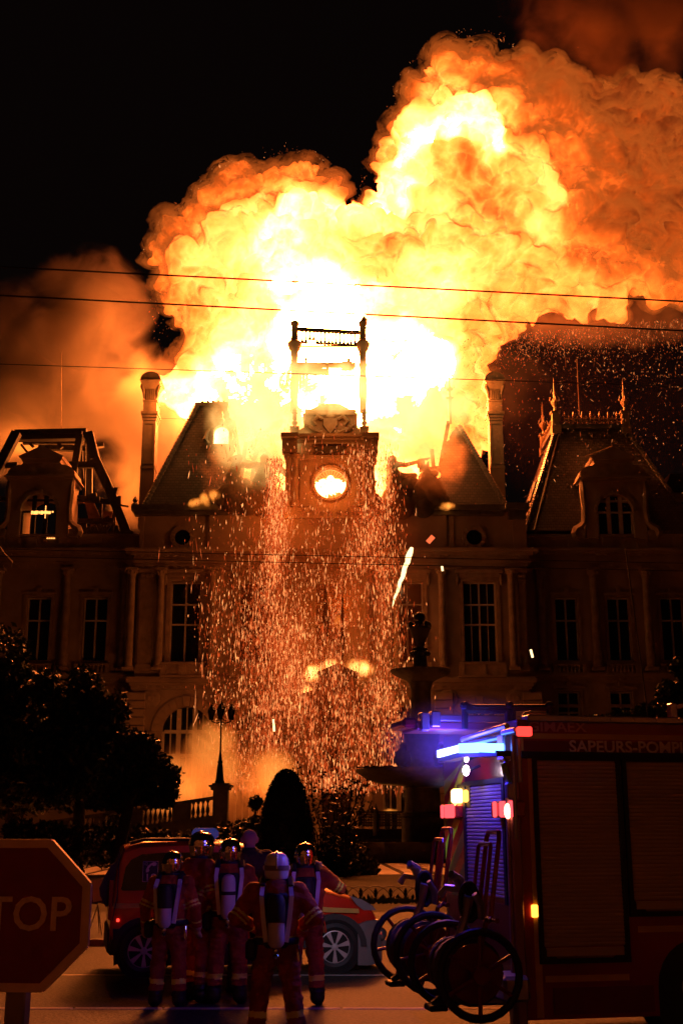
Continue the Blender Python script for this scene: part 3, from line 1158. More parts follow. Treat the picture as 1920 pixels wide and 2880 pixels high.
# low gable that steps up behind the coping
b.prism([(Xa(-.55), ZT(1146)), (Xa(.55), ZT(1146)), (Xa(.2), ZT(1124)), (Xa(-.2), ZT(1124))], YT + .9, YT + TD - 1)
b.box(Xa(-.42), Xa(.42), YT + .42, YT + .5, ZT(1213), ZT(1206))
b.box(Xa(-.42), Xa(.42), YT + .42, YT + .5, ZT(1176), ZT(1172))
b.build('attic', M_STONE, tower)
b = MB()
cz = ZT(1192)
b.prism([(TC - .55, cz + .55), (TC + .55, cz + .55), (TC + .55, cz), (TC, cz - .75), (TC - .55, cz)], YT + .22, YT + .5)
b.sphere((TC, YT + .34, cz + .75), .3, 10, 6, s=(1.3, .6, .8))
for s in (-1, 1):
    b.tube([(TC + s * .6, YT + .36, cz + .5), (TC + s * 1.0, YT + .3, cz + .72), (TC + s * 1.35, YT + .34, cz + .35), (TC + s * 1.1, YT + .36, cz)], [.16, .2, .17, .1], 7)
    b.tube([(TC + s * .3, YT + .36, cz - .8), (TC + s * .8, YT + .3, cz - .6), (TC + s * 1.5, YT + .34, cz - .3), (TC + s * 1.95, YT + .36, cz + .1)], [.1, .17, .15, .07], 7)
    for k in range(5):
        b.sphere((TC + s * (.65 + .28 * k), YT + .34, cz - .55 + .13 * k), .15, 6, 5)
b.build('coat_of_arms', M_STONE2, tower, True)
# corner obelisks
for u in (828, 1024):
    p = at(u, 1225, YT + .2)
    k = 97 / FPX
    b = MB()
    zf = lambda v: at(u, v, YT + .2).z
    x = p.x
    y = YT + .3
    hwd = 11 * k
    b.box(x - hwd, x + hwd, y - hwd, y + hwd, zf(1230), zf(1206))
    b.box(x - hwd * 1.15, x + hwd * 1.15, y - hwd * 1.15, y + hwd * 1.15, zf(1206), zf(1201))
    b.lathe([(7 * k, zf(1201)), (4 * k, zf(1197)), (8 * k, zf(1190)), (8 * k, zf(1186)), (3.5 * k, zf(1182)), (6.2 * k, zf(1178)), (5.2 * k, zf(1163)), (7.5 * k, zf(1162)), (7.5 * k, zf(1159)), (5.5 * k, zf(1157)), (6.5 * k, zf(1153)), (3.5 * k, zf(1148)), (.5 * k, zf(1146))], (x, y, 0), 10)
    b.build('corner_urn', M_STONE2, tower, True)
# burnt campanile: two posts, balustrade, charred beam
YB = YT + 1.6
k = 100 / FPX
zf = lambda v: at(0, v, YB).z
px = lambda u, v: at(u, v, YB).x


def post(u, cut):
    b = MB()
    x = px(u, 1000)
    prof = [(10, 1120), (10, 1062), (8, 1058), (9, 1035), (12, 1024), (9, 1020), (9, 1008), (11, 990), (15, 984), (19, 972), (20, 966), (15, 960), (11, 957), (9, 940), (9, 918), (12, 914), (12, 906), (7, 904)]
    b.lathe([(r * k, zf(v)) for r, v in prof], (x, YB, 0), 12)
    b.box(x - 9 * k, x + 9 * k, YB - 9 * k, YB + 9 * k, zf(1160), zf(1120))
    if cut:
        b.lathe([(6 * k, zf(906)), (10 * k, zf(900)), (5 * k, zf(893)), (3 * k, zf(889))], (x + .1, YB, 0), 8)
        for i, (dx, v) in enumerate(((6, 960), (-7, 938), (8, 925), (-6, 1000), (7, 985), (5, 1015))):
            b.sphere((x + dx * k, YB - .2, zf(v)), 5 * k, 6, 5, s=(1, 1, .7))
    return b.build('campanile_post', M_STONE2, tower, True)


post(828, False)
post(1020, True)
b = MB()
b.tube([(px(822, 925), YB, zf(925)), (px(810, 936), YB, zf(938)), (px(805, 950), YB, zf(958))], .05, 6)
b.build('bent_conductor', M_CHAR, tower)
b = MB()
b.beam((px(838, 930), YB, zf(925)), (px(1012, 930), YB, zf(935)), .3, .2)
b.beam((px(838, 930), YB, zf(930)), (px(1012, 930), YB, zf(940)), .2, .08)
bal = b.build('top_balustrade', M_CHAR, tower)
nb = 15
for i in range(nb):
    u = 850 + 148 * i / (nb - 1)
    t = i / (nb - 1)
    zt_, zb_ = zf(929 + 9 * t), zf(966 + 8 * t)
    x = px(u, 950)
    c_ = MB()
    hh = zt_ - zb_
    if 1 < i < 4:
        zb_ += hh * .3
        hh *= .7
    c_.lathe([(.16, zb_), (.18, zb_ + hh * .12), (.09, zb_ + hh * .28), (.065, zb_ + hh * .6), (.08, zb_ + hh * .9), (.13, zt_)], (x, YB, 0), 6)
    c_.build('baluster', M_CHAR, tower)
for i in range(nb - 1):
    t = (i + .5) / (nb - 1)
    u0_, u1_ = 850 + 148 * i / (nb - 1), 850 + 148 * (i + 1) / (nb - 1)
    pts = []
    for k_ in range(7):
        a = pi * k_ / 6
        pts.append((px((u0_ + u1_) / 2 - (u1_ - u0_) / 2 * cos(a), 935), YB, zf(934 + 9 * t) + .12 * sin(a)))
    MB().tube(pts, .06, 5).build('arch_link', M_CHAR, tower)
b = MB()
b.beam((px(838, 974), YB, zf(974)), (px(1012, 974), YB, zf(974)), .2, .1)
b.build('bottom_rail', M_CHAR, tower)
# charred deck beam with holes burnt through: segments of different thickness
b = MB()
for u0_, u1_, v0_, v1_ in ((826, 1000, 1023, 1029), (826, 882, 1029, 1048), (846, 866, 1044, 1049), (882, 905, 1036, 1048), (905, 925, 1040, 1047), (896, 908, 1028, 1040), (916, 924, 1028, 1042), (960, 990, 1020, 1037), (970, 996, 1026, 1034), (975, 985, 1012, 1022), (858, 864, 1008, 1024)):
    b.box(px(u0_, v0_), px(u1_, v0_), YB - .3, YB + .5, zf(v1_), zf(v0_))
b.build('charred_deck', M_CHAR, tower)
b = MB()
for i in range(4):
    u0_ = 832 + i * 9
    b.box(px(u0_, 1060), px(u0_ + 7, 1060), YB + .2 + .02 * i, YB + .4, zf(1100 - i * 13), zf(1046))
b.build('louvre_remains', M_CHAR, tower)
# hanging shreds on the left of the post
b = MB()
for i in range(9):
    u0_, v0_ = 812 + random.uniform(-12, 10), 1048 + random.uniform(-4, 30)
    b.beam((px(u0_, v0_), YB, zf(v0_)), (px(u0_ - random.uniform(4, 10), v0_ + 20), YB, zf(v0_ + random.uniform(14, 30))), random.uniform(.05, .2), .06)
b.build('hanging_shreds', M_CHAR, tower)

# ---- entrance porch with a gabled canopy
YP = YC - 4.5
zp = lambda v: at(0, v, YP).z
pxp = lambda u, v: at(u, v, YP).x
porch = empty('entrance_porch', (pxp(948, 2200), YP, 0))
porch.parent = hall
porch.location = Vector((pxp(948, 2200), YP, 0)) - hall.location
b = MB()
gx, gz = pxp(948, 1868), zp(1868)
b.prism([(gx, gz), (pxp(1009, 1895), zp(1895)), (pxp(1004, 1903), zp(1903)), (gx, zp(1882)), (pxp(896, 1900), zp(1900)), (pxp(892, 1892), zp(1892))], YP - .5, YP + 4.3)
b.build('gable_roof', M_SLATE, porch)
b = MB()
b.prism([(gx, zp(1884)), (pxp(998, 1905), zp(1905)), (pxp(1004, 1935), zp(1935)), (pxp(1045, 1948), zp(1948)), (pxp(1048, 1975), zp(1975)), (pxp(845, 1975), zp(1975)), (pxp(850, 1950), zp(1950)), (pxp(890, 1938), zp(1938)), (pxp(898, 1905), zp(1905))], YP, YP + 4.3)
b.build('pediment', M_STONE, porch)
MB().box(pxp(840, 1985), pxp(1052, 1985), YP - .3, YP + 4.3, zp(1990), zp(1977)).build('cornice', M_STONE, porch)
for u in (858, 892, 1000, 1036):
    b = MB()
    x = pxp(u, 2050)
    z0_, z1_ = .3, zp(1992)
    b.box(x - .5, x + .5, YP - .3, YP + .6, z0_, z0_ + .8)
    b.lathe([(.42, z0_ + .8), (.36, z0_ + 1.1), (.35, 4), (.3, z1_ - .5), (.42, z1_ - .1), (.42, z1_)], (x, YP + .15, 0), 12)
    b.build('column', M_STONE2, porch, True)
b = MB()
b.box(pxp(905, 2100), pxp(985, 2100), YC - .1, YC + .1, .2, zp(2105))
b.build('dark_doorway', M_DARK, porch)
b = MB()
b.box(pxp(895, 2020), pxp(1000, 2020), YP + 4.0, YP + 4.3, zp(2100), zp(2060))
b.build('transom_sign', M_STONE2, porch)
# ---- end pavilion, still whole: slate roof with cresting
YE = YW
zb = Z(1492, YE)
ytp = YE + 3.4
base = (at(1476, 1492, YE).x, at(1945, 1455, YE).x + .35, zb)
tz = at(0, 1206, ytp).z
top = (at(1562, 1206, ytp).x, at(1758, 1206, ytp).x, tz)
eroof, ev = hip_roof(base, top, YE, ytp, YE + 13)
# flank towards the fire is longer: the roof's side slope seen edge on
hip_flashing(ev[0], ev[4], .17, 40)
hip_flashing(ev[1], ev[5], .17, 46)
hip_flashing((ev[0][0] + .7, ev[0][1] - .05, ev[0][2]), (ev[4][0] + .35, ev[4][1] - .05, ev[4][2]), .08, 1, 'hip_roll')
zf = lambda v: at(0, v, ytp).z
xf = lambda u, v=1200: at(u, v, ytp).x
b = MB()
b.box(top[0] - .3, top[1] + .3, ytp - .3, ytp + .3, zf(1208), zf(1200))
b.box(top[0] - .2, top[1] + .2, ytp - .2, ytp + .3, zf(1200), zf(1194))
b.box(top[0] - .3, top[0] + .3, ytp, YE + 9.6, zf(1208), zf(1196))
P('roof_crown', b, M_ZINC)
kx = 100 / FPX


def crest_motif(h):
    b = MB()
    b.tube([(0, 0, 0), (0, 0, h * .6)], .05, 5)
    b.lathe([(.09, h * .55), (.13, h * .62), (.05, h * .7), (.08, h * .78), (.015, h)], (0, 0, 0), 6)
    for s in (-1, 1):
        pts = []
        for k in range(9):
            a = pi * 1.5 * k / 8
            pts.append((s * (.05 + .2 * sin(a) * .9 + .1), 0, h * .18 + .16 - .16 * cos(a)))
        b.tube(pts, .035, 5)
    return b


def crest_run(p0, p1, n):
    root = empty('roof_cresting', p0)
    root.parent = hall
    root.location = Vector(p0) - hall.location
    d = Vector(p1) - Vector(p0)
    big = small = None
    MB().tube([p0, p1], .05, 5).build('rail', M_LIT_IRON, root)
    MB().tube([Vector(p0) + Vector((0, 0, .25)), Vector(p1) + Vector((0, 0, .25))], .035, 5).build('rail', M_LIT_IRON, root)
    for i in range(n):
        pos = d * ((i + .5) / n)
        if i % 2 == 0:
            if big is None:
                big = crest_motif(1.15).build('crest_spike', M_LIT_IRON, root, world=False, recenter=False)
                big.location = pos
            else:
                put(big, root, pos)
        else:
            if small is None:
                small = crest_motif(.75).build('crest_spike', M_LIT_IRON, root, world=False, recenter=False)
                small.location = pos
            else:
                put(small, root, pos)


crest_run((top[0] + .6, ytp, zf(1193)), (top[1] - .5, ytp, zf(1193)), 13)
crest_run((top[0], ytp + .7, zf(1193)), (top[0], YE + 9.0, zf(1193)), 13)
for (x, y, sc) in ((top[0], ytp, 1.0), (top[1], ytp, 1.0), (top[0], YE + 9.4, .95)):
    b = MB()
    z = zf(1206)
    b.box(x - .38, x + .38, y - .38, y + .38, z - .5, z + .25)
    b.box(x - .3, x + .3, y - .3, y + .3, z + .25, z + 1.35)
    b.box(x - .4, x + .4, y - .4, y + .4, z + 1.35, z + 1.5)
    b.lathe([(.14, z + 1.5), (.1, z + 1.9), (.22, z + 2.1), (.34, z + 2.35), (.22, z + 2.6), (.1, z + 2.75), (.14, z + 3.2), (.06, z + 3.4), (.07, z + 3.9), (.012, z + 4.6)], (x, y, 0), 10)
    for k_ in range(4):
        a = k_ * pi / 2
        b.tube([(x, y, z + 2.3), (x + .42 * cos(a), y + .42 * sin(a), z + 2.55), (x + .34 * cos(a), y + .34 * sin(a), z + 2.8)], .06, 5)
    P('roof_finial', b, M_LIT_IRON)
# small hooks on the slates
for u, v in ((1572, 1222), (1662, 1222), (1757, 1222), (1530, 1364), (1594, 1364), (1852, 1364)):
    t = (zf(v) - zb) / (tz - zb)
    t = max(0, min(1, t))
    y = YE + (ytp - YE) * t - .12
    p = at(u, v, y)
    P('roof_hook', MB().sphere(p, .13, 6, 5).tube([p, p + Vector((.1, .05, -.35))], .06, 5), M_ZINC)
# roof ladder on the side slope
sl0, sl1 = Vector(ev[0]).lerp(Vector(ev[4]), .35), Vector(ev[0]).lerp(Vector(ev[4]), .55)
off = Vector((-.12, 3.0, .1))
P('roof_ladder', MB().beam(sl0 + off, sl1 + off, .25, .2), M_CHAR)


# ---- stone dormers of the end pavilions
def stone_dormer(uc, lit, dz=0, wide=1.0):
    """stepped gable, scrolls and an arched window; uc: photo column of its middle"""
    y = YW - .55
    sc = y / 99.2
    k = 99.2 * sc / FPX
    cx = at(uc, 1400, y).x
    zf = lambda v: at(0, v + dz, y).z
    X = lambda d: cx + d * k * wide
    root = empty('stone_dormer', (cx, y, zf(1510)))
    root.parent = hall
    root.location = Vector((cx, y, zf(1510))) - hall.location
    r = 52 * k * wide
    zc = zf(1436)
    D = 3.0
    # front wall around the arched opening
    b = MB()
    for s in (-1, 1):
        xa, xb = sorted((X(s * 52), X(s * 88)))
        b.box(xa, xb, y, y + D, zf(1510), zf(1346))
        poly = [(cx + s * r, zc), (cx + s * r, zf(1368)), (cx, zf(1368))]
        for q in range(0, 9):
            an = pi / 2 * (8 - q) / 8
            poly.append((cx + s * r * sin(an), zc + r * cos(an)))
        b.prism(poly[:3] + poly[-1:2:-1], y + .004, y + D)
    b.box(X(-52), X(52), y, y + D, zf(1368), zf(1346))
    b.build('wall', M_STONE, root)
    b = MB()
    n = 11
    for q in range(n):
        a0, a1 = pi * q / n + .01, pi * (q + 1) / n - .01
        b.prism([(cx + q_ * cos(a), zc + q_ * sin(a)) for q_, a in ((r, a0), (r * 1.2, a0), (r * 1.2, a1), (r, a1))], y - (.22 if q == n // 2 else .12), y)
    b.build('arch_ring', M_STONE2, root)
    # entablature with returns, curved shoulders, gable
    b = MB()
    for v0, v1, d_, o_ in ((1350, 1344, 96, .3), (1344, 1340, 104, .45), (1340, 1336, 100, .35)):
        b.box(X(-d_), X(d_), y - o_, y + D, zf(v0), zf(v1))
    b.build('entablature', M_STONE, root)
    b = MB()
    poly = []
    for q in range(7):
        t = q / 6
        poly.append((X(-100 + 42 * (1 - cos(t * pi / 2)) + 0), zf(1336 - 30 * sin(t * pi / 2))))
    poly += [(X(-56), zf(1302)), (X(-56), zf(1290)), (X(56), zf(1290)), (X(56), zf(1302))]
    for q in range(7):
        t = 1 - q / 6
        poly.append((X(100 - 42 * (1 - cos(t * pi / 2))), zf(1336 - 30 * sin(t * pi / 2))))
    b.prism(poly, y, y + D - .5)
    b.build('scrolled_shoulders', M_STONE2, root)
    b = MB()
    b.prism([(X(-66), zf(1286)), (X(0), zf(1257)), (X(66), zf(1286)), (X(62), zf(1292)), (X(-62), zf(1292))], y - .4, y + D - .3)
    b.prism([(X(-60), zf(1292) - .004), (X(60), zf(1292) - .004), (X(54), zf(1303)), (X(-54), zf(1303))], y - .2, y + D - .4)
    b.build('gable', M_STONE, root)
    # side scroll brackets
    for s in (-1, 1):
        b = MB()
        pts = [(X(s * 90), y + .3, zf(1345)), (X(s * 92), y + .1, zf(1380)), (X(s * 89), y + .1, zf(1430)), (X(s * 92), y + .1, zf(1465)), (X(s * 104), y + .1, zf(1478)), (X(s * 116), y + .1, zf(1484)), (X(s * 121), y + .1, zf(1496)), (X(s * 117), y + .1, zf(1506))]
        b.tube(pts, [.25, .26, .22, .26, .3, .34, .34, .3], 6)
        b.box(*sorted((X(s * 92), X(s * 116))), y - .1, y + 1, zf(1512), zf(1488))
        b.build('scroll_bracket', M_STONE2, root)
    # window frame with thick uprights
    g = MB()
    for s in (-1, 1):
        xx = cx + s * r * .33
        g.box(xx - .16, xx + .16, y + .3, y + .55, zf(1510), zc + r * .93)
        g.box(*sorted((cx + s * r, cx + s * (r - .14))), y + .3, y + .5, zf(1510), zc)
    for v in (1438, 1406):
        g.box(cx - r * .97, cx + r * .97, y + .32, y + .52, zf(v), zf(v - 5))
    if not lit:
        g.box(cx - r * .97, cx + r * .97, y + .32, y + .52, zf(1510), zf(1504))
    wo = g.build('window', M_CHAR if lit else M_WFRAME, root)
    if not lit:
        for t0, t1 in ((-1, -.35), (-.31, .31), (.35, 1)):
            MB().box(cx + r * t0, cx + r * t1, y + .42, y + .44, zf(1504), zc + r * (.55 if abs(t0 + t1) > .3 else .95)).build('pane', M_GLASS, root)
    else:
        # glowing embers along the crossbar
        e = MB()
        for q in range(26):
            x = cx + random.uniform(-.5, .75) * r
            e.box(x, x + random.uniform(.05, .2), y + .27, y + .31, zf(1438 + random.uniform(0, 6)), zf(1436 - random.uniform(0, 2)))
        for q in range(6):
            z = zf(1425 + q * 6)
            e.box(cx + r * .31, cx + r * .36, y + .26, y + .29, z, z + .15)
        for q in range(4):
            x = cx + r * (.5 + .12 * q)
            e.box(x, x + .13, y + .27, y + .31, zf(1513), zf(1510))
        e.build('glowing_embers', M_EMBER, root)
    return root


M_EMBER = emat('ember', (1.0, .36, .08), 2.6, sample=False)
stone_dormer(112, True)
stone_dormer(1727, False, 3, 1.0)

# ---- burnt-out roof frame of the far wing
frame = empty('burnt_roof_frame', (at(130, 1500, YW + 3).x, YW + 3, Z(1508, YW)))
frame.parent = hall
frame.location = frame.location - hall.location
pt = lambda u, v, dy=3.0: at(u, v, YW + dy)
for (a, c, wd, hh, dy) in (
    ((250, 1217), (268, 1290), .75, .7, 3.6), ((268, 1290), (312, 1385), .75, .7, 3.2), ((312, 1385), (360, 1506), .72, .7, 2.8),
    ((48, 1217), (-30, 1370), .75, .7, 3.0), ((226, 1222), (212, 1310), .55, .5, 3.2), ((212, 1310), (203, 1390), .5, .5, 3.2),
    ((-20, 1310), (50, 1308), .4, .4, 3.3), ((172, 1309), (276, 1307), .5, .5, 3.3),
    ((44, 1226), (245, 1222), .9, .8, 4.6), ((82, 1212), (232, 1217), .25, .3, 4.0), ((66, 1244), (225, 1243), .4, .4, 8.0), ((110, 1257), (262, 1264), .5, .5, 9.5),
    ((228, 1250), (238, 1398), .16, .16, 6.0), ((241, 1236), (239, 1395), .12, .12, 5.0), ((252, 1240), (253, 1395), .45, .4, 9.0), ((258, 1280), (257, 1392), .14, .14, 7),
    ((196, 1400), (282, 1406), .4, .7, 2.4), ((275, 1407), (322, 1413), .35, .5, 2.8), ((220, 1466), (320, 1464), .35, .35, 3.0), ((286, 1400), (284, 1462), .2, .2, 4), ((236, 1462), (238, 1503), .45, .4, 3.6),
    ((322, 1390), (327, 1372), .3, .3, 2.6), ((335, 1420), (362, 1425), .14, .14, 2.4), ((336, 1396), (335, 1424), .3, .3, 2.5),
    ((262, 1240), (318, 1380), .3, .3, 10.0), ((284, 1258), (283, 1247), .6, .5, 9), ((248, 1504), (308, 1462), .6, .5, 3.4), ((300, 1460), (308, 1452), .2, .2, 3.4),
    ((238, 1504), (365, 1503), .5, .5, 2.9), ((60, 1250), (100, 1300), .2, .2, 8.5), ((76, 1236), (95, 1258), .25, .25, 6), ((160, 1240), (175, 1260), .3, .3, 7),
    ((-15, 1404), (24, 1404), .35, .35, 3), ((258, 1390), (262, 1408), .8, .5, 2.6), ((318, 1440), (322, 1504), .4, .4, 6)):
    MB().beam(pt(*a, dy), pt(*c, dy), wd, hh, up=(0, 1, 0)).build('charred_beam', M_CHAR, frame)
# hanging sheets of roofing
M_SHEET = mat('scorched_roof_sheet', (.16, .085, .05), .8, var=.5, scale=1.2, bump=.6, bscale=4)
for poly, dy in ((((238, 1410), (262, 1402), (276, 1440), (290, 1470), (268, 1500), (258, 1492), (248, 1450)), 3.8), (((208, 1400), (240, 1398), (236, 1416), (214, 1418)), 3.0), (((290, 1436), (318, 1440), (312, 1462), (292, 1458)), 5.0)):
    pts = [at(u, v, YW + dy) for u, v in poly]
    b = MB()
    b.prism([(p.x, p.z) for p in pts], YW + dy, YW + dy + .08)
    b.build('hanging_sheet', M_SHEET, frame)
# ragged stumps along the parapet
b = MB()
for i in range(34):
    u = random.uniform(212, 372)
    p = at(u, 1506, YW + 1.2)
    b.beam(p, p + Vector((random.uniform(-.5, .5), 0, random.uniform(.2, .9))), random.uniform(.1, .35), .2)
b.build('charred_stump', M_CHAR, frame)
# ladder-like fitting standing on the corner of the middle block
p = at(380, 1424, YC)
P('corner_acroterion', MB().lathe([(.3, 0), (.25, .2), (.12, .3), (.22, .5), (.05, .8)], p, 8), M_CHAR)

# ---- sloping coping with the roof statues, one group each side of the tower
M_STATUE = mat('dark_statue_stone', (.05, .036, .028), .85, var=.3, scale=2, bump=.6, bscale=5)  # statues far darker than the rest of the carved stone


def blend(name, parts, m, vox=.06, it=4, parent=None):
    """one continuous body: overlapping limbs fused by a voxel skin.  parts: (points, radii)"""
    b = MB()
    for pts, rs in parts:
        pts = [Vector(p) for p in pts]
        for i, p in enumerate(pts):
            b.sphere(p, rs[i], 12, 8)
        for i in range(len(pts) - 1):
            n = 4
            d = (pts[i + 1] - pts[i]).length
            n = max(2, int(d / (min(rs[i], rs[i + 1]) * .6)))
            if n > 40:
                n = 40
            for k in range(1, n):
                t = k / n
                b.sphere(pts[i].lerp(pts[i + 1], t), rs[i] * (1 - t) + rs[i + 1] * t, 10, 6)
    me = bpy.data.meshes.new('t')
    me.from_pydata(b.v, [], b.f)
    ob = bpy.data.objects.new('t', me)
    COL.objects.link(ob)
    r = ob.modifiers.new('r', 'REMESH')
    r.mode = 'VOXEL'
    r.voxel_size = vox
    s = ob.modifiers.new('s', 'SMOOTH')
    s.factor = .5
    s.iterations = it
    ev = bpy.data.meshes.new_from_object(ob.evaluated_get(bpy.context.evaluated_depsgraph_get()))
    bpy.data.objects.remove(ob)
    ev.name = name
    for q in (m if isinstance(m, (list, tuple)) else [m]):
        ev.materials.append(q)
    ev.shade_smooth()
    o = bpy.data.objects.new(name, ev)
    COL.objects.link(o)
    if parent is not None:
        o.parent = parent
    return o


def statue(label, spec, base_uv, Y, m=M_STATUE, name='roof_statue', rock=None):
    """spec: limbs in photo pixels with depth offsets; fused into one carved figure"""
    p0 = at(*base_uv, Y)
    root = thing(name, p0, label, 'statue', 'statues on the roof')
    k = Y / FPX * 1.08
    parts = []
    for pts, rs in spec:
        parts.append(([at(u, v, Y + dy) - p0 for u, v, dy in pts], [r * k for r in rs]))
    blend('figure', parts, m, .075, 2, root)
    if rock:
        parts = []
        for u, v, r, dy in rock:
            c = at(u, v, Y + dy) - p0
            parts.append(([c, c + Vector((.3, 0, .1))], [r * k, r * k * .8]))
        blend('carved_base', parts, m, .12, 2, root)
    return root


YS = YC - .6
# group by the smoking roof: a seated figure stretching an arm to a taller one
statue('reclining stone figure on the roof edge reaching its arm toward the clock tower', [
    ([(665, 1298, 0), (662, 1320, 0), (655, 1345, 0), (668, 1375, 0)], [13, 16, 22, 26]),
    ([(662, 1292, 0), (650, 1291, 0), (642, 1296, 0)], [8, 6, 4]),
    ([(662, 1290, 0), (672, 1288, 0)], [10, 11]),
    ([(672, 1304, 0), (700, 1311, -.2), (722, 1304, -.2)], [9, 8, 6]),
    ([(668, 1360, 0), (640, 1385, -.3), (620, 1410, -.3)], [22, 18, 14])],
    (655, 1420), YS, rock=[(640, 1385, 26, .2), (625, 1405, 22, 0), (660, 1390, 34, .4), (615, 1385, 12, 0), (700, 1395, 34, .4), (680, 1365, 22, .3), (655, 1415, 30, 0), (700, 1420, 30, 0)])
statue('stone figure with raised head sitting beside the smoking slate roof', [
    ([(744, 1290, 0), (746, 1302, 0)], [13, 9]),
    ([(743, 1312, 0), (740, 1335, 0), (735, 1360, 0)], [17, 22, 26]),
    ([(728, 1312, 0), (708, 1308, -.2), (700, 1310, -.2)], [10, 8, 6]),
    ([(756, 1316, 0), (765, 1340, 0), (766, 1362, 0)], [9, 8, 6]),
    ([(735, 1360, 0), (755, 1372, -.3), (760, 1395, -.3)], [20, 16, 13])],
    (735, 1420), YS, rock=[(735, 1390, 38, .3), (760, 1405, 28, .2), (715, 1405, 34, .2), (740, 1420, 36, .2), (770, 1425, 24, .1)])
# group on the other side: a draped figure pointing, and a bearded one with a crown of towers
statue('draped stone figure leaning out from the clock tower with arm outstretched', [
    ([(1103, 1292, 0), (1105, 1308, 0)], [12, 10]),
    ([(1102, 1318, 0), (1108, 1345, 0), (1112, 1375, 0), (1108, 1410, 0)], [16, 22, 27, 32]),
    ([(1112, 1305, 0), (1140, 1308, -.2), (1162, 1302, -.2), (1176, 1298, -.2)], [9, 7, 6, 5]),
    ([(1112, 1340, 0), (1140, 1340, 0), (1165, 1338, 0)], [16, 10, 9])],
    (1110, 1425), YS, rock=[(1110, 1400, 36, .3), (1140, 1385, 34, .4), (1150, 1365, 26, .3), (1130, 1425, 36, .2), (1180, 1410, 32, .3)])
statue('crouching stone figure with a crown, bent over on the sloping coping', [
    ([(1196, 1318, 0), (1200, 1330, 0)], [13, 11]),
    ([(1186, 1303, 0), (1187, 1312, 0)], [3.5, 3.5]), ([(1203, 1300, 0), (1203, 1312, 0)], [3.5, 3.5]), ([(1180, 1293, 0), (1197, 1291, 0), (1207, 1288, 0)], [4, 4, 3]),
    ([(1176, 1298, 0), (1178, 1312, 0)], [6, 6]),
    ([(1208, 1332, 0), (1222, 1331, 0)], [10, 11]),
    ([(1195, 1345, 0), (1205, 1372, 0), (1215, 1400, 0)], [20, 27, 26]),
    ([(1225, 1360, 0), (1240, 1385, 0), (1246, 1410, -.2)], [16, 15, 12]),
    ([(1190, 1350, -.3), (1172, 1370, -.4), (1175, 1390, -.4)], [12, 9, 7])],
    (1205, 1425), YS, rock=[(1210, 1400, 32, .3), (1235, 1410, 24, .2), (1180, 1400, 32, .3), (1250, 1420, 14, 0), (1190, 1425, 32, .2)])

# sloping copings that carry them
for uv in (((590, 1440), (615, 1415), (660, 1400), (780, 1400), (780, 1545), (590, 1545)), ((1255, 1440), (1225, 1415), (1190, 1405), (1078, 1400), (1078, 1545), (1255, 1545))):
    pts = [at(u, v, YC - .25) for u, v in uv]
    P('statue_coping', MB().prism([(p.x, p.z) for p in pts], YC - .25, YC + 1.2), M_STONE)
# fallen roof timbers leaning behind the statue
lt = thing('roof_timber', at(775, 1330, YC + .8), 'burning roof truss leaning between the stone statue and the clock tower', 'timber')
pq = lambda u, v: at(u, v, YC + .8)
for a, c, w_ in (((732, 1258), (806, 1335), .42), ((732, 1259), (714, 1296), .2), ((702, 1282), (716, 1296), .14), ((706, 1252), (722, 1270), .3), ((764, 1312), (768, 1298), .1)):
    MB().beam(pq(*a), pq(*c), w_, .3, up=(0, 1, 0)).build('charred_beam', M_CHAR, lt)
# thin pole lying on the other gable and gutter tip
P('lightning_rod', MB().tube([at(1645, 1283, YW - 1), at(1722, 1255, YW - 1)], .035, 5), M_LIT_IRON)
# ------------------------------------------------------------------ the fire cloud over the roofs
YF = 101.0


def hash3(ix, iy, iz, seed):
    h = (ix.astype(np.int64) * 374761393 + iy.astype(np.int64) * 668265263 + iz.astype(np.int64) * 2147483647 + seed * 974634777) & 0x7fffffff
    h = ((h ^ (h >> 13)) * 1274126177) & 0x7fffffff
    h = ((h ^ (h >> 16)) * 668265263) & 0x7fffffff
    return h ^ (h >> 15)


def gnoise(p, seed=0):
    """gradient noise at points p (n, 3), about -1..1"""
    i = np.floor(p)
    f = p - i
    i = i.astype(np.int64)
    u = f * f * f * (f * (f * 6 - 15) + 10)
    out = np.zeros(len(p))
    for dx in (0, 1):
        for dy in (0, 1):
            for dz in (0, 1):
                h = hash3(i[:, 0] + dx, i[:, 1] + dy, i[:, 2] + dz, seed)
                a = (h & 1023) / 1023.0 * 2 * np.pi
                c = ((h >> 10) & 1023) / 1023.0 * 2 - 1
                s = np.sqrt(1 - c * c)
                g = s * np.cos(a) * (f[:, 0] - dx) + s * np.sin(a) * (f[:, 1] - dy) + c * (f[:, 2] - dz)
                wx = u[:, 0] if dx else 1 - u[:, 0]
                wy = u[:, 1] if dy else 1 - u[:, 1]
                wz = u[:, 2] if dz else 1 - u[:, 2]
                out += g * wx * wy * wz
    return out * 1.6


def fbm(p, octv=4, seed=0, gain=.5):
    a, o = 1.0, np.zeros(len(p))
    for k in range(octv):
        o += a * gnoise(p * (2.0 ** k) + k * 17.3, seed + k)
        a *= gain
    return o


def billow(p, seed=0):
    return np.abs(gnoise(p, seed))


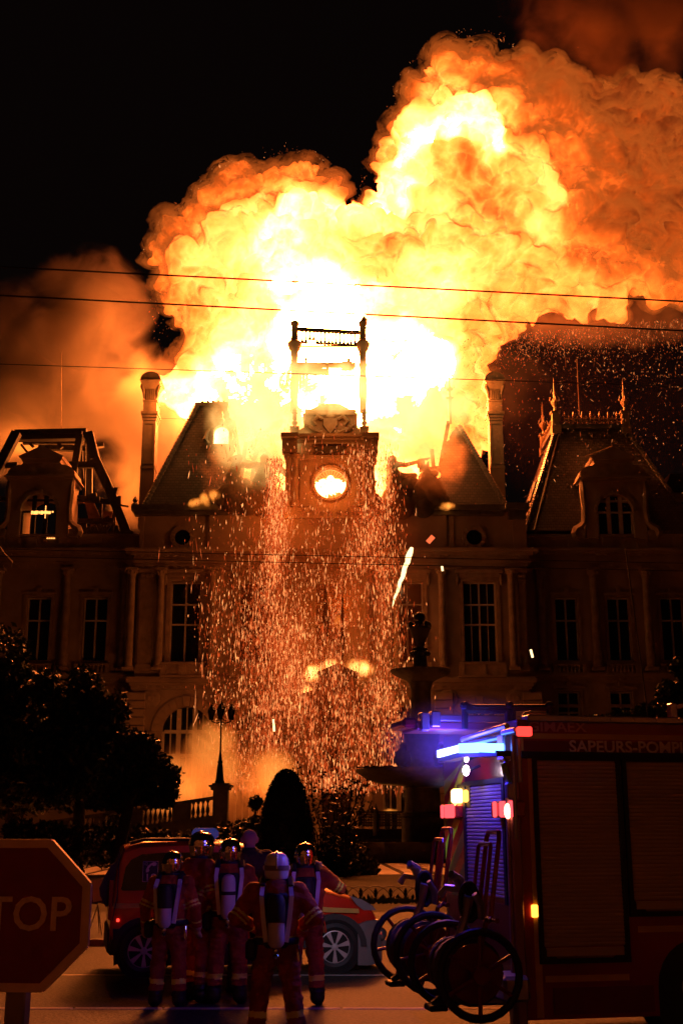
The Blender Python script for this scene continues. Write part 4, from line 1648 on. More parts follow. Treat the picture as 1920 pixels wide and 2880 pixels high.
# billows of the cloud as seen in the photograph: pixel, radius in pixels, metres in front of or behind the middle
BLOBS = [
    (475, 735, 62, 0), (455, 690, 50, 1), (520, 660, 66, 0), (600, 590, 85, 1), (640, 535, 60, 0), (690, 530, 66, 1), (770, 535, 78, 0), (855, 505, 72, 0), (900, 560, 76, -1),
    (560, 760, 120, 0), (680, 710, 140, 0), (800, 680, 140, -1), (500, 830, 78, 0), (600, 880, 120, 0), (950, 640, 70, 0), (900, 650, 90, -1),
    (1075, 580, 50, 0), (1115, 500, 70, 0), (1170, 400, 90, 0), (1195, 300, 80, 0), (1250, 225, 82, 0), (1345, 185, 82, 1), (1425, 215, 78, 2),
    (1290, 420, 165, -2), (1230, 560, 150, 0), (1420, 520, 160, -1), (1420, 345, 140, 0), (1540, 320, 125, 2), (1560, 480, 150, 1), (1660, 420, 130, 2),
    (1560, 650, 150, 0), (1700, 590, 140, 1), (1770, 460, 120, 2), (1830, 350, 105, 3), (1930, 440, 130, 3), (1850, 580, 140, 2), (1950, 680, 130, 1),
    (1700, 740, 120, 0), (1840, 770, 90, 0), (1960, 800, 80, 0), (1500, 770, 130, 0), (1350, 730, 150, -1), (1200, 760, 170, -1), (1050, 730, 130, -1), (950, 800, 150, -1),
    (800, 850, 150, -1), (680, 960, 120, 0), (900, 990, 190, 1), (1100, 960, 170, 0), (1270, 890, 110, 0), (570, 1000, 90, 1), (700, 1090, 120, 1),
    (1150, 1090, 150, 1), (1250, 1040, 85, 1), (1000, 1110, 120, 1), (1020, 620, 50, 1), (1600, 250, 90, 5), (1750, 330, 100, 5), (1880, 300, 100, 6),
    (860, 1150, 120, 2), (725, 1230, 95, 1), (720, 1330, 80, 1), (1140, 1230, 100, 1), (1150, 1330, 80, 1), (1230, 1180, 80, 1), (800, 1300, 60, 2), (1060, 1300, 60, 2), (520, 1090, 62, 1), (470, 1075, 40, 1.5), (560, 1110, 70, 1), (1390, 960, 45, 1), (1420, 900, 60, 1), (1330, 1020, 55, 1.5), (1345, 1085, 48, 1.5), (1318, 1150, 50, 1.5), (1300, 1210, 45, 1.5), (1335, 1240, 55, 2.5), (1350, 1170, 45, 2.5), (1600, 850, 60, 1), (1700, 850, 55, 1), (1330, 950, 60, 1),
]
# how hot the gas is across the cloud (photo pixel, 0 dull smoke .. 1 white flame)
HEAT = [(415, 730, 0.47), (455, 655, 0.46), (500, 600, 0.48), (540, 560, 0.5), (600, 500, 0.5), (650, 480, 0.54), (700, 460, 0.56), (770, 455, 0.57), (850, 430, 0.56), (910, 460, 0.58), (950, 530, 0.62), (985, 575, 0.66), (470, 720, 0.56), (560, 640, 0.58), (620, 570, 0.6), (700, 540, 0.6), (780, 520, 0.62), (860, 500, 0.64), (900, 530, 0.68), (520, 720, 0.7), (590, 650, 0.71), (560, 800, 0.71), (640, 700, 0.75), (690, 640, 0.77), (760, 600, 0.73), (820, 560, 0.69), (860, 580, 0.83), (900, 610, 0.91), (940, 620, 0.95), (840, 640, 0.94), (790, 700, 0.94), (740, 760, 0.92), (690, 800, 0.83), (620, 800, 0.77), (430, 800, 0.52), (420, 890, 0.5), (470, 950, 0.53), (540, 900, 0.66), (610, 900, 0.78), (580, 980, 0.74), (520, 1040, 0.8), (500, 1090, 0.96), (560, 1070, 0.99), (640, 1060, 0.99), (640, 980, 0.84), (720, 940, 0.88), (700, 1010, 0.92), (780, 800, 0.95), (820, 860, 0.98), (880, 860, 1.0), (950, 880, 1.0), (1000, 930, 1.0), (1060, 900, 0.95), (900, 1000, 1.02), (800, 1000, 1.0), (1040, 1000, 1.02), (1120, 1010, 0.97), (1180, 1040, 1.02), (1250, 1060, 1.0), (1080, 1080, 1.02), (1000, 1100, 1.0), (860, 1120, 0.98), (720, 1200, 0.93), (690, 1290, 0.84), (730, 1310, 0.9), (760, 1360, 0.95), (700, 1400, 0.75), (1130, 1190, 0.92), (1210, 1170, 0.9), (1180, 1280, 0.85), (1120, 1330, 0.95), (1180, 1400, 0.78), (1090, 1260, 0.9), (1130, 930, 0.9), (1200, 940, 0.9), (1280, 980, 0.86), (1330, 1060, 0.76), (1340, 960, 0.76), (1400, 940, .74), (1390, 1020, 0.7), (1350, 1120, .74), (1320, 1200, .72), (1030, 560, 0.73), (1040, 500, 0.69), (1080, 440, 0.68), (1110, 360, 0.56), (1130, 280, 0.47), (1150, 220, 0.5), (1200, 160, 0.47), (1260, 125, 0.45), (1330, 110, 0.42), (1400, 125, 0.41), (1460, 170, 0.38), (1190, 230, 0.6), (1260, 210, 0.62), (1340, 220, 0.57), (1420, 240, 0.5), (1150, 330, 0.62), (1210, 300, 0.7), (1300, 290, 0.7), (1380, 330, 0.62), (1120, 450, 0.72), (1150, 400, 0.89), (1190, 450, 0.98), (1240, 400, 0.89), (1290, 390, 0.93), (1350, 420, 0.93), (1380, 460, 0.96), (1330, 480, 0.91), (1260, 470, 0.97), (1160, 490, 0.97), (1220, 350, 0.76), (1420, 420, 0.66), (1100, 560, 0.93), (1150, 590, 0.95), (1060, 600, 0.96), (1190, 560, 0.85), (1000, 640, 0.94), (1080, 650, 0.83), (1240, 530, 0.71), (1300, 540, 0.62), (1340, 560, 0.66), (1420, 540, 0.73), (1500, 540, 0.75), (1540, 600, 0.77), (1530, 660, 0.77), (1470, 620, 0.68), (1400, 640, 0.68), (1300, 640, 0.73), (1220, 640, 0.79), (1000, 740, 0.77), (1080, 740, 0.73), (1160, 740, 0.69), (1250, 740, 0.73), (1340, 720, 0.69), (1430, 720, 0.7), (1520, 720, 0.68), (950, 760, 0.87), (1080, 820, 0.81), (1180, 820, 0.81), (1300, 820, 0.79), (1420, 820, 0.75), (1540, 820, 0.71), (1480, 890, 0.74), (1380, 890, 0.78), (1250, 890, 0.88), (1480, 280, 0.48), (1560, 300, 0.44), (1500, 380, 0.57), (1580, 440, 0.55), (1620, 540, 0.54), (1600, 640, 0.58), (1640, 360, 0.47), (1560, 220, 0.36), (1640, 270, 0.35), (1740, 300, 0.31), (1840, 290, 0.3), (1920, 300, 0.28), (1700, 420, 0.44), (1780, 420, 0.38), (1860, 400, 0.33), (1940, 420, 0.33), (1700, 520, 0.47), (1780, 560, 0.42), (1860, 520, 0.38), (1930, 560, 0.36), (1690, 640, 0.46), (1760, 680, 0.42), (1840, 660, 0.42), (1920, 680, 0.4), (1640, 740, 0.58), (1720, 770, 0.52), (1800, 770, 0.5), (1880, 760, 0.46), (1950, 770, 0.44), (1640, 840, 0.7), (1720, 850, 0.66), (1800, 830, 0.62), (1880, 840, 0.56), (1950, 850, 0.52)]


def cloud_mesh():
    ico = bmesh.new()
    bmesh.ops.create_icosphere(ico, subdivisions=3, radius=1.0)
    iv = np.array([p.co[:] for p in ico.verts])
    ifc = [[p.index for p in f.verts] for f in ico.faces]
    ico.free()
    vs, fs = [], []
    for u, v, r, dy in BLOBS:
        c = at(u, v, YF + dy)
        rm = r / FPX * (YF * CP + 15)
        o = len(vs)
        vs += (iv * rm * np.array([1, .8, 1]) + np.array(c)).tolist()
        fs += [[i + o for i in f] for f in ifc]
    me = bpy.data.meshes.new('billowing_fire')
    me.from_pydata(vs, [], fs)
    ob = bpy.data.objects.new('tmp', me)
    COL.objects.link(ob)
    md = ob.modifiers.new('r', 'REMESH')
    md.mode = 'VOXEL'
    md.voxel_size = .2
    ms = ob.modifiers.new('s', 'SMOOTH')
    ms.factor = .5
    ms.iterations = 12
    dg = bpy.context.evaluated_depsgraph_get()
    ev = bpy.data.meshes.new_from_object(ob.evaluated_get(dg))
    bpy.data.objects.remove(ob)
    n = len(ev.vertices)
    co = np.empty(n * 3)
    ev.vertices.foreach_get('co', co)
    co = co.reshape(-1, 3)
    nr = np.empty(n * 3)
    ev.vertices.foreach_get('normal', nr)
    nr = nr.reshape(-1, 3)
    warp = np.stack([fbm(co / 6 + k * 31.7, 3, 40 + k) for k in range(3)], 1)
    q = co + warp * 1.6
    b1 = billow(q / 4.2, 1)
    b2 = billow(q / 1.9 + warp * .3, 2)
    b3 = billow(q / .85, 3)
    b4 = billow(q / .42, 4)
    amp = np.clip(1.0, 0, 1)
    disp = (b1 * 2.6 + b2 * 1.2 + b3 * .42 + b4 * .12) - 1.0
    P0_ = np.array([[*at(u, v, YF).xz] for u, v, h in HEAT])
    near = np.empty(n)
    for s in range(0, n, 20000):
        d2 = ((co[s:s + 20000, None, :][:, :, [0, 2]] - P0_[None]) ** 2).sum(2) + .35
        wt = d2 ** -2.2
        near[s:s + 20000] = (wt * np.array([h for u, v, h in HEAT])).sum(1) / wt.sum(1)
    disp -= np.clip((.80 - near) / .25, 0, 1) * .8          # room for the smoke that clings to the skin
    co2 = co + nr * disp[:, None]
    ev.vertices.foreach_set('co', co2.ravel())
    # heat of the gas: from where in the cloud it is, cooler on lobes that bulge out, hotter in the folds between them
    P = np.array([[*at(u, v, YF).xz] for u, v, h in HEAT])
    H = np.array([h for u, v, h in HEAT])
    wq = co2[:, [0, 2]] + warp[:, [0, 2]] * 1.2
    heat = np.zeros(n)
    for s in range(0, n, 20000):
        d2 = ((wq[s:s + 20000, None, :] - P[None]) ** 2).sum(2) + .35
        wt = d2 ** -2.2
        heat[s:s + 20000] = (wt * H).sum(1) / wt.sum(1)
    fine = fbm(q / 2.4 + 9.1, 4, 60)
    core = np.clip((heat - .80) / .2, 0, 1)
    big = fbm(co / 7.5 + 3.3, 3, 80)
    um = co[:, 0]
    soft = np.clip((um - at(1400, 450, YF).x) / 3.5, 0, 1)          # the smoke blowing away is hazier
    det = (1 - .55 * core) * (1 - .35 * soft)
    det = det * (1 - .45 * np.clip((heat - .62) / .16, 0, 1))
    heat = heat + det * (.07 * fine - .05 * (b1 - .28) - .17 * (b2 - .28) - .14 * (b3 - .28) - .04 * (b4 - .28)) + (1 - core) * .07 * big
    at_ = ev.attributes.new('gas_temp', 'FLOAT', 'POINT')
    at_.data.foreach_set('value', heat.astype(np.float32))
    ev.shade_smooth()
    return ev


def fire_material():
    m = bpy.data.materials.new('fire_gas')
    N, L = nodes(m)
    a = N.new('ShaderNodeAttribute')
    a.attribute_name = 'gas_temp'
    tc = N.new('ShaderNodeTexCoord')
    nz = N.new('ShaderNodeTexNoise')
    nz.inputs['Scale'].default_value = 1.1
    nz.inputs['Detail'].default_value = 6
    nz.inputs['Distortion'].default_value = 1.2
    L.new(tc.outputs['Object'], nz.inputs['Vector'])
    ma = N.new('ShaderNodeMath')
    ma.operation = 'MULTIPLY_ADD'
    L.new(nz.outputs['Fac'], ma.inputs[0])
    ma.inputs[1].default_value = .10
    ma.inputs[2].default_value = -.05
    ad = N.new('ShaderNodeMath')
    L.new(a.outputs['Fac'], ad.inputs[0])
    L.new(ma.outputs[0], ad.inputs[1])
    r = N.new('ShaderNodeValToRGB')
    stops = [(.0, (.015, .003, .001)), (.20, (.07, .010, .002)), (.32, (.22, .030, .004)), (.44, (.62, .082, .007)), (.54, (1.4, .19, .016)), (.63, (3.2, .38, .040)), (.72, (6.0, .66, .085)), (.82, (10.0, 1.0, .18)), (.91, (16.0, 2.0, .40)), (.97, (24.0, 5.0, .95))]
    ramp(r, stops)
    L.new(ad.outputs[0], r.inputs['Fac'])
    b = N['Principled BSDF']
    b.inputs['Base Color'].default_value = (0, 0, 0, 1)
    b.inputs['Roughness'].default_value = 1.0
    b.inputs['Specular IOR Level'].default_value = 0.0
    L.new(r.outputs['Color'], b.inputs['Emission Color'])
    b.inputs['Emission Strength'].default_value = 1.15
    m.cycles.emission_sampling = 'NONE'
    return m


M_FIRE = fire_material()
fire = bpy.data.objects.new('billowing_fire', cloud_mesh())
fire.data.materials.append(M_FIRE)
# the hottest flame far outshines what the picture can hold
M_CORE = emat('white_flame', (1.0, .21, .035), 430.0)
fire.data.materials.append(M_CORE)
_h = np.empty(len(fire.data.vertices), dtype=np.float32)
fire.data.attributes['gas_temp'].data.foreach_get('value', _h)
_li = np.empty(len(fire.data.loops), dtype=np.int32)
fire.data.loops.foreach_get('vertex_index', _li)
_ls = np.empty(len(fire.data.polygons), dtype=np.int32)
fire.data.polygons.foreach_get('loop_start', _ls)
fire.data.polygons.foreach_set('material_index', (_h[_li[_ls]] > .97).astype(np.int32))
COL.objects.link(fire)
tag(fire, 'towering cloud of yellow and orange fire and smoke rising behind the burning roofs', 'fire', kind='stuff')


def rim_shell(far, dens, level):
    """cooler smoke that clings to the outside of the cloud: the same skin, pushed outwards where the gas is cool"""
    me = fire.data.copy()
    n = len(me.vertices)
    co = np.empty(n * 3)
    me.vertices.foreach_get('co', co)
    nr = np.empty(n * 3)
    me.vertices.foreach_get('normal', nr)
    co, nr = co.reshape(-1, 3), nr.reshape(-1, 3)
    t = np.clip((.80 - _h) / .25, .0, 1) * (.75 + .5 * fbm(co / 2.2, 3, 90))
    t = .03 * far + np.clip(t, 0, 1.6) * far * np.clip(1 + nr[:, 2] * 1.2, .4, 1)
    me.vertices.foreach_set('co', (co + nr * t[:, None]).ravel())
    me.materials.clear()
    m = bpy.data.materials.new('rim_smoke')
    N, L = nodes(m)
    N.remove(N['Principled BSDF'])
    v = N.new('ShaderNodeVolumePrincipled')
    v.inputs['Color'].default_value = (.05, .03, .02, 1)
    v.inputs['Density Attribute'].default_value = ''
    v.inputs['Emission Color'].default_value = (.62, .115, .014, 1)  # orange firelight put into the smoke as its own glow
    geo = N.new('ShaderNodeNewGeometry')
    nz = N.new('ShaderNodeTexNoise')
    nz.inputs['Scale'].default_value = .55
    nz.inputs['Detail'].default_value = 5
    nz.inputs['Roughness'].default_value = .6
    L.new(geo.outputs['Position'], nz.inputs['Vector'])
    mr = N.new('ShaderNodeMapRange')
    mr.inputs['From Min'].default_value = .36
    mr.inputs['From Max'].default_value = .66
    mr.inputs['To Max'].default_value = dens
    L.new(nz.outputs['Fac'], mr.inputs['Value'])
    L.new(mr.outputs[0], v.inputs['Density'])
    ms = N.new('ShaderNodeMath')
    ms.operation = 'MULTIPLY'
    ms.inputs[1].default_value = level
    L.new(mr.outputs[0], ms.inputs[0])
    L.new(ms.outputs[0], v.inputs['Emission Strength'])
    L.new(v.outputs[0], N['Material Output'].inputs['Volume'])
    m.cycles.volume_step_rate = .07
    m.cycles.emission_sampling = 'NONE'
    me.materials.append(m)
    me.polygons.foreach_set('material_index', np.zeros(len(me.polygons), dtype=np.int32))
    o = bpy.data.objects.new('rim_smoke', me)
    COL.objects.link(o)
    return tag(o, 'inner veil of orange smoke clinging to the billows of the fire cloud' if far < 1 else 'outer, thinner veil of orange smoke round the rim of the fire cloud', 'smoke', kind='stuff')


rim_shell(.62, 1.1, .85)
rim_shell(1.2, .75, .62)
# ------------------------------------------------------------------ garden in front of the hall
def leaf_cloud(b, blobs, n, size, rng, shell=.55, mi=0):
    """n leaf-sized faces through the volume of the blobs (centre, radii), denser near their skins"""
    vol = np.array([r[0] * r[1] * r[2] for c, r in blobs])
    pick = rng.choice(len(blobs), n, p=vol / vol.sum())
    C = np.array([c for c, r in blobs])[pick]
    R = np.array([r for c, r in blobs])[pick]
    d = rng.normal(size=(n, 3))
    d /= np.linalg.norm(d, axis=1)[:, None]
    q = shell + (1 - shell) * rng.random(n) ** .6
    q *= 1 + .10 * rng.normal(size=n)
    p = C + d * R * q[:, None]
    # clumps: pull leaves towards twig ends
    a = rng.normal(size=(n, 3))
    a /= np.linalg.norm(a, axis=1)[:, None]
    t = np.cross(a, rng.normal(size=(n, 3)))
    t /= np.linalg.norm(t, axis=1)[:, None]
    s = size * (.6 + .8 * rng.random(n))[:, None]
    v0 = p - t * s
    v1 = p + a * s * .45
    v2 = p + t * s
    v3 = p - a * s * .45
    vs = np.stack([v0, v1, v2, v3], 1).reshape(-1, 3)
    o = len(b.v)
    b.v += vs.tolist()
    b.f += [(o + 4 * i, o + 4 * i + 1, o + 4 * i + 2, o + 4 * i + 3) for i in range(n)]
    b.m += [mi] * n


def tree(label, base_u, Y, crown, n, size, seed, lean=0, name='tree', group='trees in the garden', leaf=None, sub=7):
    """crown: [(u, v, ru, rv)] in photo pixels at distance Y"""
    rng = np.random.default_rng(seed)
    bx = at(base_u, 2400, Y).x
    root = thing(name, (bx, Y, .08), label, 'tree', group)
    k = Y / FPX * 1.03
    blobs = []
    for u, v, ru, rv in crown:
        c = at(u, v, Y)
        for i in range(sub):
            d = rng.normal(size=3)
            d /= np.linalg.norm(d)
            cc = np.array(c) + d * np.array([ru * k, ru * k * .8, rv * k]) * .62 * rng.random() ** .3
            f = .32 + .25 * rng.random()
            blobs.append((cc, (ru * k * f, ru * k * f, rv * k * f)))
    b = MB()
    leaf_cloud(b, blobs, n, size, rng)
    b.build('crown', leaf or M_LEAF, root)
    t = MB()
    zc = min(c[2] for c, r in blobs)
    top = np.mean([c for c, r in blobs], 0)
    r0 = .28 * (k / .015)
    t.tube([(bx, Y, -.05), (bx + .1, Y, zc * .5), (top[0] * .5 + bx * .5, Y, zc + .5), tuple(top)], [r0 * 1.25, r0 * .9, r0 * .75, r0 * .25], 9)
    for c, r in blobs[::2]:
        t.tube([(bx + .05, Y, zc * .8 + .3), tuple((np.array([bx, Y, zc + .6]) + c) / 2), tuple(c)], [r0 * .5, r0 * .3, r0 * .08], 6)
    t.build('trunk', M_BARK, root, True)
    return root


tree('dark broad tree cut off by the picture edge, tallest of the garden trees', 20, 54, [(10, 1950, 115, 160), (70, 2040, 120, 160), (-60, 2080, 120, 190), (30, 2180, 170, 110), (110, 2170, 110, 110), (120, 1960, 60, 90)], 21000, .16, 1, sub=12)
tree('dark leafy tree in the middle of the garden row, two soft humps on top', 212, 51, [(205, 1985, 95, 110), (300, 2010, 72, 100), (150, 2060, 110, 130), (230, 2130, 150, 130), (320, 2160, 90, 110), (180, 2220, 140, 70), (140, 1940, 60, 70), (350, 2080, 60, 80)], 21000, .15, 2, sub=12)
tree('low spreading tree whose branch tips stand out against the glowing smoke', 330, 47, [(370, 2110, 75, 80), (420, 2140, 76, 75), (455, 2195, 62, 62), (340, 2200, 90, 90), (485, 2230, 32, 22), (400, 2240, 80, 45), (470, 2255, 40, 20), (300, 2250, 80, 40)], 16000, .12, 3, sub=10)
tree('leafy tree above the fire engine roof, lit orange on its top', 1925, 46, [(1880, 1960, 55, 60), (1930, 1920, 60, 70), (1900, 2040, 80, 60), (1975, 1990, 70, 90)], 8000, .14, 4)
tree('low bushy tree peeping over the red fire engine body', 1700, 44, [(1690, 2030, 80, 36), (1770, 2020, 70, 34), (1620, 2050, 60, 26), (1830, 2020, 60, 45)], 7000, .13, 5)


# clipped cone of yew
def topiary():
    Y = 50
    base = at(803, 2420, Y)
    root = thing('clipped_shrub', (base.x, Y, .08), 'tall clipped evergreen cone with a rounded top, black against the fire glow', 'shrub')
    k = Y / FPX * 1.03
    zt = at(0, 2165, Y).z
    h = zt - .1
    rng = np.random.default_rng(5)
    prof = [(.96, 0), (1.0, .12), (.98, .3), (.90, .5), (.77, .68), (.59, .84), (.35, .95), (.20, .985), (.04, 1.0)]
    R = 74 * k
    b = MB()
    b.lathe([(r * R * .94, .1 + t * h * .99) for r, t in prof], (base.x, Y, 0), 28)
    n = 9000
    t = rng.random(n)
    rr = np.interp(t, [p[1] for p in prof], [p[0] for p in prof]) * R * (.96 + .06 * rng.random(n))
    a = rng.random(n) * 2 * pi
    p = np.stack([base.x + rr * np.cos(a), Y + rr * np.sin(a), .1 + t * h], 1)
    for q in p:
        d = Vector(rng.normal(size=3)).normalized()
        e = d.cross(Vector(rng.normal(size=3))).normalized()
        s = .07 + .05 * rng.random()
        q = Vector(q)
        b.add([q - d * s, q + e * s * .5, q + d * s], [(0, 1, 2)])
    b.build('foliage', M_LEAF2, root)
    MB().tube([(base.x, Y, -.05), (base.x, Y, .5)], .12, 7).build('trunk', M_BARK, root)


topiary()


def rose_bush(label, ub, Y, stems, seed, name='rose_bush'):
    rng = np.random.default_rng(seed)
    base = at(ub, 2420, Y)
    root = thing(name, (base.x, Y, .08), label, 'shrub', 'rose bushes by the fountain')
    t = MB()
    lf = MB()
    for pts in stems:
        P_ = [Vector((base.x, Y, .05))] + [at(u, v, Y + rng.uniform(-.8, .8)) for u, v in pts]
        t.tube(P_, [.05] + [.03] * (len(P_) - 2) + [.012], 5)
        for i in range(len(P_) - 1):
            m_ = int((P_[i + 1] - P_[i]).length / .05)
            for k in range(m_):
                q = P_[i].lerp(P_[i + 1], rng.random()) + Vector(rng.normal(size=3)) * (.22 if i < len(P_) - 2 else .16)
                d = Vector(rng.normal(size=3)).normalized()
                e = d.cross(Vector(rng.normal(size=3))).normalized()
                s = .07 + .05 * rng.random()
                lf.add([q - d * s, q + e * s * .5, q + d * s, q - e * s * .5], [(0, 1, 2, 3)])
    t.build('stem', M_BARK, root)
    lf.build('foliage', M_LEAF3, root)


rose_bush('loose rose bush with long arching shoots beside the clipped cone', 905, 50, [[(900, 2330), (880, 2260), (875, 2190)], [(910, 2300), (905, 2220), (908, 2170)], [(880, 2330), (862, 2260), (858, 2215)], [(920, 2320), (925, 2260), (940, 2210)], [(890, 2340), (870, 2310), (850, 2290)], [(930, 2330), (950, 2290), (955, 2240)], [(915, 2350), (890, 2280), (915, 2230)], [(865, 2360), (845, 2330), (838, 2180), (836, 2150)]], 1)
rose_bush('leafy rose bush with a bare stem between the path and the fountain', 972, 48, [[(972, 2330), (985, 2260), (990, 2190)], [(975, 2310), (1000, 2260), (1004, 2170)], [(970, 2320), (960, 2260), (965, 2200)], [(985, 2330), (1015, 2270), (1030, 2210)], [(990, 2320), (1030, 2290), (1045, 2250)], [(960, 2340), (940, 2300), (932, 2250)], [(985, 2300), (1010, 2230), (1020, 2190)]], 2)
# ball on a stem
Y = 52
c = at(719, 2258, Y)
r_ = thing('standard_shrub', (c.x, Y, .08), 'little ball-headed standard shrub in front of the smoke', 'shrub')
b = MB()
leaf_cloud(b, [(np.array(c), (.30, .30, .30))], 700, .09, RNG, .3)
leaf_cloud(b, [(np.array(c) + np.array([0, 0, -1.0]), (.5, .5, .5)), (np.array(c) + np.array([.1, 0, -1.8]), (.8, .6, .6))], 1500, .10, RNG, .3)
b.build('foliage', M_LEAF2, r_)
MB().tube([(c.x, Y, 0), c], .05, 6).build('trunk', M_BARK, r_)

# low planting in front of the slab path
b = MB()
rng = np.random.default_rng(8)
for i in range(5200):
    u = rng.uniform(690, 1058)
    p = gnd(u, rng.uniform(2440, 2468))
    h = rng.uniform(.1, .62) * (1 if u < 1040 else .6)
    d = Vector((rng.normal() * .10, rng.normal() * .1, h))
    s = Vector((rng.normal(), rng.normal(), 0)).normalized() * .05
    m_ = p + Vector((0, 0, .08))
    b.add([m_ - s, m_ + d, m_ + s], [(0, 1, 2)])
    q = m_ + d * rng.uniform(.4, 1)
    b.add([q - s * 1.5, q + Vector((0, .03, .08)), q + s * 1.5, q - Vector((0, .03, .06))], [(0, 1, 2, 3)])
tag(b.build('flower_bed', M_LEAF3), 'strip of low dark plants along the garden path', 'plants', kind='stuff')
# shrubs behind the parked van, and a row added to darken under the trees
b = MB()
bl = []
for u, v, r in ((560, 2370, 40), (640, 2360, 46), (690, 2330, 30), (700, 2390, 40), (760, 2400, 40), (500, 2380, 36), (850, 2390, 36), (1000, 2395, 30), (940, 2390, 40), (60, 2345, 46), (140, 2350, 44), (215, 2356, 40), (300, 2352, 40), (380, 2356, 36), (440, 2362, 36)):
    c = at(u, v, 49)
    kk = 49 / FPX
    bl.append((np.array(c), (r * kk * 1.3, r * kk, r * kk)))
    bl.append((np.array(c) - np.array([0, 0, .7]), (r * kk * 1.3, r * kk, r * kk)))
leaf_cloud(b, bl, 11000, .11, rng, .3)
tag(b.build('undergrowth', M_LEAF2), 'dark tangle of low shrubs behind the parked van', 'shrubs', kind='stuff')

# ------------------------------------------------------------------ lamp pier and stair balustrade
YL = 62.0
kL = YL / FPX * 1.02
zl = lambda v: at(0, v, YL).z
xl = lambda u, v=2250: at(u, v, YL).x
bal = thing('stair_balustrade', (xl(560), YL, 0), 'sloping stone balustrade in front of the hall with glowing gaps between its balusters', 'balustrade')
ra, rb = (600, 2240), (110, 2313)
A, B_ = at(*ra, YL), at(*rb, YL)
A2, B2 = at(600, 2303, YL), at(110, 2372, YL)
b = MB()
b.prism([(A.x, A.z), (A.x, A.z - .16), (B_.x, B_.z - .16), (B_.x, B_.z)], YL - .25, YL + .25)
b.build('handrail', M_GRANITE, bal)
b = MB()
b.prism([(A2.x, A2.z + .16), (A2.x, -.1), (B2.x, -.1), (B2.x, B2.z + .16)], YL - .25, YL + .25)
b.build('plinth', M_GRANITE, bal)
xcur = 594
proto = None
groups = [(538, 592, 4), (404, 486, 6), (300, 372, 5), (200, 268, 5), (120, 170, 4)]
prev = 600
for u0, u1, n in groups:
    t0 = (600 - u1) / 490
    for uu in ((prev, u1),):
        if prev - u1 > 8:
            t = [(600 - q) / 490 for q in (prev, u1)]
            xs_ = [A.x + (B_.x - A.x) * q for q in t]
            zs_ = [A.z + (B_.z - A.z) * q for q in t]
            zb_ = [A2.z + (B2.z - A2.z) * q for q in t]
            MB().prism([(xs_[0], zs_[0] - .165), (xs_[1], zs_[1] - .165), (xs_[1], zb_[1] + .165), (xs_[0], zb_[0] + .165)], YL - .2, YL + .2).build('pier', M_GRANITE, bal)
    for i in range(n):
        t = (600 - (u0 + (u1 - u0) * (i + .5) / n)) / 490
        x = A.x + (B_.x - A.x) * t
        z1_ = A.z + (B_.z - A.z) * t - .15
        z0_ = A2.z + (B2.z - A2.z) * t + .15
        if proto is None:
            hb = z1_ - z0_
            proto = MB().lathe(baluster_prof(hb + .06, .105), (0, 0, 0), 10).build('baluster', M_GRANITE, bal, True, world=False, recenter=False)
            proto.location = Vector((x, YL, z0_ - .03)) - bal.location
        else:
            put(proto, bal, Vector((x, YL, z0_ - .03)) - bal.location)
    prev = u0
pier = thing('stone_pier', (xl(621), YL, 0), 'square stone pier at the head of the balustrade carrying the street lamp', 'pier')
b = MB()
x0_, x1_ = xl(601), xl(642)
b.box(x0_, x1_, YL - .4, YL + .4, 0, zl(2222))
b.box(x0_ - .1, x1_ + .1, YL - .5, YL + .5, 0, zl(2345))
b.build('shaft', M_GRANITE, pier)
b = MB()
b.box(x0_ - .12, x1_ + .12, YL - .5, YL + .5, zl(2222), zl(2214)).box(x0_ - .2, x1_ + .2, YL - .6, YL + .6, zl(2214), zl(2208)).box(x0_ - .05, x1_ + .05, YL - .45, YL + .45, zl(2208), zl(2203))
b.build('cap', M_GRANITE, pier)
lp = thing('street_lamp', (xl(620, 2120), YL, zl(2203)), 'ornate iron lamp post with a ring of lanterns standing on the stone pier', 'street lamp')
cx = xl(620, 2120)
b = MB()
b.lathe([(13 * kL, zl(2203)), (13 * kL, zl(2198)), (11 * kL, zl(2194)), (8 * kL, zl(2160)), (6 * kL, zl(2146)), (7.5 * kL, zl(2144)), (5 * kL, zl(2138)), (3.5 * kL, zl(2122)), (2.4 * kL, zl(2110)), (2.1 * kL, zl(2040)), (3.5 * kL, zl(2036)), (2 * kL, zl(2030)), (2 * kL, zl(2006))], (cx, YL, 0), 12)
b.build('post', M_IRON, lp, True)
LN = None
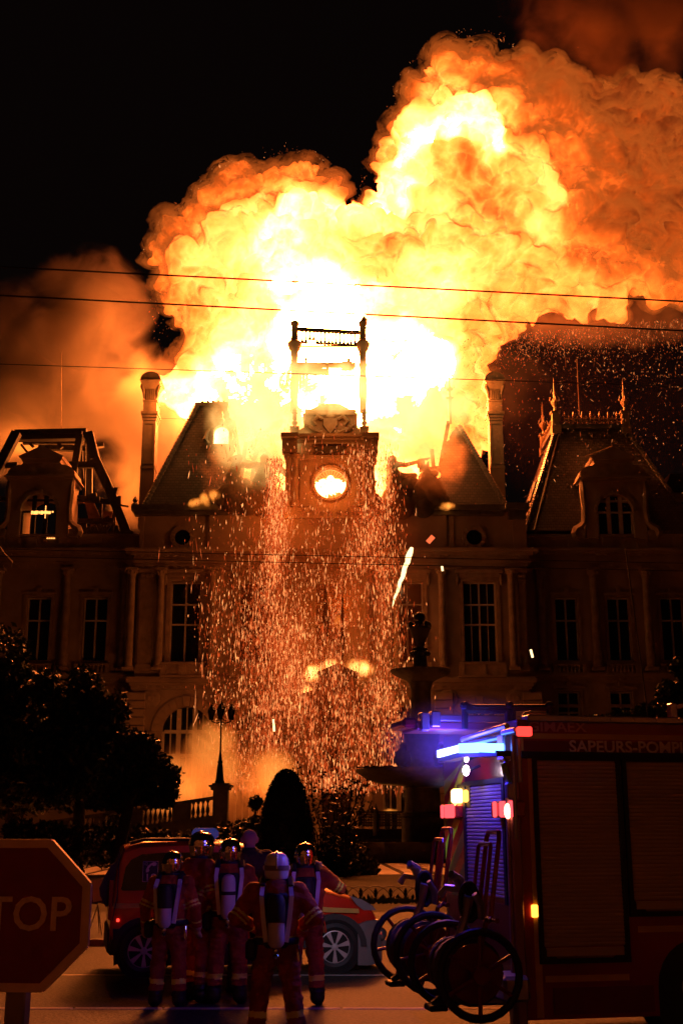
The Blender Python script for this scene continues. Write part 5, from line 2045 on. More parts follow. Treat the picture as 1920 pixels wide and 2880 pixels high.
for i, (dx, dy, dv) in enumerate(((0, 0, -9), (-27, 0, 0), (27, 0, 0), (0, -26, 0))):
    x, y = cx + dx * kL, YL + dy * kL
    zo = zl(2026 + dv)
    g = MB()
    s = kL
    if i:
        arm = MB()
        arm.tube([(cx, YL, zl(2030)), (cx + dx * .4 * kL, YL + dy * .4 * kL, zl(2034)), (cx + dx * .8 * kL, YL + dy * .8 * kL, zl(2031)), (x, y, zo - 1 * s)], .035, 6)
        arm.tube([(cx, YL, zl(2018)), (cx + dx * .3 * kL, YL + dy * .3 * kL, zl(2026)), (cx + dx * .6 * kL, YL + dy * .6 * kL, zl(2028))], .025, 5)
        arm.build('arm', M_IRON, lp)
    root_off = Vector((x, y, zo)) - lp.location
    if LN is None:
        LN = MB()
        LN.lathe([(4 * s, 0), (5 * s, 1.5 * s), (5.5 * s, 2 * s)], (0, 0, 0), 6)
        for k in range(6):
            a = k * pi / 3
            LN.tube([(5.2 * s * cos(a), 5.2 * s * sin(a), 2 * s), (9.2 * s * cos(a), 9.2 * s * sin(a), 26 * s)], .02, 4)
        LN.lathe([(10.5 * s, 26 * s), (10.5 * s, 28 * s), (8 * s, 31 * s), (4.5 * s, 37 * s), (3 * s, 39 * s), (3.6 * s, 41 * s), (.5 * s, 45 * s)], (0, 0, 0), 6)
        LN = LN.build('lantern', M_IRON, lp, world=False, recenter=False)
        LN.location = root_off
        GL = MB().lathe([(4.8 * s, 2.2 * s), (8.6 * s, 25.8 * s)], (0, 0, 0), 6).build('lantern_glass', mat('smoked_lantern_glass', (.05, .03, .02), .2, var=0), LN, world=False, recenter=False)
    else:
        c_ = put(LN, lp, root_off)
        put(GL, c_, (0, 0, 0))

# ------------------------------------------------------------------ pierced railing right of the shrubs
YR = 77.0
rl = thing('pierced_railing', (at(1060, 2300, YR).x, YR, 0), 'low pierced stone railing with embers glowing through its small holes', 'railing')
zr = lambda v: at(0, v, YR).z
xr = lambda u: at(u, 2300, YR).x
b = MB()
for v in (2284, 2291, 2298, 2306, 2314, 2321):
    b.box(xr(1006), xr(1140), YR - .05, YR + .05, zr(v + 2.4), zr(v - 2.4))
for i in range(20):
    u = 1010 + i * 6.6
    b.box(xr(u) - .035, xr(u) + .035, YR - .06, YR + .06, zr(2326), zr(2284))
b.build('lattice', M_GRANITE, rl)
MB().box(xr(1000), xr(1140), YR - .15, YR + .15, zr(2286), zr(2281)).build('handrail', M_GRANITE, rl)
MB().box(xr(960), xr(1140), YR - .2, YR + .2, 0, zr(2331)).build('plinth', M_GRANITE, rl)
b = MB()
b.lathe([(11 * kL, zr(2350)), (11 * kL, zr(2290)), (8 * kL, zr(2288)), (6 * kL, zr(2275)), (1 * kL, zr(2260))], (xr(1057), YR - .2, 0), 8)
b.build('post', M_GRANITE, rl)

# ------------------------------------------------------------------ fountain
YFN = 70.0
kf = YFN / FPX * 1.02
zf_ = lambda v: at(0, v, YFN).z
fx = at(1186, 2150, YFN).x
ft = thing('fountain', (fx, YFN, 0), 'tall dark tiered fountain with a wide upper bowl and a crowned finial', 'fountain')


def flathe(name, prof, n=32, m=M_GRANITE):
    return MB().lathe([(r * kf, zf_(v)) for r, v in prof], (fx, YFN, 0), n).build(name, m, ft, True)


flathe('base', [(62, 2425), (62, 2395), (58, 2390), (56, 2300), (60, 2296), (60, 2288), (50, 2284), (46, 2215), (60, 2208)], 12)
flathe('lower_basin', [(40, 2212), (110, 2206), (150, 2192), (172, 2176), (178, 2168), (178, 2164), (172, 2164), (168, 2170), (60, 2176)], 40)
flathe('pedestal', [(64, 2172), (62, 2150), (50, 2130), (46, 2100), (50, 2060), (44, 2050), (30, 2040)], 16)
flathe('shaft', [(34, 2050), (32, 2020), (28, 1990), (27, 1945), (30, 1930), (34, 1916), (30, 1908)], 20)
flathe('upper_basin', [(28, 1922), (44, 1912), (66, 1902), (80, 1893), (83, 1888), (83, 1885), (80, 1885), (76, 1889), (20, 1892)], 36)
flathe('stem', [(20, 1890), (19, 1862), (17, 1842), (13, 1836), (11, 1820), (12, 1815)], 16)
b = MB()
for k in range(7):
    a = 2 * pi * k / 7 + .3
    b.sphere((fx + 21 * kf * cos(a), YFN + 21 * kf * sin(a), zf_(1838)), 9 * kf, 7, 5, s=(1, 1, .8))
    b.sphere((fx + 15 * kf * cos(a + .4), YFN + 15 * kf * sin(a + .4), zf_(1828)), 7 * kf, 6, 5)
b.build('acanthus_collar', M_BRONZE, ft, True)
flathe('vase', [(10, 1818), (14, 1806), (22, 1790), (27, 1775), (28, 1768), (24, 1766)], 16)
b = MB()
b.lathe([(31 * kf, zf_(1769)), (31 * kf, zf_(1764)), (24 * kf, zf_(1760)), (11 * kf, zf_(1756)), (10 * kf, zf_(1748))], (fx, YFN, 0), 16)
for k in range(6):
    a = 2 * pi * k / 6 + .25
    b.sphere((fx + 26 * kf * cos(a), YFN + 26 * kf * sin(a), zf_(1758)), 7.5 * kf, 7, 6, s=(1, 1, 1.4))
    b.tube([(fx + 27 * kf * cos(a), YFN + 27 * kf * sin(a), zf_(1768)), (fx + 10 * kf * cos(a), YFN + 10 * kf * sin(a), zf_(1818))], 1.6 * kf, 5)
b.build('crown', M_BRONZE, ft, True)
MB().sphere((fx, YFN, zf_(1737)), 16 * kf, 16, 12).build('ball_finial', M_BRONZE, ft, True)
b = MB()
b.box(fx - 178 * kf, fx - 72 * kf, YFN - .5 - 1.8, YFN - .38 - 1.8, zf_(2165), zf_(2161))
for u in (1025, 1045, 1075, 1090):
    b.box(at(u, 2160, YFN).x - .04, at(u, 2160, YFN).x + .22, YFN - 2.4, YFN - 2.2, zf_(2166), zf_(2159))
b.build('basin_fitting', M_GRANITE, ft)
# pool wall round its foot
b = MB()
R_ = 6.2
for k in range(8):
    a0, a1 = 2 * pi * k / 8 + pi / 8, 2 * pi * (k + 1) / 8 + pi / 8
    for r0_, r1_, z0_, z1_ in ((R_ - .35, R_, 0, .88), (R_ - .45, R_ + .12, .88, 1.06)):
        p = [(fx + r * cos(a), YFN + r * sin(a)) for r, a in ((r0_, a0), (r1_, a0), (r1_, a1), (r0_, a1))]
        b.prism(p, z0_ + .06, z1_ + .06, axis='z')
b.build('pool_wall', M_GRANITE, ft)
MB().lathe([(R_ - .4, .7), (R_ - .4, .71)], (fx, YFN, 0), 24).build('pool_water', mat('dark_water', (.01, .012, .014), .05, var=0), ft)


def seated(label, u, v, flip, yoff):
    p0 = at(u, v, YFN + yoff)
    root = thing('bronze_figure', p0, label, 'statue', 'figures seated round the fountain')
    q = lambda du, dv, dy=0: at(u + du * flip, v + dv, YFN + yoff + dy) - p0
    blend('figure', [([q(0, -68), q(0, -62)], [10 * kf, 9 * kf]), ([q(-1, -50), q(-2, -30), q(0, -6)], [14 * kf, 15 * kf, 17 * kf]),
                     ([q(-14, -48), q(-22, -28), q(-12, -14, -.3)], [7 * kf, 6 * kf, 5 * kf]), ([q(12, -48), q(18, -26), q(8, -12, -.4)], [7 * kf, 6 * kf, 5 * kf]),
                     ([q(-6, -6), q(-10, -4, -.6), q(-11, 28, -.7), q(-16, 32, -.9)], [11 * kf, 9 * kf, 6 * kf, 5 * kf]), ([q(8, -6), q(6, -4, -.6), q(6, 28, -.7), q(3, 32, -.9)], [11 * kf, 9 * kf, 6 * kf, 5 * kf])], M_BRONZE, .05, 3, root)


seated('seated bronze figure on the lower fountain basin, head dark against the sparks', 1133, 2166, 1, -.9)
seated('seated bronze figure on the fountain half hidden behind the blue light', 1238, 2168, -1, -.9)

# ------------------------------------------------------------------ low iron hoops round the lawn
YH = gnd(960, 2541).y
hoop = thing('border_fence', (gnd(960, 2541).x, YH, .08), 'low black iron border fence of overlapping hoops along the lawn', 'fence')
kh = YH / FPX * 1.01
sp = 39.6 * kh
x_start = gnd(1014, 2541).x
proto = None
for i in range(-24, 22):
    x = x_start + i * sp
    if proto is None:
        b = MB()
        pts = [(sp * 1.0 * cos(pi * k / 14), 0, 36 * kh * sin(pi * k / 14) * 1.0) for k in range(15)]
        b.tube(pts, .011, 5)
        b.tube([(0, 0, -.1), (0, 0, 20 * kh)], .016, 5)
        b.lathe([(.03, 8 * kh), (.055, 14 * kh), (.04, 20 * kh), (.06, 24 * kh), (.03, 28 * kh), (.012, 32 * kh)], (0, 0, 0), 7)
        b.tube([(sp * .5, 0, -.1), (sp * .5, 0, 6 * kh)], .014, 5)
        b.lathe([(.02, 4 * kh), (.045, 8 * kh), (.03, 12 * kh), (.008, 16 * kh)], (sp * .5, 0, 0), 7)
        proto = b.build('hoop', M_IRON, hoop, world=False, recenter=False)
        proto.location = Vector((x, YH, .08)) - hoop.location
    else:
        put(proto, hoop, Vector((x, YH, .08)) - hoop.location)
bd = thing('grass_edging', (0, YH - 1, 0), 'dark planted strip in front of the iron hoops', 'planting')
b = MB()
for i in range(2600):
    x = random.uniform(-9, 6)
    y = YH - random.uniform(.05, 1.6)
    h = random.uniform(.05, .16)
    s = .03
    b.add([(x - s, y, .08), (x + random.uniform(-.05, .05), y, .08 + h), (x + s, y + .02, .08)], [(0, 1, 2)])
tag(b.build('tuft', M_LEAF2, bd), kind='stuff')

# pale railing and trough in the shade of the trees
YG = 56
g0 = thing('garden_railing', (at(250, 2380, YG).x, YG, .08), 'pale slatted railing under the dark trees', 'railing')
xg = lambda u: at(u, 2360, YG).x
zg = lambda v: at(0, v, YG).z
M_PALE = mat('pale_railing_paint', (.40, .38, .42), .6, var=.15)
for (v0, v1, u0, u1) in ((2333, 2341, 196, 300), (2345, 2351, 196, 300), (2357, 2363, 190, 340), (2366, 2373, 190, 340), (2376, 2383, 190, 340)):
    MB().box(xg(u0), xg(u1), YG, YG + .06, zg(v1), zg(v0)).build('rail', M_PALE, g0)
for u, v in ((198, 2332), (298, 2332), (338, 2356), (248, 2332)):
    MB().box(xg(u) - .05, xg(u) + .05, YG + .06, YG + .16, .05, zg(v)).build('post', M_PALE, g0)
# ------------------------------------------------------------------ fire engine
TYAW = radians(11.8)
TCO = Vector((at(1466, 2400, 11.5).x, 11.5, 0))     # its rear corner nearest the camera
TXD = Vector((cos(TYAW), sin(TYAW), 0))
TYD = Vector((-sin(TYAW), cos(TYAW), 0))
truck = thing('fire_engine', TCO, 'red fire engine with pale roller shutters and a glaring blue light bar', 'fire engine', rz=TYAW)


def ts(u, v, off=0.0):
    """(along, up) on the engine's near side at a photo pixel; off = how far the plane is pushed in"""
    d = ray(u, v)
    o = Vector((0, 0, CAM_H)) - (TCO + TYD * off)
    t = -o.dot(TYD) / d.dot(TYD)
    p = o + d * t
    return p.dot(TXD), p.z


def tr(u, v, off=0.0):
    """(across, up) on the plane of the engine's rear face, off metres further along the body"""
    d = ray(u, v)
    o = Vector((0, 0, CAM_H)) - (TCO + TXD * off)
    t = -o.dot(TXD) / d.dot(TXD)
    p = o + d * t
    return p.dot(TYD), p.z


M_RED = mat('engine_red_paint', (.30, .013, .012), .28, var=.06, coat=.4)
M_RED2 = mat('engine_red_dark', (.16, .008, .010), .4, var=.1)
M_SHUT = mat('aluminium_shutter', (.50, .42, .32), .55, metal=.0, var=.08, scale=1)
M_ALU = mat('brushed_aluminium', (.42, .41, .42), .38, metal=.8, var=.1)
M_BLACK = mat('black_rubber', (.012, .012, .013), .6, var=.2)
M_YEL = mat('yellow_reflective_stripe', (.62, .38, .05), .5, var=.08)
M_LIME = mat('lime_chevron', (.40, .58, .04), .5, var=.08)
M_CREAM = mat('cream_lettering', (.85, .70, .60), .5, var=0)
M_DULL = mat('faded_lettering', (.62, .22, .14), .5, var=0)


def T(name, b, m, parent=None, smooth=False):
    return b.build(name, m, parent or truck, smooth, world=False)


LEN = 6.2
WID = 2.45
ROOFZ = ts(1600, 2026)[1]
# body shell with the wheel arch cut out of the near side
ax, az = ts(1968, 2800)
az = .55
ar = ts(1968, 2640)[1] - az
poly = [(0.0, .30), (0.0, ROOFZ), (LEN, ROOFZ), (LEN, .30), (ax + ar, .30)]
for k in range(0, 13):
    th = pi * k / 12
    poly.append((ax + ar * cos(th), az + ar * sin(th)))
poly.append((ax - ar, .30))
b = MB()
b.prism(poly, 0, .5)
b.box(0, LEN, .5, WID - .0, .5, ROOFZ - .003)
T('body', b, M_RED)
# rear wheel
wh = MB()
wh.lathe([(.30, -.14), (.46, -.15), (.52, -.10), (.53, 0), (.52, .10), (.46, .13), (.3, .14)], (ax, .22, .53), 28, axis='y')
wheel = T('wheel', wh, M_BLACK, smooth=True)
w2 = MB()
w2.lathe([(.31, .0), (.30, -.1), (.2, -.06), (.14, -.12), (.02, -.13)], (ax, .20, .53), 20, axis='y')
r = w2.build('rim', M_ALU, wheel, True, world=False)
r.location = r.location - wheel.location

# roof edge rail, header bands and lettering
b = MB()
z0 = ts(1700, 2034)[1]
z1 = ts(1700, 2020)[1]
b.bbox(.10, LEN, -.035, .15, z0, z1 + .02, .012)
T('roof_rail', b, M_ALU)
for u in (1515, 1587, 1652, 1714, 1780, 1842, 1905):
    x, z = ts(u, 2024)
    T('rail_bolt', MB().lathe([(.016, -.045), (.018, -.03)], (x, 0, z), 8, axis='y'), M_ALU)
xz = lambda u, v: ts(u, v)
zb0, zb1 = ts(1480, 2062)[1], ts(1480, 2077)[1]
T('yellow_band', MB().box(.05, LEN, -.006, -.002, zb1, zb0), M_YEL)
zt0, zt1 = ts(1480, 2083)[1], ts(1480, 2111)[1]
T('red_band', MB().box(.06, LEN, -.008, -.003, zt1, zt0), M_RED2)
T('yellow_end', MB().box(.0, .055, -.007, -.0025, zt1, zb0), M_YEL)
zg0, zg1 = ts(1480, 2113)[1], ts(1480, 2133)[1]
T('gutter', MB().bbox(.02, LEN, -.03, .02, zg1, zg0, .008), M_BLACK)


def text(s, size, x, z, m, name, ybase=-.0125, bold=.0, sx=1.0):
    cu = bpy.data.curves.new(name, 'FONT')
    cu.body = s
    cu.size = size
    cu.extrude = .0015
    cu.offset = bold
    cu.resolution_u = 3
    ob = bpy.data.objects.new('t', cu)
    COL.objects.link(ob)
    me = bpy.data.meshes.new_from_object(ob.evaluated_get(bpy.context.evaluated_depsgraph_get()))
    bpy.data.objects.remove(ob)
    me.materials.clear()
    me.materials.append(m)
    o = bpy.data.objects.new(name, me)
    COL.objects.link(o)
    o.location = (x, ybase, z)
    o.rotation_euler = (pi / 2, 0, 0)
    o.scale = (sx, 1, 1)
    return o


def text_fit(s, u0, u1, v0, v1, m, name, bold=.004):
    xa, za = ts(u0, v1)
    xb, zb_ = ts(u1, v0)
    o = text(s, 1.0, xa, za, m, name, bold=bold)
    w_ = o.data.vertices
    xs_ = [p.co.x for p in w_]
    ys_ = [p.co.y for p in w_]
    o.scale = ((xb - xa) / (max(xs_) - min(xs_)), (zb_ - za) / (max(ys_) - min(ys_)), 1)
    o.location.x -= min(xs_) * o.scale[0]
    o.parent = truck
    return o


text_fit('GIMAEX', 1483, 1646, 2030, 2056, M_DULL, 'lettering', .02)
text_fit('SAPEURS-POMPIERS', 1599, 1985, 2086, 2115, M_CREAM, 'lettering', .022)
# roller shutters with their fine slats, in dark frames
def shutter(u0, u1, v0, v1):
    xa = ts(u0, (v0 + v1) / 2)[0]
    xb = ts(u1, (v0 + v1) / 2)[0]
    zt_, zb_ = ts((u0 + u1) / 2, v0)[1], ts((u0 + u1) / 2, v1)[1]
    root_b = MB()
    f = .045
    root_b.box(xa - f, xa, -.03, .03, zb_ - f, zt_ + f).box(xb, xb + f, -.03, .03, zb_ - f, zt_ + f)
    root_b.box(xa, xb, -.03, .03, zb_ - f, zb_).box(xa, xb, -.03, .03, zt_, zt_ + f)
    # rounded lower corners
    for s, x in ((1, xa), (-1, xb)):
        root_b.prism([(x, zb_), (x + s * .12, zb_), (x + s * .10, zb_ + .03), (x + s * .03, zb_ + .05), (x, zb_ + .12)], -.028, .02)
    fr = T('shutter_frame', root_b, M_BLACK)
    n = int((zt_ - zb_ - .1) / .036)
    b = MB()
    for i in range(n):
        za_ = zb_ + .1 + i * .036
        b.add([(xa, -.002, za_), (xb, -.002, za_), (xb, -.012, za_ + .012), (xa, -.012, za_ + .012), (xb, -.012, za_ + .026), (xa, -.012, za_ + .026), (xb, -.002, za_ + .036), (xa, -.002, za_ + .036)],
              [(0, 1, 2, 3), (3, 2, 4, 5), (5, 4, 6, 7)])
    b.add([(xa, -.001, zb_ + .1 + n * .036), (xb, -.001, zb_ + .1 + n * .036), (xb, -.001, zt_), (xa, -.001, zt_)], [(0, 1, 2, 3)])
    T('shutter_curtain', b, M_SHUT)
    T('pull_bar', MB().bbox(xa + .01, xb - .01, -.03, .0, zb_ + .01, zb_ + .095, .012), M_SHUT)


shutter(1517, 1742, 2140, 2694)
shutter(1768, 2010, 2144, 2562)
zy = ts(1650, 2742)[1], ts(1650, 2760)[1]
T('yellow_stripe', MB().box(ts(1532, 2750)[0], ts(1768, 2750)[0], -.006, -.002, zy[1], zy[0]), M_YEL)
zy = ts(1850, 2604)[1], ts(1850, 2621)[1]
T('yellow_stripe', MB().box(ts(1792, 2612)[0], LEN, -.006, -.002, zy[1], zy[0]), M_YEL)
T('yellow_corner_strip', MB().box(.09, .155, -.006, -.002, .32, zg1), M_YEL)
x, z = ts(1501, 2562)
mk = T('side_marker', MB().bbox(x - .03, x + .03, -.03, .0, z - .055, z + .055, .008), emat('amber_marker', (1.0, .30, .03), 5.0, False))
lower = MB()
lower.box(.25, ax - ar - .05, -.012, -.002, .34, ts(1650, 2775)[1])
T('lower_panel', lower, M_RED2)

# rear: corner profile, shutter, chevron panel
b = MB()
b.bbox(-.10, .0, -.02, .13, .12, ts(1450, 2066)[1], .015)
b.bbox(-.13, -.10, .0, .05, .12, ts(1450, 2066)[1], .008)
T('corner_profile', b, mat('red_grey_profile', (.30, .16, .16), .4, metal=.4, var=.1))
ya, yb = tr(1420, 2350)[0], tr(1316, 2350)[0]
za_, zb_ = tr(1370, 2520)[1], tr(1370, 2206)[1]
b = MB()
n = int((zb_ - za_) / .036)
for i in range(n):
    q = za_ + i * .036
    b.add([(-.004, ya, q), (-.004, yb, q), (-.016, yb, q + .012), (-.016, ya, q + .012), (-.016, yb, q + .026), (-.016, ya, q + .026), (-.004, yb, q + .036), (-.004, ya, q + .036)], [(0, 1, 2, 3), (3, 2, 4, 5), (5, 4, 6, 7)])
T('rear_shutter', b, M_SHUT)
b = MB()
b.box(-.03, .0, yb, yb + .07, za_ - .05, zb_ + .05).box(-.03, .0, ya - .07, ya, za_ - .05, zb_ + .05).box(-.03, 0, ya, yb, zb_, zb_ + .05)
T('shutter_frame', b, M_BLACK)
# chevron strips on the far rear panel
pa, pb = yb + .075, WID - .01
zlo, zhi = .6, tr(1290, 2140)[1]
q = zlo - .5
i = 0
while q < zhi:
    lo0, lo1, hi0, hi1 = q, q + .17, q + .55, q + .72
    c = [(pa, max(zlo, min(zhi, hi0))), (pb, max(zlo, min(zhi, lo0))), (pb, max(zlo, min(zhi, lo1))), (pa, max(zlo, min(zhi, hi1)))]
    if max(p[1] for p in c) - min(p[1] for p in c) > .05:
        T('chevron', MB().prism(c, -.006 - .001 * (i % 2), -.001, axis='x'), M_LIME if i % 2 else M_RED)
    q += .17
    i += 1
# tail light clusters
M_TAIL = emat('tail_light_red', (1.0, .06, .07), 2.6, False)
M_TAILD = mat('tail_light_lens', (.35, .02, .02), .15, var=0, coat=.5)
M_BRAKE = emat('brake_light', (1.0, .30, .16), 9.0, False)
for name, uc, v0, v1, dz, w_ in (('far', 1268, 2262, 2302, 0, .30), ('near', 1424, 2252, 2300, 0, .36)):
    yc_, zc_ = tr(uc, (v0 + v1) / 2, -.06)
    h = (tr(uc, v0, -.06)[1] - tr(uc, v1, -.06)[1]) / 2
    hs = MB().bbox(-.10, -.0, yc_ - w_, yc_ + w_, zc_ - h, zc_ + h, .02)
    cl = T('tail_light', hs, M_TAILD)
    for f, ww, m_ in ((-.72, .05, M_TAIL), (-.2, .11, M_TAIL), (.55, .035, M_TAIL)):
        y = yc_ - f * w_ * -1
        k_ = MB().bbox(-.125, -.10, y - ww, y + ww, zc_ - h * .94, zc_ + h * .94, .01).build('light_segment', m_, cl, world=False)
        k_.location = k_.location - cl.location
    if name == 'near':
        y = yc_ - w_ * .62
        k_ = MB().sphere((-.13, y, zc_ - .02), .06, 10, 8, s=(.5, 1, 1.2)).build('brake_bulb', M_BRAKE, cl, world=False)
        k_.location = k_.location - cl.location
yc_, zc_ = tr(1287, 2239, -.05)
T('amber_light', MB().bbox(-.10, -.02, yc_ - .11, yc_ + .11, zc_ - .075, zc_ + .075, .02), emat('amber_lamp', (1.0, .50, .10), 14.0, False))
T('amber_light', MB().bbox(-.06, -.02, yc_ - .30, yc_ - .20, zc_ - .07, zc_ + .06, .02), emat('amber_lamp_dim', (1.0, .45, .08), 3.0, False))
T('amber_lamp_mount', MB().box(-.02, .0, yc_ - .33, yc_ + .14, zc_ - .12, zc_ + .12), M_BLACK)
# work lamps under the light bar
for u, v, r in ((1311, 2135, .035), (1310, 2167, .055)):
    y, z = tr(u, v, -.2)
    T('work_lamp', MB().sphere((-.2, y, z), r, 12, 8, s=(.6, 1, 1)), emat('work_lamp_glow', (1.0, .72, .80), 12.0, False))
    T('work_lamp_arm', MB().tube([(-.17, y, z), (-.05, y, z + .05)], .015, 6), M_BLACK)
# blue light bar along the top of the rear
M_BLUE = emat('blue_light_bar', (.08, .20, 1.0), 9.0, False)
M_BLUE2 = emat('white_light_bar', (.28, .34, 1.0), 7.0, False)
lb = []
for u, v in ((1242, 2121), (1272, 2113), (1303, 2105), (1354, 2103), (1358, 2103), (1400, 2104)):
    y, z = tr(u, v, -.25)
    lb.append(Vector((-.25, y, z)))
bar = T('light_bar', MB().beam(lb[0] + Vector((.05, .06, -.06)), lb[2] + Vector((.05, 0, -.06)), .16, .05, up=(0, 0, 1)).beam(lb[2] + Vector((.05, 0, -.06)), lb[5] + Vector((.05, -.04, -.05)), .16, .05), M_BLACK)
for p, q_, m_, h in ((lb[0], lb[1], M_BLUE2, .075), (lb[1], lb[2], M_BLUE2, .07), (lb[2], lb[3], M_BLUE, .095), (lb[4], lb[5], M_BLUE, .085)):
    e = MB().beam(p, q_, .11, h).build('light_module', m_, bar, world=False)
    e.location = e.location - bar.location
# its light
lamp('light_bar_lamp', 'POINT', TCO + TXD * -.45 + TYD * lb[2].y + Vector((0, 0, lb[2].z)), (.05, .025, 1.0), 55, .12)
_wl = TCO + TXD * -.46 + TYD * lb[2].y + Vector((0, 0, lb[2].z - .3))
_sp = lamp('work_lamp_light', 'SPOT', _wl, (.95, .88, 1.0), 150, .06)
_sp.data.spot_size = radians(38)
_sp.data.spot_blend = .9
_sp.rotation_euler = (at(1040, 2620, 17.8) - _wl).to_track_quat('-Z', 'Y').to_euler()
# aluminium ladder access at the near corner: two upright tubes, box, strap
b = MB()
for u, v0, v1 in ((1407, 2066, 2145), (1440, 2066, 2360), (1457, 2078, 2200)):
    y0_, z0_ = tr(u, v0, -.12)
    y1_, z1_ = tr(u + 2, v1, -.12)
    b.tube([(-.12, y0_, z0_), (-.12, y0_, z1_)], .022, 8)
T('grab_tube', b, M_ALU)
y0_, z0_ = tr(1411, 2066, -.1)
y1_, z1_ = tr(1432, 2140, -.1)
T('equipment_box', MB().bbox(-.16, -.03, min(y0_, y1_), max(y0_, y1_), z1_, z0_, .02), M_ALU)
y0_, z0_ = tr(1417, 2062, -.14)
y1_, z1_ = tr(1455, 2048, -.14)
T('top_bracket', MB().bbox(-.18, -.02, y1_, y0_, z0_ - .02, z1_ + .01, .01), M_ALU)
y, z = tr(1464, 2056, -.14)
T('corner_marker_light', MB().bbox(-.17, -.04, y - .03, y + .05, z - .045, z + .04, .01), emat('red_marker', (1.0, .04, .03), 2.5, False))
pts = [(-.14, *tr(1416, 2150, -.14)), (-.14, *tr(1421, 2175, -.14)), (-.14, *tr(1428, 2198, -.14)), (-.14, *tr(1434, 2210, -.14))]
T('green_strap', MB().tube(pts, .03, 6), M_LIME)
y, z = tr(1436, 2222, -.14)
T('buckle', MB().bbox(-.19, -.1, y - .05, y + .06, z - .09, z + .07, .02), M_ALU)
b = MB()
for k in range(2):
    p0 = (-.22, *tr(1300, 2080 + 18 * k, -.22))
    p1 = (-.1, *tr(1424, 2042 + 28 * k, -.1))
    b.tube([p0, p1], .03, 8)
T('roof_handrail', b, M_ALU)
# control panel with gauges inside the recess by the near corner
y0_, y1_ = tr(1456, 2380, -.02)[0], tr(1424, 2380, -.02)[0]
zc0, zc1 = tr(1440, 2470, -.02)[1], tr(1440, 2330, -.02)[1]
T('pump_panel', MB().box(-.02, -.004, y0_, y1_, zc0, zc1), M_BLACK)
M_GAUGE = mat('gauge_face', (.35, .38, .42), .3, var=.1, emit=(.5, .65, .8), es=.12)
for u, v in ((1436, 2356), (1446, 2362), (1437, 2372), (1446, 2378)):
    y, z = tr(u, v, -.03)
    T('gauge', MB().lathe([(.055, -.035), (.06, -.02)], (0, y, z), 14, axis='x'), M_GAUGE)
for u, v in ((1440, 2400), (1446, 2412), (1438, 2425), (1444, 2440), (1436, 2450)):
    y, z = tr(u, v, -.03)
    T('valve_knob', MB().sphere((-.04, y, z), .025, 8, 6), M_ALU)
T('yellow_lever', MB().tube([(-.05, *tr(1446, 2480, -.05)), (-.05, *tr(1446, 2540, -.05))], .02, 6), M_YEL)
# rear bumper, tread and bracket
T('rear_step', MB().bbox(-.42, 0, .1, WID - .1, .42, .5, .02), M_ALU)
T('rear_lower_panel', MB().box(-.02, -.002, .12, WID - .1, .5, za_ - .05), M_RED2)
b = MB()
y, z = tr(1452, 2850, -.15)
pts = [(-.15, y + .14, z + .12), (-.15, y + .12, z - .16), (-.15, y - .10, z - .2), (-.15, y - .14, z - .12)]
b.tube(pts, .022, 6)
b.bbox(-.3, -.05, y - .12, y + .35, z + .1, z + .32, .03)
T('tow_bracket', b, M_ALU)

# ladder on the roof sticking out behind
def rp(u, v, Y):
    p = at(u, v, Y)
    d = p - TCO
    return Vector((d.dot(TXD), d.dot(TYD), p.z))


YLD = 12.6
L0, L1 = rp(1113, 2052, YLD), rp(1490, 2052, YLD)
zt_, zb_ = rp(1200, 2014, YLD).z, rp(1200, 2057, YLD).z
lad = thing('roof_ladder', TCO, 'aluminium ladder in a long box beam sticking out over the engine rear', 'ladder', rz=TYAW)
yl = L0.y


def LB(name, b, m):
    return b.build(name, m, lad, False, world=False)


zm = zb_ + (zt_ - zb_) * .55
LB('side_beam', MB().bbox(L0.x + .22, LEN * .9, yl - .30, yl - .24, zm, zt_, .012), M_ALU)
LB('side_beam', MB().bbox(L0.x + .22, LEN * .9, yl + .24, yl + .30, zm, zt_, .012), M_ALU)
LB('lower_beam', MB().bbox(L0.x + .14, LEN * .9, yl - .30, yl + .30, zb_, zm - .004, .012), mat('red_brown_beam', (.40, .12, .12), .4, metal=.3, var=.08))
LB('end_cap', MB().bbox(L0.x, L0.x + .165, yl - .29, yl + .25, zb_ + .02, zt_ - .035, .03), M_RED)
LB('end_block', MB().bbox(L0.x + .18, L0.x + .27, yl - .34, yl - .20, zm - .1, zt_ + .015, .012), M_ALU)
LB('end_strap', MB().bbox(L0.x + .29, L0.x + .39, yl - .335, yl - .2, zm - .06, zt_ + .03, .012), M_ALU)
for i in range(14):
    LB('rung', MB().tube([(L0.x + .5 + i * .3, yl - .24, zm + .06), (L0.x + .5 + i * .3, yl + .24, zm + .06)], .018, 6), M_ALU)
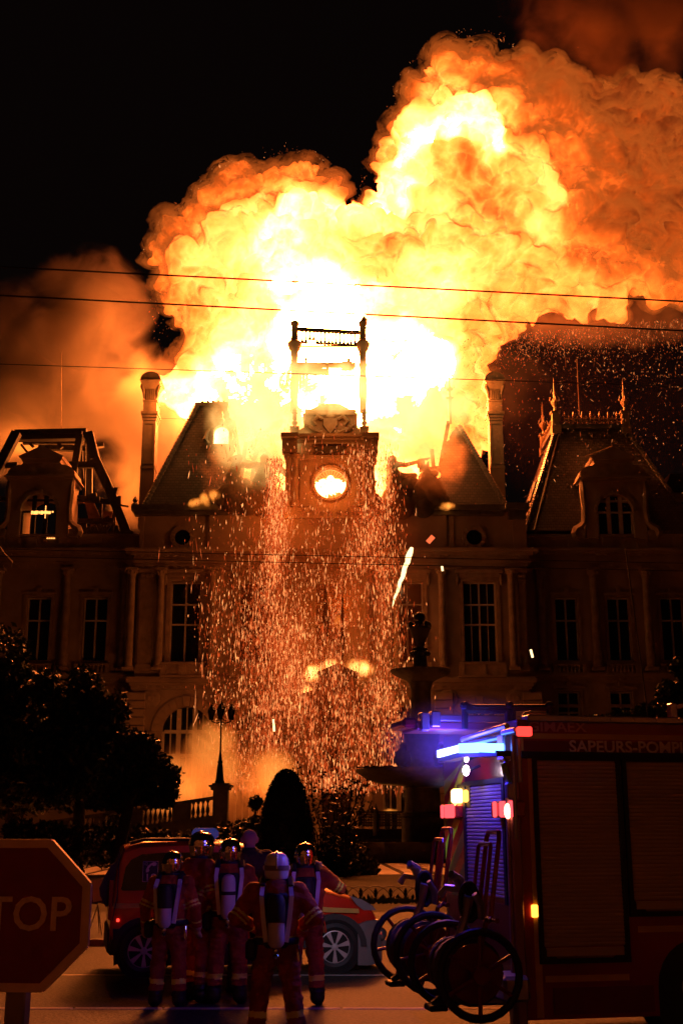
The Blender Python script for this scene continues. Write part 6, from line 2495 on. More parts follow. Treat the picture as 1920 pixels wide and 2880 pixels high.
# black pipe frame above the ladder
b = MB()
YPF = 12.3
for pts in (((1306, 2050), (1306, 1994), (1312, 1988), (1330, 1992)), ((1330, 1990), (1540, 1990)), ((1426, 2050), (1426, 1984)), ((1440, 2050), (1440, 1984)), ((1543, 2010), (1543, 1982), (1550, 1982)), ((1308, 1998), (1440, 1998))):
    b.tube([rp(u, v, YPF) for u, v in pts], .035, 7)
for u in (1306, 1432, 1543):
    b.sphere(rp(u, 1986, YPF), .05, 8, 6)
T('roof_gantry', b, M_BLACK)
b = MB()
b.tube([rp(u, v, 11.9) for u, v in ((1466, 2050), (1467, 2018), (1474, 2008), (1490, 2004), (1520, 2006), (1540, 2012), (1556, 2030))], .018, 7)
T('corner_handrail', b, M_ALU)
p = rp(1893, 2012, 12.2)
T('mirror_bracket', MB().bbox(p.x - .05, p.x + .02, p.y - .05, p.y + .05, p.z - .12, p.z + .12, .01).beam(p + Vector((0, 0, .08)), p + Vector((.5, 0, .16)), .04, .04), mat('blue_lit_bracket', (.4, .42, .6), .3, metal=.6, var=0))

# ------------------------------------------------------------------ wheeled hose reels hung on the rear
def hose_reel(label, uc, vc, Y, wheel_px, group, seed):
    c = at(uc, vc, Y)
    root = thing('hose_reel', c, label, 'hose reel', group, rz=TYAW)
    k = Y / FPX * 1.0
    R = wheel_px * k
    n = 24
    hw_ = .46

    def A_(name, b, m, smooth=False, parent=None):
        return b.build(name, m, parent or root, smooth, world=False)
    for s in (-1, 1):
        y = s * hw_
        b = MB()
        pts = [(R * cos(2 * pi * q / n), y, R * sin(2 * pi * q / n)) for q in range(n + 1)]
        b.tube(pts, .034, 8, cap=False)
        wl = A_('wheel', b, M_BLACK, True)
        for q in range(6):
            a = 2 * pi * q / 6 + .3 + seed
            e = MB().tube([(.05 * cos(a), y, .05 * sin(a)), (R * .97 * cos(a), y, R * .97 * sin(a))],   .018, 6)
            e.build('spoke', M_RED2, wl, world=False)
        for ch in kids(wl):
            ch.location = ch.location - wl.location
        hb = MB().lathe([(.07, -.05), (.08, 0), (.07, .05)], (0, y, 0), 14, axis='y').build('hub', M_RED2, wl, world=False)
        hb.location = hb.location - wl.location
        d = MB()
        d.lathe([(R * .70, -.008), (R * .70, .008)], (0, s * hw_ * .72, 0), 28, axis='y')
        A_('drum_flange', d, M_RED2)
    A_('drum', MB().lathe([(R * .3, -hw_ * .7), (R * .3, hw_ * .7)], (0, 0, 0), 20, axis='y'), M_RED2)
    # wound hose, turn by turn
    rng = np.random.default_rng(int(seed * 10) + 3)
    b = MB()
    for layer in range(2):
        for i in range(9):
            y = -hw_ * .64 + hw_ * 1.28 * (i + .5 + .3 * layer) / 9.5
            rr = R * (.52 + .13 * layer) + rng.normal() * .01
            pts = [(rr * cos(2 * pi * q / 22), y + .01 * sin(q), rr * sin(2 * pi * q / 22)) for q in range(23)]
            b.tube(pts, .042, 6, cap=False)
    A_('wound_hose', b, mat('hose_canvas', (.085, .07, .06), .85, var=.35, scale=9), True)
    # frame with handle loop
    hz = 1.13
    b = MB()
    for s in (-1, 1):
        b.tube([(0, s * .34, 0), (.1, s * .33, R * 1.15), (.20, s * .20, R * 1.25)], .022, 7)
    b.tube([(.20, -.34, R * 1.22), (.20, .34, R * 1.22)], .022, 7)
    A_('frame', b, M_RED2, True)
    b = MB()
    b.tube([(.20, -.17, R * 1.2), (.30, -.17, hz - .05), (.31, -.14, hz), (.31, .14, hz), (.30, .17, hz - .05), (.20, .17, R * 1.2)], .022, 8)
    b.tube([(.14, -.17, R * 1.2), (.22, -.17, hz - .13), (.23, -.14, hz - .1), (.23, .14, hz - .1), (.22, .17, hz - .13), (.14, .17, R * 1.2)], .018, 8)
    A_('handle', b, M_RED, True)
    # nozzle and standpipe fittings
    b = MB()
    b.tube([(-.05, .05, R * .5), (.02, -.02, R * 1.2), (.05, -.06, R * 1.75)], [.05, .035, .045], 8)
    A_('branch_pipe', b, M_ALU, True)
    b = MB()
    b.tube([(.10, .10, R * 1.2), (.08, .14, R * 1.7), (.02, .15, R * 2.15), (-.06, .10, R * 2.3)], [.04, .045, .05, .035], 9)
    b.lathe([(.055, -.02), (.06, .0), (.055, .03)], (-.02, .14, R * 2.2), 10)
    b.tube([(.06, .12, R * 1.9), (-.08, .20, R * 1.95), (-.12, .24, R * 1.75)], [.03, .03, .035], 8)
    b.tube([(.12, -.16, R * 1.25), (.10, -.22, R * 1.6), (.04, -.24, R * 1.85)], [.03, .035, .025], 8)
    A_('standpipe_head', b, M_ALU, True)
    b = MB()
    for q in range(4):
        rr = .16 - .025 * q
        b.tube([(.06 + rr * .5 * cos(a), -.02 + q * .04, R * 1.62 + rr * sin(a)) for a in [2 * pi * i / 14 for i in range(15)]], .022, 6, cap=False)
    A_('hose_bundle', b, M_BLACK, True)
    A_('prop_foot', MB().beam((-.25, .1, -R * .85), (-.05, .1, -R * .5), .05, .05).bbox(-.30, -.14, 0, .2, -R * 1.0, -R * .86, .01), M_BLACK)
    return root


hose_reel('wheeled hose reel nearest the camera hung low on the fire engine rear', 1302, 2725, 10.85, 104, 'hose reels on the fire engine', .2)
hose_reel('wheeled hose reel on the far side of the engine rear, nearer the parked van', 1178, 2668, 12.35, 94, 'hose reels on the fire engine', .9)
# ------------------------------------------------------------------ red command van
C0, C1 = gnd(402, 2748), gnd(940, 2734)
CYAW = math.atan2(C1.y - C0.y, C1.x - C0.x)
CXD = Vector((cos(CYAW), sin(CYAW), 0))
CYD = Vector((-sin(CYAW), cos(CYAW), 0))
WB = (C1 - C0).length
van = thing('fire_service_van', C0, 'small red fire service van with yellow stripe parked behind the firefighters', 'van', rz=CYAW)


def cs(u, v, off=0.0, lean=0.0, zb=1.05):
    """(x, y, z) on the van's near flank at a photo pixel; lean tips the plane inwards above zb"""
    d = ray(u, v)
    o = Vector((0, 0, CAM_H)) - C0
    ox, oy = o.dot(CXD), o.dot(CYD)
    dx, dy = d.dot(CXD), d.dot(CYD)
    # y - lean * (z - zb) = off
    t = (off + lean * (o.z - zb) - oy) / (dy - lean * d.z)
    return ox + dx * t, oy + dy * t, o.z + d.z * t


def V_(name, b, m, parent=None, smooth=False):
    return b.build(name, m, parent or van, smooth, world=False)


CW = 1.72
ZB = 1.07
LEANC = .16
M_VRED = mat('van_red_paint', (.58, .028, .012), .25, var=.05, coat=.6)
M_VGREY = mat('grey_bumper_plastic', (.20, .20, .20), .45, var=.1)
M_VDARK = mat('black_cladding', (.016, .015, .016), .55, var=.2)
M_VGLASS = mat('tinted_van_glass', (.006, .006, .008), .04, var=0)
# stations: photo column -> x; bottom, belt, top, inset of the roof
NP = 9


def section(x, zb_, zbelt, ztop, wn, hood=False):
    """points of one cross-section, near side round to the far side"""
    in_ = LEANC * max(ztop - ZB, 0)
    y0, y1 = wn, CW - wn
    zs = min(zbelt, ztop - .06)
    return [(x, y0 + .04, zb_), (x, y0, zb_ + .12), (x, y0 - .02, (zb_ + zs) / 2), (x, y0, zs), (x, y0 + in_ + .0, ztop - .07), (x, y0 + in_ + .09, ztop - .012), (x, CW / 2, ztop + .015),
            (x, y1 - in_ - .09, ztop - .012), (x, y1 - in_, ztop - .07), (x, y1, zs), (x, y1 + .02, (zb_ + zs) / 2), (x, y1, zb_ + .12), (x, y1 - .04, zb_)]


prof = [(308, 2600, 1.0, .10), (312, 2540, 1.05, .04), (330, 2440, 1.07, .01), (352, 2382, 1.07, .0), (400, 2369, 1.07, 0), (520, 2364, 1.07, 0), (640, 2366, 1.07, 0), (705, 2376, 1.07, .0), (760, 2408, 1.07, .01), (820, 2455, 1.06, .02), (880, 2492, 1.02, .03),
        (930, 2503, .98, .05), (990, 2519, .93, .08), (1030, 2538, .86, .13), (1058, 2566, .74, .22), (1076, 2600, .62, .32)]
b = MB()
secs = []
for u, v, zb_, ins in prof:
    x, y, z = cs(u, v, .12)
    secs.append(section(x, .30, zb_, max(z, .55), ins))
n = len(secs[0])
for s in secs:
    b.v += s
for i in range(len(secs) - 1):
    for k in range(n - 1):
        b.f.append((i * n + k, i * n + k + 1, (i + 1) * n + k + 1, (i + 1) * n + k))
        b.m.append(0)
b.f.append(tuple(range(n)))
b.f.append(tuple((len(secs) - 1) * n + k for k in range(n - 1, -1, -1)))
b.m += [0, 0]
body = V_('body', b, M_VRED, smooth=True)


def panel(name, pts, m, off=-.012, lean=LEANC, th=.008, parent=None):
    """flat panel laid on the flank through photo pixels"""
    P_ = [Vector(cs(u, v, off, lean, ZB)) for u, v in pts]
    b = MB()
    k = len(P_)
    b.v = [tuple(p) for p in P_] + [tuple(p + Vector((0, th, 0))) for p in P_]
    b.f = [tuple(range(k)), tuple(range(2 * k - 1, k - 1, -1))] + [(i, i + k, (i + 1) % k + k, (i + 1) % k) for i in range(k)]
    b.m = [0] * len(b.f)
    return V_(name, b, m, parent)


panel('rear_side_window', [(341, 2500), (346, 2478), (354, 2440), (370, 2418), (400, 2403), (450, 2399), (560, 2397), (560, 2504), (345, 2505)], M_VGLASS)
panel('sliding_door_window', [(574, 2397), (690, 2398), (690, 2503), (574, 2504)], M_VGLASS)
panel('front_door_window', [(700, 2400), (730, 2410), (800, 2458), (812, 2490), (800, 2500), (700, 2502)], M_VGLASS)
for pts in ([(335, 2395), (338, 2395), (332, 2520), (318, 2590), (315, 2590), (329, 2520)], [(566, 2392), (569, 2392), (569, 2690), (566, 2690)], [(694, 2390), (697, 2390), (697, 2690), (694, 2690)], [(862, 2500), (865, 2500), (850, 2620), (847, 2620)]):
    panel('door_seam', pts, M_VDARK, -.0135, LEANC if pts[0][1] < 2480 else 0)
panel('yellow_stripe', [(319, 2541), (480, 2540), (620, 2540), (840, 2542), (920, 2552), (1008, 2556), (1010, 2568), (920, 2566), (840, 2556), (620, 2553), (480, 2553), (318, 2555)], M_YEL, -.026, 0)
panel('side_rubbing_strip', [(318, 2612), (360, 2612), (360, 2700), (320, 2716)], M_VDARK, -.02, 0)
panel('sill_cladding', [(470, 2655), (850, 2655), (850, 2712), (470, 2716)], M_VDARK, -.022, 0)
# arches and wheels
for wx, uc in ((0.0, 402), (WB, 940)):
    R = .335
    b = MB()
    poly = []
    for k in range(15):
        a = pi * k / 14
        poly.append((wx + (R + .13) * cos(a), R + (R + .11) * sin(a)))
    for k in range(14, -1, -1):
        a = pi * k / 14
        poly.append((wx + (R + .04) * cos(a), R + (R + .035) * sin(a)))
    b.prism(poly, -.035, .1)
    V_('wheel_arch', b, M_VDARK)
    b = MB()
    b.lathe([(R + .05, .0), (R + .05, .25)], (wx, .012 - .034, R), 24, axis='y')
    V_('wheel_housing', b, M_DARK)
    w_ = thing_ = empty('wheel', (wx, .08, R))
    w_.parent = van
    t = MB().lathe([(R * .66, -.10), (R * .8, -.125), (R * .95, -.11), (R, -.06), (R, .06), (R * .95, .1), (R * .66, .1)], (0, 0, 0), 30, axis='y').build('tyre', M_BLACK, w_, True, world=False)
    rb = MB()
    rb.lathe([(R * .68, -.10), (R * .62, -.105), (R * .6, -.06), (R * .58, -.055)], (0, 0, 0), 28, axis='y')
    rb.lathe([(R * .58, -.05), (R * .57, -.045)], (0, 0, 0), 28, axis='y', mi=1)
    rb.lathe([(R * .15, -.105), (R * .12, -.115), (R * .02, -.118)], (0, 0, 0), 14, axis='y')
    for k in range(7):
        a = 2 * pi * k / 7 + .25
        a0, a1 = a - .26, a + .26
        e0, e1 = a - .17, a + .17
        rb.prism([(R * .12 * cos(a0), R * .12 * sin(a0)), (R * .63 * cos(e0), R * .63 * sin(e0)), (R * .63 * cos(e1), R * .63 * sin(e1)), (R * .12 * cos(a1), R * .12 * sin(a1))], -.108, -.07)
    rb.build('rim', [mat('wheel_trim', (.46, .42, .42), .4, metal=.3, var=.1), M_DARK], w_, world=False)
# bumpers, lamps
b = MB()
secs = []
for u, vt, vb, ins in ((1000, 2600, 2712, .0), (1030, 2590, 2714, .07), (1060, 2588, 2712, .17), (1082, 2592, 2706, .32), (1090, 2606, 2700, .52)):
    x, _, zt = cs(u, vt, .1)
    zb_ = cs(u, vb, .1)[2]
    secs.append([(x, ins - .03, zb_), (x, ins - .05, (zt + zb_) / 2), (x, ins - .02, zt), (x, CW - ins + .02, zt), (x, CW - ins + .05, (zt + zb_) / 2), (x, CW - ins + .03, zb_)])
for s in secs:
    b.v += s
for i in range(4):
    for k in range(6):
        b.f.append((i * 6 + k, i * 6 + (k + 1) % 6, (i + 1) * 6 + (k + 1) % 6, (i + 1) * 6 + k))
b.f += [tuple(range(6)), tuple(range(29, 23, -1))]
b.m = [0] * len(b.f)
V_('front_bumper', b, M_VGREY, smooth=True)
b = MB()
pts = [(982, 2519), (1018, 2530), (1046, 2546), (1058, 2560), (1022, 2560), (1004, 2546)]
P0 = []
for (u, v), ins in zip(pts, (.05, .12, .19, .24, .12, .07)):
    P0.append(Vector(cs(u, v, ins - .03)))
k = len(P0)
b.v = [tuple(p) for p in P0] + [tuple(p + Vector((0, .05, 0))) for p in P0]
b.f = [tuple(range(k)), tuple(range(2 * k - 1, k - 1, -1))] + [(i, i + k, (i + 1) % k + k, (i + 1) % k) for i in range(k)]
b.m = [0] * len(b.f)
V_('headlight', b, mat('headlight_lens', (.50, .50, .52), .12, metal=.5, var=.1))
x, y, z = cs(1070, 2628, .22)
fo = V_('fog_lamp', MB().sphere((x, y, z), .07, 14, 10, s=(.7, .6, 1)), mat('fog_lamp_lens', (.5, .5, .55), .08, metal=.8, var=0))
fr = MB().lathe([(.085, -.02), (.10, 0), (.085, .03)], (x, y + .03, z), 18, axis='y').build('bezel', M_VDARK, fo, world=False)
fr.location = fr.location - fo.location
b = MB()
xr0 = cs(302, 2620, .1)[0]
xr1 = cs(345, 2620, .1)[0]
b.bbox(xr0, xr1, .02, CW - .02, .28, cs(330, 2606, .1)[2], .05)
V_('rear_bumper', b, M_VDARK)
# barn door standing open behind, black glass towards us
b = MB()
dpts = [(332, 2420), (314, 2432), (296, 2462), (280, 2498), (282, 2520), (298, 2552), (310, 2545)]
P0 = [Vector(cs(u, v, .05)) for u, v in dpts]
k = len(P0)
b.v = [tuple(p) for p in P0] + [tuple(p + Vector((0, .06, 0))) for p in P0]
b.f = [tuple(range(k)), tuple(range(2 * k - 1, k - 1, -1))] + [(i, i + k, (i + 1) % k + k, (i + 1) % k) for i in range(k)]
b.m = [0] * len(b.f)
V_('open_rear_door', b, M_VDARK)
x, y, z = cs(332, 2588, -.02)
V_('tail_reflector', MB().bbox(x - .02, x + .02, y - .015, y, z - .02, z + .02, .004), emat('tail_spot', (1.0, .05, .03), 2.0, False))  # reflector given a red glow of its own
x, y, z = cs(312, 2540, .0)
V_('tail_light', MB().bbox(x - .03, x + .03, y, y + .04, z - .22, z + .30, .01), M_TAILD)
# roof rail and beacon
b = MB()
xa, ya, za = cs(366, 2372, .26)
xb, yb, zb_ = cs(620, 2366, .26)
b.tube([(xa, ya, za), (xa + .2, ya, za + .05), (xb - .2, ya, za + .05), (xb, ya, za)], .025, 7)
V_('roof_rail', b, M_VDARK)
xa, ya, za = cs(575, 2345, .6)
bc = V_('beacon_bar', MB().bbox(xa - .12, xa + .20, ya - .12, ya + .7, za - .08, za + .08, .05), mat('blue_beacon_lens', (.10, .10, .35), .15, var=0, emit=(.15, .2, 1.0), es=.10))
x, y, z = cs(846, 2552, -.03)
V_('side_repeater', MB().bbox(x, x + .07, y - .02, y, z - .012, z + .012, .004), emat('repeater_glow', (1.0, .5, .25), 2.2, False))
# emergency-number sticker on the rear window
so = -.024


def sticker(name, polyuv, m, o=so):
    return panel(name, polyuv, m, o, LEANC, .003)


M_STK = mat('white_sticker', (.72, .60, .58), .6, var=0)
M_STKB = mat('black_sticker', (.012, .012, .013), .5, var=0)
sticker('sticker', [(403, 2422), (446, 2422), (444, 2480), (401, 2480)], M_STKB, so)
for q in ([(403, 2422), (446, 2422), (446, 2423.2), (403, 2423.2)], [(401, 2479), (444, 2479), (444, 2480), (401, 2480)], [(403, 2423), (404, 2423), (402, 2479), (401, 2479)], [(445, 2423), (446, 2423), (444, 2479), (443, 2479)]):
    sticker('sticker_border', q, M_STK, so - .004)
hp = []
for k in range(11):
    a = radians(200 - 110 * k / 10)
    hp.append((437 + 27 * cos(a), 2455 - 30 * sin(a)))
inner = []
for k in range(11):
    a = radians(200 - 110 * k / 10)
    inner.append((440 + 20 * cos(a), 2458 - 22 * sin(a)))
sticker('phone_symbol', [(411, 2454), (411, 2445), (416, 2436), (424, 2429), (432, 2425), (438, 2425), (442, 2428), (440, 2434), (432, 2436), (428, 2433), (424, 2436), (419, 2443), (421, 2447), (418, 2453)], M_STK, so - .004)


def van_text(s, u0, u1, v0, v1, m):
    P0 = Vector(cs(u0, v1, so - .005, LEANC, ZB))
    P1 = Vector(cs(u1, v1, so - .005, LEANC, ZB))
    P2 = Vector(cs(u0, v0, so - .005, LEANC, ZB))
    o = text(s, 1.0, 0, 0, m, 'lettering', bold=.006)
    xs_ = [p.co.x for p in o.data.vertices]
    ys_ = [p.co.y for p in o.data.vertices]
    ex, ey = (P1 - P0), (P2 - P0)
    sx, sy = ex.length / (max(xs_) - min(xs_)), ey.length / (max(ys_) - min(ys_))
    X_, Y_ = ex.normalized(), ey.normalized()
    Zn = X_.cross(Y_).normalized()
    M = Matrix(((X_.x * sx, Y_.x * sy, Zn.x, 0), (X_.y * sx, Y_.y * sy, Zn.y, 0), (X_.z * sx, Y_.z * sy, Zn.z, 0), (0, 0, 0, 1)))
    o.data.transform(Matrix.Translation((-min(xs_), -min(ys_), 0)))
    o.data.transform(M)
    o.rotation_euler = (0, 0, 0)
    o.scale = (1, 1, 1)
    o.location = P0
    o.parent = van


van_text('112', 406, 416, 2425, 2434, M_STK)
van_text('18', 413, 440, 2457, 2477, M_STK)
# folded tripod sign behind its tail
tp = gnd(272, 2640)
tri = thing('tripod_sign', tp, 'small folding warning sign on a thin tripod behind the red van', 'sign')
kk = tp.y / FPX
q = lambda u, v: at(u, v, tp.y)
b = MB()
for u, v, dy in ((250, 2640, -.25), (274, 2640, .2), (290, 2632, -.1)):
    b.tube([q(276, 2545), q(u, v) + Vector((0, dy, 0))], .010, 5)
b.build('tripod', M_ALU, tri)
P0 = [q(u, v) for u, v in ((256, 2476), (290, 2470), (296, 2530), (262, 2538))]
b = MB()
b.v = [tuple(p) for p in P0] + [tuple(p + Vector((0, .02, 0))) for p in P0]
b.f = [(0, 1, 2, 3), (7, 6, 5, 4), (0, 4, 5, 1), (1, 5, 6, 2), (2, 6, 7, 3), (3, 7, 4, 0)]
b.m = [0] * 6
b.build('board', mat('pale_sign_board', (.55, .5, .6), .5, var=.1), tri)
# ------------------------------------------------------------------ firefighters watching
M_SUIT = mat('firefighter_suit', (.38, .060, .012), .85, var=.35, scale=5, bump=.6, bscale=11)
M_SUITB = mat('firefighter_trousers', (.30, .045, .010), .85, var=.35, scale=5, bump=.6, bscale=11)
M_BAND = mat('reflective_band', (.80, .74, .10), .45, var=.12)
M_BOOT = mat('black_boots', (.012, .011, .011), .5, var=.2)
M_SKIN = mat('skin', (.50, .30, .22), .55, var=.08)
M_CHROME = mat('chrome_helmet', (.62, .60, .60), .10, metal=1.0, var=0)
M_WHITEH = mat('white_helmet', (.85, .83, .85), .22, var=.03, coat=.5)
M_CYL = mat('air_cylinder_paint', (.62, .56, .60), .4, var=.08)
M_HARN = mat('black_harness', (.014, .013, .015), .65, var=.2)
M_PALEB = mat('pale_reflective_strap', (.80, .77, .82), .35, var=.05)
M_COAT = mat('dark_coat', (.022, .020, .026), .85, var=.3, bump=.4)
M_CAPF = mat('pale_hood', (.36, .27, .28), .9, var=.1)


def hand_chain(wrist, d, side, r=.036):
    """palm, four unequal curled fingers and a thumb, as limb chains"""
    wrist, d = Vector(wrist), Vector(d).normalized()
    s = d.cross(Vector((0, 1, 0)))
    if s.length < .2:
        s = d.cross(Vector((1, 0, 0)))
    s.normalize()
    nrm = s.cross(d).normalized()
    out = [([wrist, wrist + d * .05, wrist + d * .085], [r * .85, r, r * .85])]
    for i, (o_, ln) in enumerate(((-.030, .065), (-.010, .078), (.011, .072), (.030, .056))):
        a = wrist + d * .085 + s * o_
        out.append(([a, a + d * ln * .5 + nrm * .008, a + d * ln * .85 + nrm * .03], [.0125, .0115, .010]))
    t = wrist + d * .03 + s * -.034
    out.append(([t, t + d * .03 - s * .022 + nrm * .012, t + d * .062 - s * .018 + nrm * .03], [.015, .013, .011]))
    return out


def person(label, u, v, top, heading, arms, legs, lean=0.0, kind='chrome', tank='white', turn=0.0, group='firefighters watching the blaze', bands=True, broad=1.0, face=False):
    """u, v: photo pixel of the ground between the feet; top: height with helmet; arms: ((elbow, wrist), (elbow, wrist)); legs: ((knee, ankle), ...)"""
    g = gnd(u, v)
    s = (top - (.05 if kind in ('chrome', 'white') else 0)) / 1.80
    z_add = .0
    ln = lambda z: lean * max(z - .95, 0)            # leaning forwards moves things along +y
    S = lambda x, y, z: Vector((x * s, (y + ln(z)) * s, z * s))
    parts = []
    # trunk
    parts.append(([S(0, 0, .93), S(0, .0, 1.08), S(0, .0, 1.25), S(0, 0, 1.40)], [.182 * s, .182 * s, .20 * s, .178 * s]))
    for sx in (-1, 1):
        parts.append(([S(sx * .07, 0, .95), S(sx * .10, 0, 1.15), S(sx * .13 * broad, 0, 1.36), S(sx * .17 * broad, 0, 1.45)], [.13 * s, .125 * s, .125 * s, .085 * s]))
    parts.append(([S(0, 0, 1.45), S(0, .01, 1.56)], [.09 * s, .062 * s]))
    hc = S(0, .03, 1.665)
    parts.append(([hc, hc + Vector((0, .012, -.055)) * s], [.094 * s, .075 * s]))
    # face: brow, nose, chin, ears
    fwd = Vector((sin(-turn), cos(turn), 0))
    rt = Vector((cos(turn), sin(turn), 0))
    parts.append(([hc + fwd * .09 * s + Vector((0, 0, .0)), hc + fwd * .112 * s + Vector((0, 0, -.03 * s))], [.016 * s, .019 * s]))
    parts.append(([hc + fwd * .07 * s + Vector((0, 0, -.095 * s)), hc + fwd * .085 * s + Vector((0, 0, -.09 * s))], [.03 * s, .025 * s]))
    for sx in (-1, 1):
        e = hc + rt * sx * .094 * s + Vector((0, 0, -.01 * s))
        parts.append(([e, e + Vector((0, 0, -.035 * s))], [.02 * s, .016 * s]))
    arms_pts = []
    for sx, (el, wr) in zip((-1, 1), arms):
        sh = S(sx * .20 * broad, 0, 1.44)
        E, W = S(*el), S(*wr)
        parts.append(([sh, E, W], [.098 * s, .082 * s, .062 * s]))
        d = (W - E).normalized()
        parts += hand_chain(W + d * .02, d, sx, .034 * s)
        arms_pts.append((sh, E, W))
    legs_pts = []
    for sx, (kn, an) in zip((-1, 1), legs):
        hp_ = S(sx * .095, 0, .92)
        K, A_ = S(*kn), S(*an)
        parts.append(([hp_, K, A_], [.124 * s, .100 * s, .092 * s]))
        parts.append(([A_ + Vector((0, -.02, -.03)) * s, A_ + Vector((sx * .02, .06, -.055)) * s, A_ + Vector((sx * .035, .15, -.065)) * s], [.06 * s, .05 * s, .045 * s]))
        legs_pts.append((hp_, K, A_))
    body = blend('person', parts, [M_SUIT, M_SUITB, M_BOOT, M_SKIN, M_BAND, M_COAT, M_CAPF], .0125, 4)
    me = body.data
    nv = len(me.vertices)
    co = np.empty(nv * 3)
    me.vertices.foreach_get('co', co)
    co = co.reshape(-1, 3)
    nr = np.empty(nv * 3)
    me.vertices.foreach_get('normal', nr)
    nr = nr.reshape(-1, 3)
    sd = int(abs(u) + v)
    # creases of heavy cloth, bagging over boots and at the elbows
    cre = gnoise(co * np.array([7, 7, 15]) + sd, 5) * .011 + gnoise(co * np.array([16, 16, 34]) + sd, 6) * .006
    cre[(co[:, 2] > 1.53 * s) | (co[:, 2] < .14 * s)] = 0
    for el, wr in arms:
        cre[np.linalg.norm(co - np.array(S(*wr)), axis=1) < .20] = 0
    me.vertices.foreach_set('co', (co + nr * cre[:, None]).ravel())
    n = len(me.polygons)
    cen = np.empty(n * 3)
    me.polygons.foreach_get('center', cen)
    cen = cen.reshape(-1, 3)
    mi = np.zeros(n, dtype=np.int32)
    civil = kind == 'hood'
    mi[:] = 5 if civil else 0
    mi[cen[:, 2] < .93 * s] = 5 if civil else 1
    mi[cen[:, 2] < .20 * s] = 2
    hcn = np.array(hc)
    dh = np.linalg.norm(cen - hcn, axis=1)
    mi[(dh < .15 * s) & (cen[:, 2] > 1.555 * s)] = 6 if civil else 3
    for sh, E, W in arms_pts:
        w_ = np.array(W)
        mi[(np.linalg.norm(cen - w_ - np.array((W - E).normalized()) * .09, axis=1) < .105)] = 3

    def band(p, q, t, hw, rad):
        p, q = np.array(p), np.array(q)
        ax = (q - p) / np.linalg.norm(q - p)
        c = p + (q - p) * t
        al = (cen - c) @ ax
        di = np.linalg.norm((cen - c) - al[:, None] * ax, axis=1)
        mi[(np.abs(al) < hw) & (di < rad)] = 4
    if bands:
        for sh, E, W in arms_pts:
            band(sh, E, .80, .013, .13 * s)
            band(sh, E, .96, .011, .13 * s)
            band(E, W, .72, .012, .1 * s)
        for hp_, K, A_ in legs_pts:
            band(K, A_, .50, .030, .12 * s)
        z = np.abs(cen[:, 2] - 1.0 * s) < .022 * s
        mi[z & (np.abs(cen[:, 0]) < .24 * s)] = 4
    me.polygons.foreach_set('material_index', mi)
    body.location = g
    body.rotation_euler = (0, 0, heading)
    tag(body, label, 'person', group)

    def C(name, b, m, smooth=True):
        o = b.build(name, m, body, smooth, world=False)
        return o
    if kind in ('chrome', 'white'):
        m_ = M_CHROME if kind == 'chrome' else M_WHITEH
        c = hc + Vector((0, .0, .035)) * s
        b = MB()
        prof = [(.118, -.135), (.128, -.10), (.132, -.04), (.130, .02), (.118, .065), (.095, .098), (.06, .118), (.004, .126)]
        b.lathe([(r * s, h * s) for r, h in prof], c, 26, sx=.95, sy=1.12)
        hel = C('helmet', b, m_)
        # crest along the top, visor band, neck curtain
        cr = MB()
        pts, rs = [], []
        for k in range(13):
            a = radians(-30 + 200 * k / 12)
            pts.append(c + Vector((0, -cos(a) * .146 * s, sin(a) * .128 * s)))
        pts = [Matrix.Rotation(turn, 4, 'Z').to_3x3() @ (p - c) + c for p in pts]
        cr.tube(pts, .013 * s, 7)
        cr = C('helmet_crest', cr, m_)
        vb = MB()
        vb.lathe([(.134 * s, -.055 * s), (.1365 * s, -.045 * s), (.1365 * s, -.015 * s), (.134 * s, -.005 * s)], c, 26, sx=.95, sy=1.12)
        C('helmet_band', vb, mat('helmet_band_grey', (.20, .15, .15), .4, var=0) if kind == 'white' else M_CHROME)
        nk = MB()
        nk.lathe([(.125 * s, -.20 * s), (.128 * s, -.16 * s), (.118 * s, -.13 * s)], c, 20, sx=.95, sy=1.05)
        C('neck_curtain', nk, M_HARN)
        for sx in (-1, 1):
            k_ = c + Vector((sx * .125, .0, -.03)) * s
            C('helmet_boss', MB().sphere(k_, .025 * s, 10, 8, s=(.6, 1, 1)), m_)
    if tank:
        yb = -.185
        off = lambda z: ln(z) * s
        def K_(x, y, z):
            return S(x, y, z)
        b = MB()
        top_, bot = 1.43, .93
        pr = [(.0, bot), (.05, bot + .005), (.078, bot + .04), (.082, bot + .08), (.082, top_ - .1), (.076, top_ - .05), (.055, top_ - .015), (.01, top_)]
        base = K_(0, yb - .08, bot)
        ob = MB()
        vs_prof = [(max(r, .002) * s, (z - bot) * s) for r, z in pr]
        ob.lathe(vs_prof, (0, 0, 0), 20)
        rot = Matrix.Rotation(-math.atan(lean), 4, 'X').to_3x3()
        ob.v = [tuple(rot @ Vector(p) + base) for p in ob.v]
        cy_ = C('air_cylinder', ob, M_CYL if tank != 'black' else M_HARN)
        vb = MB()
        vb.lathe([(.02 * s, 0), (.03 * s, -.02 * s), (.022 * s, -.05 * s), (.035 * s, -.07 * s), (.02 * s, -.095 * s)], tuple(base), 10)
        C('cylinder_valve', vb, M_CHROME)
        sl = MB()
        if tank in ('half', 'black'):
            sl.lathe([(.088 * s, (1.16 - bot) * s), (.09 * s, (1.18 - bot) * s), (.09 * s, (top_ - .12 - bot) * s), (.082 * s, (top_ - .05 - bot) * s), (.06 * s, (top_ - .005 - bot) * s), (.01, (top_ + .005 - bot) * s)], (0, 0, 0), 20)
        else:
            sl.lathe([(.086 * s, (1.2 - bot) * s), (.0875 * s, (1.205 - bot) * s), (.0875 * s, (1.235 - bot) * s), (.086 * s, (1.24 - bot) * s)], (0, 0, 0), 20)
        sl.v = [tuple(rot @ Vector(p) + base) for p in sl.v]
